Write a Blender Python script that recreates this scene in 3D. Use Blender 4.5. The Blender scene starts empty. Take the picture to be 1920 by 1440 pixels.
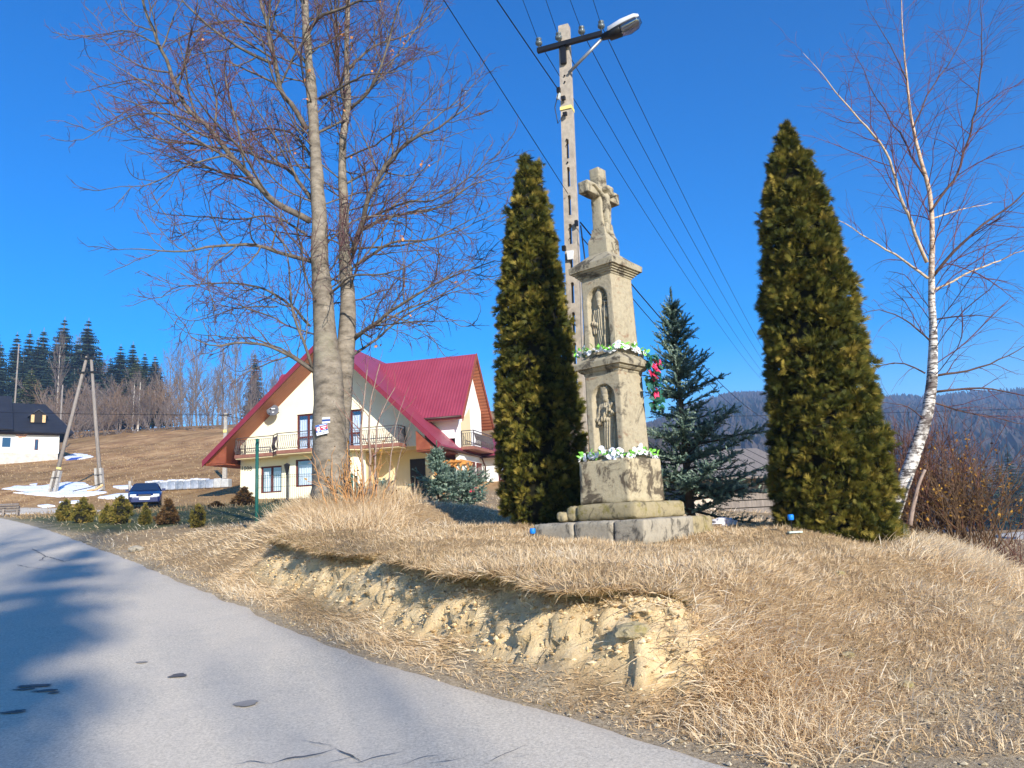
import bpy, bmesh, math, random
import numpy as np
from mathutils import Vector, Matrix, Quaternion, noise as mnoise

# ------------------------------------------------------------------ camera
F, PITCH, ROLL, EYE = 1400.0, math.radians(10.2), math.radians(2.9), 1.6
scene = bpy.context.scene
COL = scene.collection
fw = np.array([0, math.cos(PITCH), math.sin(PITCH)])
u0 = np.array([0, -math.sin(PITCH), math.cos(PITCH)])
r0 = np.array([1.0, 0, 0])
cr = math.cos(ROLL) * r0 - math.sin(ROLL) * u0
cu = math.cos(ROLL) * u0 + math.sin(ROLL) * r0
CAM = np.array([0, 0, EYE])
cam_d = bpy.data.cameras.new('camera')
cam_d.sensor_width = 36.0
cam_d.lens = F / 1920 * 36
cam_d.clip_start, cam_d.clip_end = 0.1, 12000
cam = bpy.data.objects.new('camera', cam_d)
COL.objects.link(cam)
cam.matrix_world = Matrix(((cr[0], cu[0], -fw[0], 0), (cr[1], cu[1], -fw[1], 0), (cr[2], cu[2], -fw[2], EYE), (0, 0, 0, 1)))
scene.camera = cam

# ------------------------------------------------------------------ sky, sun, exposure
SUN_AZ, SUN_EL = math.radians(154), math.radians(22.5)      # azimuth clockwise from +Y (away from the camera)
TO_SUN = Vector((math.sin(SUN_AZ) * math.cos(SUN_EL), math.cos(SUN_AZ) * math.cos(SUN_EL), math.sin(SUN_EL)))
world = bpy.data.worlds.new('World')
scene.world = world
world.use_nodes = True
wn = world.node_tree
wn.nodes.clear()
wo = wn.nodes.new('ShaderNodeOutputWorld')
wb = wn.nodes.new('ShaderNodeBackground')
sky = wn.nodes.new('ShaderNodeTexSky')
sky.sky_type = 'NISHITA'
sky.sun_disc = False
sky.sun_elevation = SUN_EL
sky.sun_rotation = SUN_AZ
sky.altitude = 900
sky.air_density = 1.0
sky.dust_density = 0.15
sky.ozone_density = 2.4
hs = wn.nodes.new('ShaderNodeHueSaturation')
hs.inputs['Hue'].default_value = 0.512
hs.inputs['Saturation'].default_value = 1.6
hs.inputs['Value'].default_value = 1.08
wn.links.new(sky.outputs[0], hs.inputs['Color'])
wn.links.new(hs.outputs[0], wb.inputs[0])
wb.inputs[1].default_value = 0.145
wn.links.new(wb.outputs[0], wo.inputs[0])
sun_d = bpy.data.lights.new('sun', 'SUN')
sun_d.energy = 5.0
sun_d.angle = math.radians(0.53)
sun_d.color = (1.0, 0.945, 0.85)
sun = bpy.data.objects.new('sun', sun_d)
COL.objects.link(sun)
sun.rotation_euler = TO_SUN.to_track_quat('Z', 'Y').to_euler()
sun.location = (10, -20, 30)
scene.view_settings.view_transform = 'Standard'
scene.view_settings.look = 'None'
scene.view_settings.gamma = 1.0
scene.view_settings.use_curve_mapping = False
scene.view_settings.exposure = 0.54
scene.render.engine = 'CYCLES'
scene.cycles.use_denoising = True
scene.cycles.max_bounces = 6
scene.cycles.diffuse_bounces = 3
scene.cycles.glossy_bounces = 2
scene.cycles.transmission_bounces = 4
scene.cycles.transparent_max_bounces = 12
scene.cycles.volume_bounces = 1
scene.cycles.sample_clamp_indirect = 4.0

HAZE_D = 0.0005
# ------------------------------------------------------------------ helpers
R = np.random.default_rng(7)
def rng(seed): return np.random.default_rng(seed)
def pray(px, py): return fw * F + cr * (px - 960) - cu * (py - 720)
def at(px, py, Y):
    d = pray(px, py); return CAM + d * (Y / d[1])

def lin(*c):
    return tuple(((v / 255) / 12.92 if v / 255 <= .04045 else ((v / 255 + .055) / 1.055) ** 2.4) for v in c) + (1,)

def _hash(ix, iy, iz, seed):
    h = (ix.astype(np.int64) * 374761393 + iy.astype(np.int64) * 668265263 + iz.astype(np.int64) * 2147483647 + seed * 974711) & 0xffffffff
    h = ((h ^ (h >> 13)) * 1274126177) & 0xffffffff
    h = (h ^ (h >> 16)) & 0xffffffff
    return h / 4294967295.0
def vnoise(x, y, z=0.0, seed=0):
    x, y, z = np.broadcast_arrays(np.asarray(x, float), np.asarray(y, float), np.asarray(z, float))
    ix, iy, iz = np.floor(x).astype(int), np.floor(y).astype(int), np.floor(z).astype(int)
    fx, fy, fz = x - ix, y - iy, z - iz
    fx, fy, fz = [t * t * (3 - 2 * t) for t in (fx, fy, fz)]
    def L(a, b, t): return a + (b - a) * t
    c = lambda a, b, d: _hash(ix + a, iy + b, iz + d, seed)
    return L(L(L(c(0,0,0), c(1,0,0), fx), L(c(0,1,0), c(1,1,0), fx), fy), L(L(c(0,0,1), c(1,0,1), fx), L(c(0,1,1), c(1,1,1), fx), fy), fz) * 2 - 1
def fbm(x, y, z=0.0, seed=0, o=4):
    s, a, r = 1.0, 1.0, 0
    for i in range(o):
        r = r + a * vnoise(np.asarray(x) * s, np.asarray(y) * s, np.asarray(z) * s, seed + i * 17); s *= 2.03; a *= .5
    return r / 1.9
def sstep(a, b, x):
    t = np.clip((np.asarray(x, float) - a) / (b - a), 0, 1); return t * t * (3 - 2 * t)

def tag(o, label=None, cat=None, group=None, kind=None):
    if label: o['label'] = label
    if cat: o['category'] = cat
    if group: o['group'] = group
    if kind: o['kind'] = kind
    return o
def empty(name, loc=(0, 0, 0), rz=0.0, label=None, cat=None, group=None):
    o = bpy.data.objects.new(name, None); COL.objects.link(o)
    o.location = [float(v) for v in loc]; o.rotation_euler = (0, 0, rz); o.empty_display_size = .1
    return tag(o, label, cat, group)
def raw_mesh(name, V, faces, mat=None, smooth=False, attrs=None):
    """faces: list of int arrays (n,3)/(n,4); attrs: {name: per-vertex float array}"""
    me = bpy.data.meshes.new(name)
    V = np.ascontiguousarray(np.asarray(V, np.float32).reshape(-1, 3))
    faces = [np.asarray(f, np.int32) for f in faces if len(f)]
    lens = np.concatenate([np.full(len(f), f.shape[1], np.int32) for f in faces])
    loops = np.concatenate([f.ravel() for f in faces]).astype(np.int32)
    me.vertices.add(len(V)); me.vertices.foreach_set('co', V.ravel())
    me.loops.add(len(loops)); me.loops.foreach_set('vertex_index', loops)
    me.polygons.add(len(lens))
    st = np.concatenate(([0], np.cumsum(lens)[:-1])).astype(np.int32)
    me.polygons.foreach_set('loop_start', st)
    me.polygons.foreach_set('use_smooth', np.full(len(lens), bool(smooth)))
    me.update(calc_edges=True)
    for k, a in (attrs or {}).items():
        at_ = me.attributes.new(k, 'FLOAT', 'POINT'); at_.data.foreach_set('value', np.asarray(a, np.float32).ravel())
    if mat: me.materials.append(mat)
    return me
def link(name, me, parent=None, loc=None, rot=None):
    o = bpy.data.objects.new(name, me); COL.objects.link(o)
    if parent: o.parent = parent
    if loc is not None: o.location = [float(v) for v in loc]
    if rot is not None: o.rotation_euler = rot
    return o
def copy_tree(o, parent=None):
    c = o.copy(); COL.objects.link(c); c.parent = parent
    for ch in list(o.children): copy_tree(ch, c)
    return c

class MB:
    """collects pieces of ONE part and builds one mesh object"""
    def __init__(s): s.V = []; s.Fq = []; s.Ft = []; s.n = 0; s.A = []; s.P = []
    def add(s, V, q=None, t=None, a=None):
        V = np.asarray(V, float).reshape(-1, 3)
        s.V.append(V)
        if q is not None and len(q): s.Fq.append(np.asarray(q, int).reshape(-1, 4) + s.n)
        if t is not None and len(t): s.Ft.append(np.asarray(t, int).reshape(-1, 3) + s.n)
        s.A.append(np.zeros(len(V)) if a is None else np.broadcast_to(np.asarray(a, float), (len(V),)))
        s.n += len(V); return s
    def box(s, c, d, R=None, taper=1.0):
        hx, hy, hz = d[0] / 2, d[1] / 2, d[2] / 2
        V = np.array([[x * hx * (taper if z > 0 else 1), y * hy * (taper if z > 0 else 1), z * hz] for z in (-1, 1) for y in (-1, 1) for x in (-1, 1)])
        if R is not None: V = V @ np.asarray(R).T
        return s.add(V + np.asarray(c), [[0,2,3,1],[4,5,7,6],[0,1,5,4],[2,6,7,3],[0,4,6,2],[1,3,7,5]])
    def box2(s, a, b):
        a, b = np.asarray(a, float), np.asarray(b, float); return s.box((a + b) / 2, np.abs(b - a))
    def beam(s, p, q, w, h=None):
        """rectangular bar from p to q, width w, height h"""
        p, q = np.asarray(p, float), np.asarray(q, float); h = h or w
        d = q - p; l = np.linalg.norm(d); d = d / l
        up = np.array([0, 0, 1.0]) if abs(d[2]) < .95 else np.array([0, 1.0, 0])
        x = np.cross(d, up); x /= np.linalg.norm(x); y = np.cross(x, d)
        return s.box((p + q) / 2, (w, l, h), np.stack([x, d, y], 1))
    def tube(s, pts, rad, n=8, cap=True, a=None):
        pts = np.asarray(pts, float); m = len(pts); rad = np.broadcast_to(np.asarray(rad, float), (m,))
        t = np.gradient(pts, axis=0); t /= np.linalg.norm(t, axis=1)[:, None] + 1e-12
        up = np.array([0, 0, 1.0]) if abs(t[0][2]) < .9 else np.array([1.0, 0, 0])
        V = []
        x = np.cross(t[0], up); x /= np.linalg.norm(x)
        for i in range(m):
            x = x - t[i] * (x @ t[i]); x /= np.linalg.norm(x) + 1e-12; y = np.cross(t[i], x)
            an = np.arange(n) * 2 * math.pi / n
            V.append(pts[i] + rad[i] * (np.cos(an)[:, None] * x + np.sin(an)[:, None] * y))
        V = np.concatenate(V)
        i = np.arange(m - 1)[:, None] * n; j = np.arange(n)[None]; k = (j + 1) % n
        q = np.stack([i + j, i + k, i + n + k, i + n + j], -1).reshape(-1, 4)
        tr = []
        if cap and n > 2:
            for b, fl in ((0, 1), ((m - 1) * n, 0)):
                for g in range(1, n - 1): tr.append([b, b + g + 1, b + g] if fl else [b, b + g, b + g + 1])
        return s.add(V, q, tr, a)
    def lathe(s, prof, n=16, c=(0, 0, 0), sc=(1, 1)):
        prof = np.asarray(prof, float); m = len(prof); an = np.arange(n) * 2 * math.pi / n
        V = np.concatenate([np.stack([r * np.cos(an) * sc[0], r * np.sin(an) * sc[1], np.full(n, z)], 1) for r, z in prof]) + np.asarray(c)
        i = np.arange(m - 1)[:, None] * n; j = np.arange(n)[None]; k = (j + 1) % n
        q = np.stack([i + j, i + k, i + n + k, i + n + j], -1).reshape(-1, 4)
        tr = []
        for b, fl in ((0, 1), ((m - 1) * n, 0)):
            for g in range(1, n - 1): tr.append([b, b + g + 1, b + g] if fl else [b, b + g, b + g + 1])
        return s.add(V, q, tr)
    def prism(s, poly, axis, a, b):
        """extrude a 2-D polygon along an axis (0,1,2) from a to b; poly in the other two axes in order"""
        P = np.asarray(poly, float); n = len(P); o = [i for i in range(3) if i != axis]
        V = np.zeros((2 * n, 3)); V[:n, o] = P; V[n:, o] = P; V[:n, axis] = a; V[n:, axis] = b
        s.P.append((np.arange(n) + s.n, np.arange(n, 2 * n)[::-1] + s.n))
        k = np.arange(n); k2 = (k + 1) % n
        return s.add(V, np.stack([k2, k, k + n, k2 + n], 1))
    def build(s, name, mat, parent=None, smooth=False, loc=None, rot=None, attr=None, fix=True):
        V = np.concatenate(s.V); me = bpy.data.meshes.new(name)
        if s.P:
            fc = [list(map(int, f)) for q in s.Fq for f in q] + [list(map(int, f)) for t in s.Ft for f in t]
            for a, b in s.P: fc += [list(map(int, a)), list(map(int, b))]
            me.from_pydata(V.tolist(), [], fc); me.update()
            if smooth: me.polygons.foreach_set('use_smooth', np.ones(len(me.polygons), bool))
            if mat: me.materials.append(mat)
            bpy.data.meshes.remove(me) if False else None
            if fix:
                bm = bmesh.new(); bm.from_mesh(me); bmesh.ops.recalc_face_normals(bm, faces=bm.faces); bm.to_mesh(me); bm.free()
        else:
            bpy.data.meshes.remove(me)
            me = raw_mesh(name, V, s.Fq + s.Ft, mat, smooth, {attr: np.concatenate(s.A)} if attr else None)
        return link(name, me, parent, loc, rot)

def bevel(o, w, seg=2, ang=35):
    m = o.modifiers.new('bevel', 'BEVEL'); m.width = w; m.segments = seg; m.limit_method = 'ANGLE'; m.angle_limit = math.radians(ang)
    return o
def rotz(a): c, s_ = math.cos(a), math.sin(a); return np.array([[c, -s_, 0], [s_, c, 0], [0, 0, 1.0]])
def rotx(a): c, s_ = math.cos(a), math.sin(a); return np.array([[1.0, 0, 0], [0, c, -s_], [0, s_, c]])
def roty(a): c, s_ = math.cos(a), math.sin(a); return np.array([[c, 0, s_], [0, 1.0, 0], [-s_, 0, c]])

# ------------------------------------------------------------------ materials
def nodes(name):
    m = bpy.data.materials.new(name); m.use_nodes = True
    nt = m.node_tree; b = nt.nodes['Principled BSDF']; return m, nt, b
def ramp(nt, fac, stops):
    r = nt.nodes.new('ShaderNodeValToRGB'); e = r.color_ramp.elements
    while len(e) < len(stops): e.new(.5)
    for el, (p, c) in zip(e, stops): el.position = p; el.color = c if len(c) == 4 else tuple(c) + (1,)
    nt.links.new(fac, r.inputs[0]); return r.outputs[0]
def noise_tex(nt, scale, detail=5, rough=.6, coord='Object', stretch=None, dist=0.0):
    tc = nt.nodes.new('ShaderNodeTexCoord'); n = nt.nodes.new('ShaderNodeTexNoise')
    n.inputs['Scale'].default_value = scale; n.inputs['Detail'].default_value = detail; n.inputs['Roughness'].default_value = rough
    n.inputs['Distortion'].default_value = dist
    src = tc.outputs[coord]
    if stretch:
        mp = nt.nodes.new('ShaderNodeMapping'); mp.inputs['Scale'].default_value = stretch
        nt.links.new(src, mp.inputs[0]); src = mp.outputs[0]
    nt.links.new(src, n.inputs['Vector']); return n.outputs['Fac']
def mixc(nt, fac, a, b, blend='MIX'):
    m = nt.nodes.new('ShaderNodeMix'); m.data_type = 'RGBA'; m.blend_type = blend
    for k, v in ((0, fac), (6, a), (7, b)):
        if isinstance(v, (int, float)): m.inputs[k].default_value = v
        elif isinstance(v, tuple): m.inputs[k].default_value = v if len(v) == 4 else v + (1,)
        else: nt.links.new(v, m.inputs[k])
    return m.outputs[2]
def bump(nt, b, h, strength=.4, dist=.02):
    n = nt.nodes.new('ShaderNodeBump'); n.inputs['Strength'].default_value = strength; n.inputs['Distance'].default_value = dist
    nt.links.new(h, n.inputs['Height']); nt.links.new(n.outputs[0], b.inputs['Normal'])
def attr(nt, name):
    a = nt.nodes.new('ShaderNodeAttribute'); a.attribute_name = name; return a.outputs['Fac']
def math_n(nt, op, a, b=None):
    m = nt.nodes.new('ShaderNodeMath'); m.operation = op
    for k, v in ((0, a), (1, b)):
        if v is None: continue
        if isinstance(v, (int, float)): m.inputs[k].default_value = v
        else: nt.links.new(v, m.inputs[k])
    return m.outputs[0]
def mat(name, c1, c2=None, scale=6, rough=.85, bmp=0.0, bscale=None, bdist=.01, metal=0.0, coord='Object', spec=.3, stops=(.35, .65), detail=5, stretch=None):
    m, nt, b = nodes(name)
    b.inputs['Roughness'].default_value = rough; b.inputs['Metallic'].default_value = metal
    b.inputs['Specular IOR Level'].default_value = spec
    if c2 is None: b.inputs['Base Color'].default_value = c1
    else:
        n = noise_tex(nt, scale, detail, coord=coord, stretch=stretch)
        nt.links.new(ramp(nt, n, [(stops[0], c1), (stops[1], c2)]), b.inputs['Base Color'])
    if bmp: bump(nt, b, noise_tex(nt, bscale or scale * 4, 6, coord=coord, stretch=stretch), bmp, bdist)
    return m
def foliage_mat(name, stops, rough=.6, trans=.25, attrn='rnd', spec=.2):
    """leaf material: colour by a per-leaf random value, with some light passing through"""
    m, nt, b = nodes(name)
    c = ramp(nt, attr(nt, attrn), stops)
    nt.links.new(c, b.inputs['Base Color']); b.inputs['Roughness'].default_value = rough; b.inputs['Specular IOR Level'].default_value = spec
    if trans:
        tr = nt.nodes.new('ShaderNodeBsdfTranslucent'); nt.links.new(c, tr.inputs[0])
        mx = nt.nodes.new('ShaderNodeMixShader'); mx.inputs[0].default_value = trans
        nt.links.new(b.outputs[0], mx.inputs[1]); nt.links.new(tr.outputs[0], mx.inputs[2])
        nt.links.new(mx.outputs[0], nt.nodes['Material Output'].inputs[0])
    return m
def glass_mat(name, tint=(.8, .86, .9, 1), refl=.22):
    m, nt, b = nodes(name); nt.nodes.remove(b)
    t = nt.nodes.new('ShaderNodeBsdfTransparent'); t.inputs[0].default_value = tint
    g = nt.nodes.new('ShaderNodeBsdfGlossy'); g.inputs['Roughness'].default_value = .03; g.inputs[0].default_value = (.9, .93, 1, 1)
    x = nt.nodes.new('ShaderNodeMixShader'); x.inputs[0].default_value = refl
    nt.links.new(t.outputs[0], x.inputs[1]); nt.links.new(g.outputs[0], x.inputs[2])
    nt.links.new(x.outputs[0], nt.nodes['Material Output'].inputs[0]); return m
# ------------------------------------------------------------------ terrain heights
YL = [-400, 0, 30, 45, 57, 75, 93, 120, 150, 200, 260, 400, 1000, 5000]
ZL = [-32, 0, 2.4, 3.35, 5.6, 8.6, 11.6, 17.2, 23.3, 30, 35, 45, 60, 60]
YR = [-400, 0, 10, 15, 22, 30, 45, 60, 100, 200, 300, 420, 700, 1150, 1500, 5000]
ZR = [-32, 0, .8, 1.05, 1.2, 1.0, -.3, -1.7, -5.5, -10, -9, 5, 62, 152, 150, 120]
def base_h(x, y):
    x, y = np.asarray(x, float), np.asarray(y, float)
    def sm(Y, Z): return sum(np.interp(y + k * (.04 * np.abs(y) + .4), Y, Z) for k in (-1, -.5, 0, .5, 1)) / 5
    a = x / (np.abs(y) + 10)
    w = sstep(.03, .32, a)
    z = sm(YL, ZL) * (1 - w) + sm(YR, ZR) * w
    far = sstep(120, 700, y)
    z = z + far * w * (fbm(x / 260, y / 400, seed=3) * 16 + 10 * np.sin(x / 210 + 1.2))
    z = z + sstep(25, 80, y) * .35 * fbm(x / 9, y / 9, seed=5) + sstep(150, 600, np.abs(x)) * sstep(60, 300, y) * 6 * fbm(x / 90, y / 90, seed=9)
    z = z - 1.25 * sstep(4.6, 6.6, x - .36 * (y - 6.5)) * sstep(3.5, 6.5, y) * (1 - sstep(28, 52, y))
    return z
FOOT = np.array([(-15.5, 27.5), (-9.6, 18.7), (-4.75, 11.75), (-2.25, 8.35), (-.9, 6.55), (-.02, 5.25), (.55, 4.78), (1.37, 4.42), (2.05, 4.5), (2.9, 4.85), (3.6, 5.5), (4.35, 6.4), (5.1, 7.9), (5.8, 9.5), (6.7, 12), (7.5, 17), (7, 24), (-6, 31)])
CP = np.array([(.98, 5.6, 1.09), (.1, 6.1, 1.19), (-.92, 7.3, 1.25), (-2.3, 8.7, 1.35), (1.4, 8.9, 1.24), (.2, 9.5, 1.31), (2.6, 10, 1.29), (.2, 11, 1.45), (3.4, 10, 1.33), (4.8, 9.2, 1.06), (4.5, 8.2, .97), (4.2, 7.3, .80), (-3.4, 14, 2.02), (-2.2, 14.5, 1.98), (-4.6, 13.6, 1.93), (-3.3, 12.3, 1.66), (-.8, 12.5, 1.5), (-6.2, 14, 1.62), (-9, 20, 1.75), (-4, 19, 1.85), (0, 19, 1.7), (5, 19, 1.45), (2.7, 12, 1.36), (5.5, 12.5, 1.08), (7.2, 13, .8), (6.3, 9, .7), (5, 7, .6), (3, 6.3, .84), (3.4, 8.2, 1.12), (1.6, 6.6, 1.17), (-5, 11.9, 1.4), (1.5, 14, 1.5), (-12, 24, 1.93), (-10, 26.5, 2.12), (-14, 27, 2.16), (-8, 24, 1.94), (-4, 26, 2.1), (0, 26, 2.08), (5, 24, 1.5), (-9.5, 22, 1.8), (-6.5, 20.5, 1.78), (-6.5, 17, 1.7)])
def plateau_h(x, y):
    q = 1.25 + .062 * (y - 9) - .045 * (x - 1)
    num = 0; den = 0
    for cx, cy, cz in CP:
        w = 1 / ((x - cx) ** 2 + (y - cy) ** 2 + .5) ** 2
        num = num + w * (cz - (1.25 + .062 * (cy - 9) - .045 * (cx - 1))); den = den + w
    return q + num / den * sstep(0, .02, den)
def foot_dist(x, y):
    """signed distance inside the foot outline of the bank, and the outward direction"""
    best = np.full(x.shape, 1e9); ox = np.zeros(x.shape); oy = np.zeros(x.shape); ins = np.zeros(x.shape, bool)
    n = len(FOOT)
    for i in range(n):
        ax, ay = FOOT[i]; bx, by = FOOT[(i + 1) % n]
        dx, dy = bx - ax, by - ay
        t = np.clip(((x - ax) * dx + (y - ay) * dy) / (dx * dx + dy * dy), 0, 1)
        ex, ey = ax + t * dx - x, ay + t * dy - y
        d = np.hypot(ex, ey); m = d < best
        best = np.where(m, d, best); ox = np.where(m, ex / (d + 1e-9), ox); oy = np.where(m, ey / (d + 1e-9), oy)
        c = ((ay > y) != (by > y)) & (x < (bx - ax) * (y - ay) / (by - ay + 1e-12) + ax)
        ins ^= c
    s = np.where(ins, 1, -1)
    return best * s, ox * s, oy * s
PROF_D = [-9, 0, .10, .22, .32, .42, .52, .66, .74, .80, 1.0, 1.5, 2.4, 9]
PROF_E = [0, 0, .05, .18, .40, .64, .80, .88, .92, .95, .98, .99, 1, 1]
PROF_C = [0, 0, .05, .17, .40, .62, .71, .745, .79, .935, .975, .99, 1, 1]       # with a hollow washed out under the turf
def surf(x, y, full=False):
    """point of the ground above plan position (x, y), with the undercut lip of the bank"""
    x, y = np.asarray(x, float), np.asarray(y, float)
    b = base_h(x, y)
    near = (x > -20) & (x < 14) & (y > 2) & (y < 36)
    z = b.copy(); X = x.copy(); Y = y.copy(); soil = np.zeros(x.shape); lip = np.zeros(x.shape); din = np.full(x.shape, -5.0); ero = np.zeros(x.shape)
    if near.any():
        xn, yn = x[near], y[near]
        d, ox, oy = foot_dist(xn, yn)
        t = (xn - 1.0) * -.62 + (yn - 4.0) * .785          # metres along the road
        e = sstep(-.3, .35, t) * (1 - sstep(7.6, 9.6, t)) * (1 - sstep(1.0, 1.5, xn + .35 * fbm(xn, yn, seed=19)))      # where the bank is eroded
        d2 = d + .10 * fbm(t * 1.1, d * .5, seed=21) * e + .05 * fbm(xn * 4, yn * 4, seed=22)
        wide = 1.5 + .7 * sstep(1, 2.5, xn) * (1 - sstep(2.8, 4.2, xn)) - .45 * sstep(2.8, 4.2, xn) + .9 * sstep(8, 14, t)
        cav = sstep(-.35, .15, fbm(t * .55 + 3.3, 0, seed=63) + .35 * fbm(t * 2.2, 0, seed=64) + .5 * np.exp(-((t - 2.2) / 1.0) ** 2))
        pe = np.interp(d2, PROF_D, PROF_E) * (1 - cav) + np.interp(d2, PROF_D, PROF_C) * cav
        ps = sstep(-.1, 1, d2 / wide)
        p = pe * e + ps * (1 - e)
        top = plateau_h(xn, yn)
        bn = b[near]
        zz = bn + np.maximum(top - bn, .05 * sstep(0, 2, d)) * p
        so = e * sstep(.12, .3, d2 + .12 * fbm(xn * 2.2, yn * 2.2, seed=31)) * (1 - sstep(.74, .80, d2 + .03 * fbm(xn * 5, yn * 5, seed=33)))
        so *= sstep(-.7, -.3, fbm(xn * 1.3 + 7, yn * 1.3, seed=32) + .25)
        zz += so * (.02 * fbm(xn * 7, yn * 7, zz * 7, seed=41) + .014 * fbm(xn * 22, yn * 22, zz * 22, seed=42))
        zz += (1 - so) * sstep(0, .5, d) * (.05 * fbm(xn * 1.7, yn * 1.7, seed=51) + .02 * fbm(xn * 6, yn * 6, seed=52))
        zz += .012 * fbm(xn * 9, yn * 9, seed=53) * (d > -3)
        li = e * sstep(.735, .80, d2) * (1 - sstep(.84, 1.8, d2))
        k = li * (.16 + .30 * cav + .16 * fbm(t * 2.3, 0, seed=61) + .09 * fbm(t * 7, 0, seed=62)) + so * (.05 * fbm(xn * 2.6, yn * 2.6, zz * 2.5, seed=44) + .08 * fbm(xn * 7, yn * 7, zz * 8, seed=45) - .08 * np.clip(.22 - np.abs(fbm(xn * 5, yn * 5, zz * 5, seed=46)), 0, 1) / .22 + .02 * fbm(xn * 26, yn * 26, zz * 22, seed=47))
        X[near] = xn + ox * k; Y[near] = yn + oy * k; z[near] = zz; soil[near] = so; lip[near] = li; din[near] = d; ero[near] = e
    if full: return X, Y, z, soil, lip, din, ero
    return X, Y, z
def gz(x, y): return float(surf(np.array([float(x)]), np.array([float(y)]))[2][0])
def gp(x, y): return (float(x), float(y), gz(x, y))
def hit(px, py, y0=3.0, y1=400.0, n=900):
    """where the pixel's ray meets the ground"""
    d = pray(px, py); ys = np.geomspace(y0, y1, n); P = CAM + d[None] * (ys / d[1])[:, None]
    g = surf(P[:, 0], P[:, 1])[2] - P[:, 2]
    i = int(np.argmax(g > 0)) if (g > 0).any() else n - 1
    return P[i]

def hit_many(pxs, y0=3.0, y1=40.0, n=220):
    D = np.array([pray(u, v) for u, v in pxs]); ys = np.geomspace(y0, y1, n); P = CAM + D[:, None] * (ys[None] / D[:, 1:2])[..., None]
    g_ = (surf(P[..., 0].ravel(), P[..., 1].ravel())[2] - P[..., 2].ravel()).reshape(len(D), n); i = np.where((g_ > 0).any(1), (g_ > 0).argmax(1), n - 1)
    return P[np.arange(len(D)), i]
def axis(a0, a1, step, lo, hi, grow=1.07, first=None):
    mid = np.arange(a0, a1 + 1e-6, step); out = [mid]
    s, v, r = step, a1, []
    while v < hi: s *= grow; v += s; r.append(v)
    out.append(np.array(r))
    s, v, r = step, a0, []
    while v > lo: s *= grow; v -= s; r.append(v)
    out.insert(0, np.array(r[::-1])); return np.concatenate(out)
xs = axis(-3.6, 3.4, .039, -1900, 2400, 1.055)
ys = axis(4.3, 9.2, .039, -60, 2600, 1.045)
GX, GY = np.meshgrid(xs, ys)
gx, gy, gzz, so, li, di, er = surf(GX.ravel(), GY.ravel(), True)
nx, ny = len(xs), len(ys)
idx = np.arange(nx * ny).reshape(ny, nx)
quads = np.stack([idx[:-1, :-1], idx[:-1, 1:], idx[1:, 1:], idx[1:, :-1]], -1).reshape(-1, 4)
# the asphalt's right edge, in plan
REDGE = np.array([(18, -13.2), (8, -3.4), (4, .9), (1.9, 3.05), (1.02, 4.01), (.42, 4.61), (-.41, 5.5), (-1.58, 6.75), (-3.6, 9.47), (-7.6, 14.76), (-14.25, 23.3), (-25.44, 37.0), (-40, 54), (-60, 74)])
def road_off(x, y):
    best = np.full(x.shape, 1e9); sg = np.zeros(x.shape)
    for (ax, ay), (bx, by) in zip(REDGE[:-1], REDGE[1:]):
        dx, dy = bx - ax, by - ay; t = np.clip(((x - ax) * dx + (y - ay) * dy) / (dx * dx + dy * dy), 0, 1)
        ex, ey = x - ax - t * dx, y - ay - t * dy; d = np.hypot(ex, ey); m = d < best
        best = np.where(m, d, best); sg = np.where(m, np.sign(dx * ey - dy * ex), sg)
    return -best * sg          # positive on the bank side
ro = road_off(gx, gy)
gravel = sstep(.55, .1, ro + .25 * fbm(gx * 2, gy * 2, seed=71)) * sstep(-1, 0, 40 - gy)
gravel = np.maximum(gravel, sstep(.9, -.2, di + .5 * fbm(gx * 1.2, gy * 1.2, seed=72)) * sstep(.3, 1.6, gx) * sstep(14, 9, gy) * .9)
lawn = sstep(21.0, 24.0, gy + 1.2 * fbm(gx * .7, gy * .7, seed=13)) * sstep(44, 41, gy) * sstep(-26, -23, gx) * sstep(-6, -9, gx)
lawn = np.maximum(lawn, .0)
field = sstep(40, 52, gy)
forest = sstep(165, 185, gy + 8 * fbm(gx / 20, gy / 20, seed=8)) 

GM, nt, b = nodes('ground_mat')
n1 = noise_tex(nt, 1.3, 6, .65); n2 = noise_tex(nt, 14, 6, .7); n3 = noise_tex(nt, .06, 5, .6)
dry = ramp(nt, n2, [(.25, lin(132, 108, 78)), (.5, lin(182, 154, 116)), (.75, lin(214, 188, 148))])
dry = mixc(nt, math_n(nt, 'MULTIPLY', n1, .5), dry, lin(128, 98, 58))
fld = ramp(nt, noise_tex(nt, .45, 12, .78, stretch=(1, .4, 1)), [(.36, lin(122, 88, 56)), (.5, lin(174, 134, 90)), (.64, lin(208, 170, 122))])
fld = mixc(nt, ramp(nt, n3, [(.42, (0, 0, 0)), (.62, (.6, .6, .6))]), fld, lin(122, 98, 60))
clay = ramp(nt, noise_tex(nt, 7, 10, .75, stretch=(1, 1, .5)), [(.30, lin(172, 142, 100)), (.42, lin(226, 196, 146)), (.75, lin(244, 222, 182))])
grv = ramp(nt, noise_tex(nt, 45, 4, .7), [(.3, lin(132, 116, 94)), (.5, lin(184, 164, 134)), (.72, lin(216, 198, 166))])
lwn = ramp(nt, n2, [(.3, lin(66, 74, 46)), (.7, lin(112, 112, 74))])
frs = ramp(nt, n3, [(.3, lin(52, 44, 40)), (.7, lin(86, 70, 58))])
c = mixc(nt, attr(nt, 'field'), dry, fld)
c = mixc(nt, attr(nt, 'lawn'), c, lwn)
c = mixc(nt, attr(nt, 'forest'), c, frs)
c = mixc(nt, attr(nt, 'gravel'), c, grv)
c = mixc(nt, attr(nt, 'soil'), c, clay)
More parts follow.
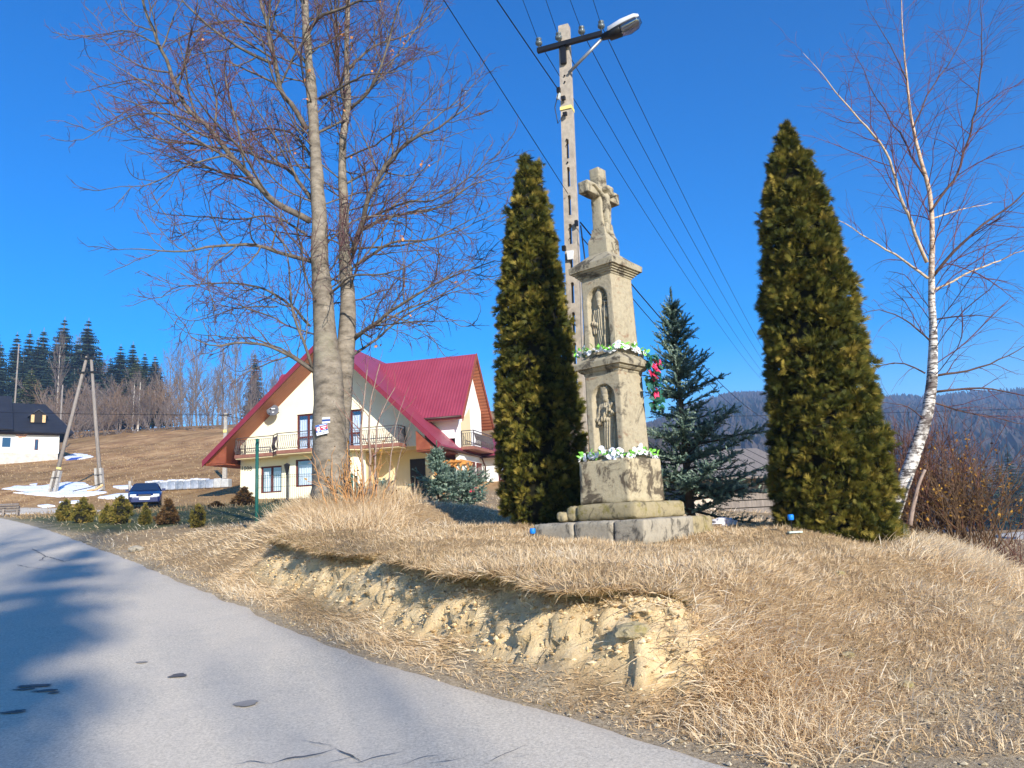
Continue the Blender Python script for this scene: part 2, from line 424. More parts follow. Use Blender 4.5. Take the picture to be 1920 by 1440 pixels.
nt.links.new(c, b.inputs['Base Color']); b.inputs['Roughness'].default_value = .95; b.inputs['Specular IOR Level'].default_value = .1
bump(nt, b, noise_tex(nt, 30, 8, .8), .9, .03)
me = raw_mesh('ground', np.stack([gx, gy, gzz], 1), [quads], GM, True, dict(soil=so, gravel=gravel, lawn=lawn, field=field, forest=forest))
ground = tag(link('ground', me), kind='structure')

# ------------------------------------------------------------------ asphalt road
def resample(P, step):
    P = np.asarray(P, float); l = np.r_[0, np.cumsum(np.linalg.norm(np.diff(P, axis=0), axis=1))]
    s = np.arange(0, l[-1], step); return np.stack([np.interp(s, l, P[:, i]) for i in range(P.shape[1])], 1)
def smooth_line(P, k=9):
    Q = P.copy(); w = np.ones(k) / k
    for i in range(P.shape[1]): Q[k:-k, i] = np.convolve(P[:, i], w, 'same')[k:-k]
    return Q
RL = smooth_line(resample(REDGE, .12), 15)
tng = np.gradient(RL, axis=0); tng /= np.linalg.norm(tng, axis=1)[:, None]
nrm = np.stack([tng[:, 1], -tng[:, 0]], 1)            # towards the bank side
s_ = np.arange(len(RL)) * .12
rag = .05 * fbm(s_ * 1.3, 0, seed=81) + .03 * fbm(s_ * 5, 0, seed=82)
offs = np.r_[0, -.1, -.25, -.5, -1, -1.6, -2.3, -3, -3.8, -4.6, -5.2]
P = RL[:, None, :] + nrm[:, None, :] * (offs[None, :, None] + (rag[:, None] * (offs == 0))[:, :, None])
zr = base_h(P[..., 0], P[..., 1]) + .035 - .03 * (offs == 0)[None] + .01 * np.sin(np.clip(-offs / 5.2, 0, 1) * math.pi)[None]
V = np.concatenate([P, zr[..., None]], -1).reshape(-1, 3)
m_, k_ = len(RL), len(offs)
ii = np.arange(m_ * k_).reshape(m_, k_)
q = np.stack([ii[:-1, :-1], ii[:-1, 1:], ii[1:, 1:], ii[1:, :-1]], -1).reshape(-1, 4)
AM, nt, b = nodes('asphalt')
a1 = noise_tex(nt, 55, 8, .85); a2 = noise_tex(nt, .7, 5, .6, stretch=(1, 1, 1)); a3 = noise_tex(nt, 3.5, 6, .7)
ca = ramp(nt, a1, [(.34, lin(132, 124, 110)), (.48, lin(196, 184, 164)), (.66, lin(240, 228, 206))])
ca = mixc(nt, ramp(nt, a2, [(.35, (0, 0, 0)), (.7, (.55, .55, .55))]), ca, lin(214, 200, 180))
ca = mixc(nt, ramp(nt, a3, [(.5, (0, 0, 0)), (.8, (.4, .4, .4))]), ca, lin(174, 166, 154))
nt.links.new(ca, b.inputs['Base Color']); b.inputs['Roughness'].default_value = .82; b.inputs['Specular IOR Level'].default_value = .25
bump(nt, b, a1, .5, .008)
road = tag(link('road', raw_mesh('road', V, [q], AM, True)), kind='structure')
# water trickles, cracks and damp spots on the asphalt: thin sheets a few mm above it
WET = mat('wet_asphalt', lin(84, 80, 76), lin(104, 98, 92), 30, .6, spec=.3)
DAMP = mat('damp_asphalt', lin(160, 152, 142), lin(146, 138, 128), 8, .75)
def road_pt(px, py):
    d = pray(px, py); t = (.035 - EYE) / (d[2] - .08 * d[1]); return (CAM + d * t)
def ribbon(name, pts, w, m, seed, up=.005):
    g = rng(seed); P = np.array([road_pt(*p) for p in pts])[:, :2]; P = resample(P, .035)
    if len(P) < 3: return
    tn = np.gradient(P, axis=0); tn /= np.linalg.norm(tn, axis=1)[:, None] + 1e-9; nn = np.stack([-tn[:, 1], tn[:, 0]], 1)
    s = np.arange(len(P)) * .035
    P = P + nn * (.03 * fbm(s * 4, seed * 3.1, seed=seed) + .016 * fbm(s * 16, seed * 3.1, seed=seed + 1))[:, None]
    ww = w * .6 * (.7 + .6 * np.clip(fbm(s * 9, seed * 1.7, seed=seed + 5), -.6, 1)) * np.clip(np.minimum(s, s[-1] - s) / .12, .1, 1)
    A, B = P + nn * ww[:, None], P - nn * ww[:, None]
    V = np.concatenate([A, B]); z = base_h(V[:, 0], V[:, 1]) + .035 + .012 + up
    n = len(P); i = np.arange(n - 1)
    return link(name, raw_mesh(name, np.c_[V, z], [np.stack([i, i + 1, n + i + 1, n + i], 1)], m), road)
for k, (pts, w) in enumerate([([(505, 1440), (545, 1428), (600, 1418), (628, 1408)], .016), ([(628, 1408), (665, 1422), (690, 1440)], .014), ([(650, 1440), (700, 1427), (768, 1415)], .012), ([(745, 1440), (800, 1423), (850, 1420)], .009), ([(905, 1440), (945, 1420), (990, 1404)], .009), ([(1140, 1437), (1170, 1425)], .007), ([(60, 1030), (85, 1044), (75, 1052), (110, 1050)], .02), ([(85, 1044), (120, 1054), (155, 1046)], .02), ([(430, 1440), (470, 1432), (512, 1437)], .010), ([(600, 1440), (640, 1428), (690, 1421)], .007), ([(800, 1440), (835, 1432), (880, 1424)], .007), ([(628, 1408), (600, 1398), (560, 1394)], .006), ([(30, 1060), (60, 1066), (110, 1072), (150, 1068)], .012), ([(945, 1420), (975, 1424), (1010, 1418)], .005)]):
    ribbon('crack', pts, w, WET, 300 + k)
def blob(name, px, py, rx, ry, m, seed, parent=None, up=.005, n=22, amp=.3):
    c = road_pt(px, py); g = rng(seed); an = np.arange(n) * 2 * math.pi / n
    r = 1 + amp * 2.2 * fbm(np.cos(an) * 1.7 + seed, np.sin(an) * 1.7, seed=seed)
    V = np.c_[c[0] + rx * r * np.cos(an), c[1] + ry * r * np.sin(an)]; V = np.vstack([c[None, :2], V])
    z = base_h(V[:, 0], V[:, 1]) + .035 + .012 + up
    i = np.arange(n) + 1
    return link(name, raw_mesh(name, np.c_[V, z], [np.stack([np.zeros(n, int), i, i % n + 1], 1)], m), parent or road)
for k, (px, py, rx, ry, m) in enumerate([(335, 1270, .075, .05, WET), (265, 1245, .045, .03, DAMP), (463, 1323, .075, .06, DAMP), (60, 1290, .13, .035, WET), (85, 1299, .1, .03, WET), (45, 1296, .09, .025, WET), (100, 1303, .05, .02, WET), (20, 1340, .08, .03, WET), (36, 1337, .04, .02, WET),]):
    blob('damp_spot', px, py, rx, ry, m, 400 + k)
# ------------------------------------------------------------------ stone shrine
def stone_mat(name, base, light, dark, stain=None, dk=.55, sc=3.0, moss=None):
    m, nt, b = nodes(name)
    c = ramp(nt, noise_tex(nt, sc * 4, 8, .72), [(.28, base), (.55, light), (.8, base)])
    c = mixc(nt, ramp(nt, noise_tex(nt, sc, 9, .72, dist=.6), [(dk, (0, 0, 0)), (dk + .08, (.85, .85, .85))]), c, dark)
    if stain: c = mixc(nt, ramp(nt, noise_tex(nt, sc * 1.7, 6, .6, stretch=(1, 1, 2.0)), [(.6, (0, 0, 0)), (.72, (.7, .7, .7))]), c, stain)
    if moss: c = mixc(nt, ramp(nt, noise_tex(nt, sc * 2.3, 6, .65), [(.52, (0, 0, 0)), (.66, (.8, .8, .8))]), c, moss)
    nt.links.new(c, b.inputs['Base Color']); b.inputs['Roughness'].default_value = .93; b.inputs['Specular IOR Level'].default_value = .12
    h = math_n(nt, 'ADD', noise_tex(nt, sc * 9, 8, .7), math_n(nt, 'MULTIPLY', noise_tex(nt, 120, 3, .6), .35))
    bump(nt, b, h, .6, .012); return m
SAND = stone_mat('sandstone', lin(142, 131, 110), lin(173, 161, 136), lin(92, 84, 72), lin(128, 88, 64), .55)
SANDD = stone_mat('sandstone_weathered', lin(142, 133, 113), lin(168, 157, 133), lin(66, 60, 54), lin(116, 86, 66), .49)
GREY = stone_mat('stone_grey', lin(138, 130, 116), lin(166, 156, 138), lin(74, 70, 64), None, .52, 4)
MOSSY = stone_mat('stone_mossy', lin(136, 124, 98), lin(162, 148, 116), lin(82, 76, 62), None, .55, 4, lin(122, 112, 54))
PED = stone_mat('stone_pedestal', lin(160, 146, 118), lin(186, 172, 142), lin(70, 60, 52), lin(96, 76, 62), .48, 3.4)

def rounded(name, d, parent, m, loc=(0, 0, 0), r=.02, rough=.006, seed=0, taper=1.0, n=14, rot=None, fs=6, chip=0.0):
    """a worn stone block with rounded, uneven edges: d = full size, loc = centre of its base"""
    h = np.array(d) / 2
    ax = [np.unique(np.r_[-hh, -hh + r * .35, -hh + r, np.linspace(-hh + r, hh - r, max(3, int(n * hh * 2 / max(d)) + 2)), hh - r, hh - r * .35, hh]) for hh in h]
    V = []; Q = []; o = 0
    for a in range(3):
        i, j = [k for k in range(3) if k != a]
        A, B = np.meshgrid(ax[i], ax[j])
        for sg in (-1, 1):
            P = np.zeros(A.shape + (3,)); P[..., i] = A; P[..., j] = B; P[..., a] = sg * h[a]
            id_ = np.arange(A.size).reshape(A.shape) + o; o += A.size
            q = np.stack([id_[:-1, :-1], id_[:-1, 1:], id_[1:, 1:], id_[1:, :-1]], -1).reshape(-1, 4)
            if (sg > 0) == (a == 1): q = q[:, ::-1]
            V.append(P.reshape(-1, 3)); Q.append(q)
    V = np.concatenate(V); Q = np.concatenate(Q)
    inner = np.clip(V, -(h - r), h - r); dv = V - inner; ln = np.linalg.norm(dv, axis=1)[:, None]
    nn = np.where(ln > 0, dv / (ln + 1e-9), 0); V = inner + nn * r
    s = seed * 13.7
    w = rough * fbm(V[:, 0] * fs + s, V[:, 1] * fs, V[:, 2] * fs, seed=seed) + rough * .5 * fbm(V[:, 0] * fs * 4 + s, V[:, 1] * fs * 4, V[:, 2] * fs * 4, seed=seed + 3)
    edge = (np.abs(dv) > r * .3).sum(1) >= 2
    w = w - edge * chip * np.clip(fbm(V[:, 0] * 5 + s, V[:, 1] * 5, V[:, 2] * 5, seed=seed + 9) + .1, 0, 1)
    V = V + nn * w[:, None]
    k = 1 + (taper - 1) * (V[:, 2] / h[2] * .5 + .5); V[:, 0] *= k; V[:, 1] *= k
    V[:, 2] += h[2]
    # weld coincident edge vertices
    key = np.round(V, 5); _, first, inv = np.unique(key, axis=0, return_index=True, return_inverse=True); inv = inv.ravel()
    return link(name, raw_mesh(name, V[first], [inv[Q]], m, True), parent, loc, rot)

SH = empty('roadside_shrine', (1.37, 9.9, 1.25), math.radians(48), 'tall weathered sandstone wayside shrine with carved saints and a stone cross on top', 'shrine')
# slab of separate blocks
def blk(x0, x1, y0, y1, z0, z1, m, seed, r=.03, rough=.014, name='slab_block', chip=.02):
    return rounded(name, (x1 - x0, y1 - y0, z1 - z0), SH, m, ((x0 + x1) / 2, (y0 + y1) / 2, z0), r, rough, seed, n=12, chip=chip)
blk(-.83, .32, -.83, -.40, -.02, .27, GREY, 1)
blk(-.83, -.2, -.39, .19, -.06, .265, GREY, 2, chip=.05)
blk(-.83, -.2, .20, .86, -.06, .26, GREY, 3, chip=.04)
blk(.33, .86, -.81, -.25, .04, .265, MOSSY, 4)
blk(-.19, .84, -.24, .86, -.06, .262, GREY, 5)
blk(-.62, .62, -.62, .62, -.35, -.03, GREY, 6, name='foundation_stone')
# step
blk(-.575, .60, -.575, .34, .27, .475, MOSSY, 7, r=.045, name='step_block', chip=.03)
blk(-.56, .57, .35, .53, .27, .46, MOSSY, 8, r=.06, rough=.03, name='step_block')
blk(-.60, -.3, .50, .66, .268, .40, MOSSY, 9, r=.05, rough=.03, name='step_block')
rounded('pedestal', (.80, .80, .56), SH, PED, (0, 0, .474), .018, .007, 10, .965, 16, chip=.03)

def niche_shaft(name, s, z0, z1, taper, nw, nz0, nz1, depth, m, seed):
    """square shaft whose -X face holds a round-headed niche; other faces plain, as one worn block"""
    h = z1 - z0; res = .012
    ny, nzn = int(s / res), int(h / res)
    yy = np.linspace(-s / 2, s / 2, ny); zz = np.linspace(0, h, nzn)
    Yg, Zg = np.meshgrid(yy, zz)
    w2 = nw / 2; spring = nz1 - w2
    ins = np.where(Zg < spring, w2 - np.abs(Yg), w2 - np.hypot(Yg, Zg - spring)); ins = np.where(Zg < nz0, np.minimum(ins, Zg - nz0), ins)
    ins = np.minimum(ins, Zg - nz0)
    dep = depth * sstep(0, .014, ins) * (.85 + .15 * np.sqrt(np.clip(1 - (Yg / w2) ** 2, 0, 1)))
    edge = np.minimum(s / 2 - np.abs(Yg), .02) / .02
    X = -s / 2 + dep + .010 * (1 - edge) ** 2 + .004 * fbm(Yg * 8, Zg * 8, seed=seed) + .002 * fbm(Yg * 40, Zg * 40, seed=seed + 2)
    A = np.stack([X, Yg, Zg], -1).reshape(-1, 3)
    id_ = np.arange(A.shape[0]).reshape(nzn, ny)
    q = np.stack([id_[:-1, :-1], id_[1:, :-1], id_[1:, 1:], id_[:-1, 1:]], -1).reshape(-1, 4)
    V = [A]; Q = [q]; o = len(A)
    # the other faces, sharing the outline
    for rot, lo, hi in ((1, 0, 0), (2, 0, 0), (3, 0, 0)):
        X2 = -s / 2 + .010 * (1 - edge) ** 2 + .005 * fbm(Yg * 6 + rot * 9, Zg * 6, seed=seed + rot) + .002 * fbm(Yg * 40 + rot, Zg * 40, seed=seed + 7)
        B = np.stack([X2, Yg, Zg], -1).reshape(-1, 3) @ rotz(rot * math.pi / 2).T
        V.append(B); Q.append(q + o); o += len(B)
    V = np.concatenate(V); k = 1 + (taper - 1) * V[:, 2] / h; V[:, 0] *= k; V[:, 1] *= k
    cap = np.array([[sx * s / 2 * taper, sy * s / 2 * taper, h - .001] for sx, sy in ((-1, -1), (1, -1), (1, 1), (-1, 1))])
    Q.append(np.array([[0, 1, 2, 3]]) + o); V = np.concatenate([V, cap])
    V[:, 2] += z0
    return link(name, raw_mesh(name, V, Q, m, True), SH)
niche_shaft('lower_shaft', .575, 1.03, 2.20, .955, .36, .14, 1.00, .115, SAND, 11)
niche_shaft('upper_shaft', .525, 2.42, 3.54, .945, .33, .10, .95, .11, SAND, 12)

def square_moulding(name, prof, m, seed, rough=.004, corner_r=.012):
    """profile (half width, z) swept round a square, fine enough to look worn"""
    n = 26; t = np.linspace(-1, 1, n); ring = np.concatenate([np.stack([t[:-1], -np.ones(n - 1)], 1), np.stack([np.ones(n - 1), t[:-1]], 1), np.stack([-t[:-1], np.ones(n - 1)], 1), np.stack([-np.ones(n - 1), -t[:-1]], 1)])
    P = []
    for (a, za), (b, zb) in zip(prof[:-1], prof[1:]):
        for k in (0, .5): P.append((a + (b - a) * k, za + (zb - za) * k))
    P.append(prof[-1]); P = np.array(P)
    V = np.concatenate([np.c_[ring * p[0], np.full(len(ring), p[1])] for p in P])
    V[:, :2] *= (1 - .015 * (np.minimum(np.abs(V[:, 0]), np.abs(V[:, 1])) / (np.maximum(np.abs(V[:, 0]), np.abs(V[:, 1])) + 1e-9)) ** 12)[:, None]
    V = V + rough * np.stack([fbm(V[:, 0] * 7 + seed, V[:, 1] * 7, V[:, 2] * 7, seed=seed), fbm(V[:, 0] * 7, V[:, 1] * 7 + seed, V[:, 2] * 7, seed=seed + 1), 1.6 * fbm(V[:, 0] * 5, V[:, 1] * 5, V[:, 2] * 5 + seed, seed=seed + 2)], 1)
    k = len(ring); m_ = len(P); i = np.arange(m_ - 1)[:, None] * k; j = np.arange(k)[None]; j2 = (j + 1) % k
    q = np.stack([i + j, i + j2, i + k + j2, i + k + j], -1).reshape(-1, 4)
    V = np.vstack([V, [[0, 0, P[0][1]]], [[0, 0, P[-1][1]]]]); nb, ntp = len(V) - 2, len(V) - 1
    jj = np.arange(k); t1 = np.stack([(jj + 1) % k, jj, np.full(k, nb)], 1); t2 = np.stack([jj + (m_ - 1) * k, (jj + 1) % k + (m_ - 1) * k, np.full(k, ntp)], 1)
    o = link(name, raw_mesh(name, V, [q, t1, t2], m, False), SH); return o
square_moulding('middle_cornice', [(.275, 2.165), (.285, 2.185), (.287, 2.205), (.31, 2.21), (.335, 2.235), (.337, 2.252), (.372, 2.258), (.38, 2.33), (.32, 2.385), (.262, 2.44)], SANDD, 21)
square_moulding('upper_cornice', [(.252, 3.505), (.262, 3.515), (.264, 3.535), (.285, 3.538), (.287, 3.56), (.308, 3.563), (.31, 3.585), (.335, 3.588), (.337, 3.607), (.366, 3.61), (.37, 3.688), (.27, 3.765), (.165, 3.86)], SANDD, 22)
# cross base and cross
square_moulding('cross_base', [(.155, 3.82), (.155, 4.06), (.15, 4.085), (.125, 4.14), (.112, 4.21), (.108, 4.25)], SANDD, 23, .005)
mb = MB()
cross = rounded('cross', (.20, .17, .94), SH, SANDD, (0, .01, 4.21), .012, .005, 24, .93, 14, chip=.02)
arm = rounded('cross_arm', (.76, .17, .17), SH, SANDD, (0, .01, 4.70), .012, .005, 25, 1.0, 14, chip=.02)
# broken stump of stone at the foot of the cross
rounded('stone_wedge', (.19, .10, .17), SH, SANDD, (.01, -.09, 4.15), .03, .012, 27, .72, 10)

def relief(name, prims, u0, u1, v1, mp, m, parent, res=.006, folds=None, base=.0, v0=0.0):
    """carved figure: a height field made of rounded limbs; mp(u, v, h) -> local point"""
    u = np.arange(u0, u1 + res, res); v = np.arange(v0, v1 + res, res); U, Vv = np.meshgrid(u, v)
    Hh = np.full(U.shape, -1.0)
    for p in prims:
        (pu, pv), (qu, qv), r1, r2, b0, k = p
        du, dv = qu - pu, qv - pv; L2 = du * du + dv * dv + 1e-12
        t = np.clip(((U - pu) * du + (Vv - pv) * dv) / L2, 0, 1); d = np.hypot(U - pu - t * du, Vv - pv - t * dv); r = r1 + (r2 - r1) * t
        hh = np.where(d < r, b0 + k * np.sqrt(np.clip(r * r - d * d, 0, None)), -1); Hh = np.maximum(Hh, hh)
    ok = Hh > 0
    if folds is not None: Hh = np.where(ok, Hh + folds(U, Vv), Hh)
    Hh = np.where(ok, Hh + .002 * fbm(U * 60, Vv * 60, seed=5), Hh)
    P = mp(U, Vv, np.maximum(Hh, 0))
    id_ = np.arange(U.size).reshape(U.shape)
    cell = ok[:-1, :-1] | ok[1:, :-1] | ok[:-1, 1:] | ok[1:, 1:]
    q = np.stack([id_[:-1, :-1], id_[:-1, 1:], id_[1:, 1:], id_[1:, :-1]], -1)[cell]
    P = P.reshape(-1, 3); us, inv = np.unique(q, return_inverse=True)
    return link(name, raw_mesh(name, P[us], [inv.reshape(-1, 4)], m, True), parent)
C = lambda p, q, r1, r2=None, b0=.0, k=1.0: (p, q, r1, r1 if r2 is None else r2, b0, k)
# viewer looking at the -X face: u to the viewer's right is local -Y
def left_face(z0, xback): return lambda U, V, h: np.stack([xback - h, -U, z0 + V], -1)
folds1 = lambda U, V: .007 * np.sin(U * 190 + 14 * V + 2 * np.sin(V * 9)) * sstep(.62, .5, V) * sstep(.0, .03, V)
bishop = [C((0, .655), (0, .615), .052, .044, .05, 1.0), C((0, .70), (0, .735), .056, .060, .055, .6), C((0, .735), (.002, .85), .056, .010, .055, .6),
          C((0, .59), (0, .57), .036, .026, .065, .9), C((-.065, .52), (.065, .52), .055, .055, .02, .8), C((0, .50), (0, .30), .105, .10, .01, .62),
          C((0, .30), (-.005, .08), .10, .092, .01, .55), C((-.085, .52), (-.125, .36), .038, .036, .03, .9), C((-.12, .36), (-.05, .33), .034, .026, .06, .9),
          C((-.115, .335), (-.105, .24), .036, .034, .05, .4), C((.085, .52), (.118, .42), .036, .034, .03, .9), C((.112, .42), (.098, .535), .03, .024, .06, .9),
          C((.055, .01), (.095, .62), .010, .010, .075, .8)] + [C((.113 + .034 * math.cos(a), .655 + .036 * math.sin(a)), (.113 + .034 * math.cos(a + .5), .655 + .036 * math.sin(a + .5)), .010, .009, .06, .8) for a in np.arange(-2.8, 2.3, .45)] + [
          C((-.045, .08), (-.055, .0), .034, .03, .02, .8), C((.045, .08), (.05, .0), .034, .03, .02, .8), C((-.06, .012), (-.045, .005), .03, .026, .04, .8), C((.05, .012), (.06, .005), .03, .026, .04, .8)]
relief('saint_figure', bishop, -.19, .19, .86, left_face(2.53, -.145), SAND, SH, folds=folds1)['label'] = 'carved bishop with mitre and crook in the upper niche'
folds2 = lambda U, V: .007 * np.sin(U * 170 - 20 * V + 1.6 * np.sin(V * 8)) * sstep(.66, .5, V)
monk = [C((0, .69), (0, .655), .056, .046, .05, 1), C((0, .745), (0, .76), .060, .064, .06, .7), C((-.038, .77), (-.045, .82), .026, .014, .07, .7), C((0, .77), (0, .83), .028, .014, .07, .7), C((.038, .77), (.045, .82), .026, .014, .07, .7),
        C((.01, .66), (.055, .56), .03, .02, .05, .6), C((-.07, .56), (.07, .56), .058, .058, .02, .8), C((0, .54), (0, .32), .11, .105, .01, .6), C((0, .32), (.0, .05), .105, .09, .01, .55),
        C((-.095, .55), (-.145, .40), .045, .042, .03, .9), C((-.14, .39), (.02, .38), .034, .028, .07, .8), C((.095, .55), (.14, .47), .042, .038, .03, .9), C((.13, .46), (.06, .44), .03, .026, .07, .8),
        C((-.11, .335), (.115, .575), .018, .018, .10, .5), C((.015, .545), (.125, .455), .016, .016, .10, .5), C((-.045, .05), (-.05, .0), .04, .036, .02, .8), C((.045, .05), (.05, .0), .04, .036, .02, .8)]
relief('saint_figure', monk, -.20, .20, .86, left_face(1.185, -.165), SAND, SH, folds=folds2)['label'] = 'carved crowned saint holding a small cross in the lower niche'
# front (-Y): u to the viewer's right is local +X
def front_face(z0, yback): return lambda U, V, h: np.stack([U, yback - h, z0 + V], -1)
christ = [C((-.27, .80), (-.12, .71), .020, .026, .02, .9), C((.27, .80), (.12, .71), .020, .026, .02, .9), C((-.12, .71), (-.05, .655), .026, .034, .02, .9), C((.12, .71), (.05, .655), .026, .034, .02, .9), C((-.29, .80), (-.275, .805), .020, .02, .02, .9), C((.29, .80), (.275, .805), .02, .02, .02, .9),
          C((.03, .765), (.045, .715), .060, .050, .085, 1.0), C((.0, .80), (.06, .79), .052, .048, .07, .9), C((-.035, .64), (.035, .64), .046, .046, .03, .9), C((0, .63), (0, .50), .07, .054, .03, .8), C((0, .47), (0, .43), .066, .064, .03, .9),
          C((-.03, .42), (-.03, .24), .042, .03, .04, 1), C((.03, .42), (.025, .24), .042, .03, .04, 1), C((-.03, .24), (-.012, .06), .030, .02, .045, 1), C((.025, .24), (.010, .06), .030, .02, .045, 1), C((-.01, .06), (-.012, .01), .022, .02, .05, 1), C((.01, .06), (.012, .01), .022, .02, .05, 1)]
christ = [((a[0]*.92, a[1]*.76), (b_[0]*.92, b_[1]*.76), r1*.86, r2*.86, b0*.9, k) for a, b_, r1, r2, b0, k in christ]
relief('crucifix_figure', christ, -.33, .33, .83, front_face(4.215, -.078), SANDD, SH, folds=lambda U, V: .006 * np.sin(V * 230 + U * 60) * sstep(.30, .32, V) * sstep(.39, .37, V))['label'] = 'carved crucified figure on the front of the cross'
low = [C((0, .66), (0, .62), .05, .04, .002, .22), C((0, .70), (0, .72), .075, .075, .0, .10), C((-.07, .52), (.07, .52), .06, .06, .002, .16), C((0, .5), (0, .05), .11, .12, .001, .11), C((-.1, .5), (-.13, .32), .04, .036, .002, .3), C((-.12, .32), (.02, .36), .034, .03, .004, .3), C((.1, .5), (.14, .36), .04, .036, .002, .3), C((-.13, .27), (-.10, .40), .03, .04, .003, .3)]
relief('carved_relief', low, -.18, .18, .84, front_face(2.56, -.252), SAND, SH, folds=lambda U, V: .002 * np.sin(U * 160 + 8 * V))['label'] = 'worn shallow relief of a standing figure on the upper front'
mb = MB(); ar = [(.19 * math.cos(a), 3.27 + .23 * math.sin(a), ) for a in np.linspace(0, math.pi, 16)]
pts = [(.19, 2.62)] + ar + [(-.19, 2.62)]
mb.tube([(u, -.2465, z) for u, z in pts], .008, 5); mb.build('arch_moulding', SAND, SH, True)
# worn inscription panel: illegible shallow strokes
mb = MB(); g = rng(5)
for z in (1.95, 1.88): mb.box((0, -.2715, z), (.46, .008, .008))
for r_, z in enumerate((1.82, 1.765, 1.71, 1.655, 1.60, 1.545, 1.49, 1.40, 1.33)):
    u = -.17 + .03 * g.random()
    while u < .17:
        w = .012 + .02 * g.random()
        if g.random() < .8: mb.box((u, -.2745, z + .01 * (g.random() - .5)), (.006 + .5 * w * (g.random() < .4), .005, .024 * (.3 + g.random())), roty((g.random() - .5) * 1.4))
        u += w + .006
mb.build('inscription', SAND, SH)['kind'] = 'stuff'
# crest on the cross base
mb = MB(); mb.prism([(-.045, .06), (.045, .06), (.045, 0), (0, -.065), (-.045, 0)], 1, -.165, -.15); mb.build('shield', SANDD, SH, loc=(.02, 0, 3.96))

# ------------------------------------------------------------------ garlands and roses
def petals_flower(n, r, seed, cup=.5, tight=1.0):
    """a ruffled artificial flower: layered petals around an axis (+Z)"""
    g = rng(seed); mb = MB()
    for lay, (k, rr, tilt) in enumerate(((n, 1.0, .25), (n - 1, .78, .7), (n - 2, .5, 1.1), (3, .3, 1.35))):
        for i in range(k):
            a = 2 * math.pi * (i + .5 * lay) / k + g.normal() * .12; w = r * rr * .62; L = r * rr * tight
            el = tilt + g.normal() * .1
            d = np.array([math.cos(a) * math.cos(el), math.sin(a) * math.cos(el), math.sin(el)]); sd = np.array([-math.sin(a), math.cos(a), 0]); up = np.cross(d, sd) * -1
            b = np.array([0, 0, -.15 * r])
            V = [b + d * .1 * L - sd * w * .3, b + d * .1 * L + sd * w * .3, b + d * .65 * L + sd * w + up * cup * .12 * r, b + d * .65 * L - sd * w + up * cup * .12 * r, b + d * L + sd * w * .55 + up * (cup * .45 + g.normal() * .08) * r, b + d * L - sd * w * .55 + up * (cup * .45 + g.normal() * .08) * r]
            mb.add(V, [[0, 1, 2, 3], [3, 2, 4, 5]])
    return mb
def leaf_mesh(L, w, fold=.25):
    V = [(0, 0, 0), (.35 * L, w * .5, fold * w * .5), (.35 * L, 0, 0), (.35 * L, -w * .5, fold * w * .5), (.75 * L, w * .36, -.02 * L + fold * w * .4), (.75 * L, 0, -.04 * L), (.75 * L, -w * .36, -.02 * L + fold * w * .4), (L, 0, -.12 * L)]
    return MB().add(V, [[1, 2, 5, 4], [2, 3, 6, 5]], [[0, 2, 1], [0, 3, 2], [4, 5, 7], [5, 6, 7]])
FWHITE = mat('petal_white', lin(236, 236, 240), lin(250, 250, 252), 20, .7)
FGREEN = mat('leaf_bright_green', lin(96, 176, 58), lin(150, 208, 92), 14, .55)
FPINK = mat('petal_pink', lin(206, 30, 78), lin(240, 84, 124), 26, .6)
FDARK = mat('leaf_dark_green', lin(20, 70, 58), lin(52, 116, 92), 12, .45, spec=.5)
flo = [petals_flower(7, .043, s).build('flower', FWHITE, None).data for s in (1, 2, 3)]
lea = [leaf_mesh(.085, .045).build('leaf', FGREEN, None).data, leaf_mesh(.07, .04, .5).build('leaf', FGREEN, None).data]
ros = [petals_flower(8, .062, s, .9, .9).build('rose', FPINK, None).data for s in (11, 12)]
dle = [leaf_mesh(.10, .075).build('leaf', FDARK, None).data, leaf_mesh(.085, .06, .4).build('leaf', FDARK, None).data]
for m_ in flo + lea + ros + dle:
    for o_ in [o for o in bpy.data.objects if o.data == m_]: bpy.data.objects.remove(o_)
def aim(o, d, g, roll=True):
    o.rotation_euler = (Vector(d).to_track_quat('Z', 'Y') @ Quaternion((0, 0, 1), g.random() * 6.28)).to_euler()
def garland(label, loc, half, z, seed, wob):
    root = empty('flower_garland', loc, math.radians(48), label, 'garland'); g = rng(seed)
    per = np.array([(-half, half), (-half, -half), (half, -half), (half, half), (-half, half)], float)
    P = resample(per, .064)
    stem = MB().tube(np.c_[resample(per, .05), z + .02 * fbm(np.arange(len(resample(per, .05))) * .3, seed, seed=seed)], .008, 5); stem.build('stem', FDARK, root)
    for i, (x, y) in enumerate(P):
        out = np.array([x, y]) / (np.hypot(x, y) + 1e-9)
        zz = z + .022 * math.sin(i * .5 + seed) + wob * g.normal() * .012
        for k in range(1 if g.random() < .72 else 2):
            o = link('flower', flo[g.integers(3)], root, (x + out[0] * .02 + g.normal() * .012, y + out[1] * .02 + g.normal() * .012, zz + .012 * g.normal() + k * .045))
            aim(o, (out[0] + g.normal() * .4, out[1] + g.normal() * .4, .35 + g.normal() * .4), g); o.scale = [.85 + .3 * g.random()] * 3
        for k in range(2 + (g.random() < .6)):
            o = link('leaf', lea[g.integers(2)], root, (x + out[0] * .015 + g.normal() * .02, y + out[1] * .015 + g.normal() * .02, zz + g.normal() * .015))
            a = math.atan2(out[1], out[0]) + g.normal() * 1.1; o.rotation_euler = (g.normal() * .6, -.5 + g.normal() * .5, a)
    return root
gl1 = garland('lower garland of white artificial flowers and bright leaves lying on the pedestal', (1.37, 9.9, 1.25), .345, 1.085, 31, 1)
gl2 = garland('upper garland of white artificial flowers and bright leaves above the middle cornice', (1.37, 9.9, 1.25), .315, 2.475, 32, 1)
g = rng(44)
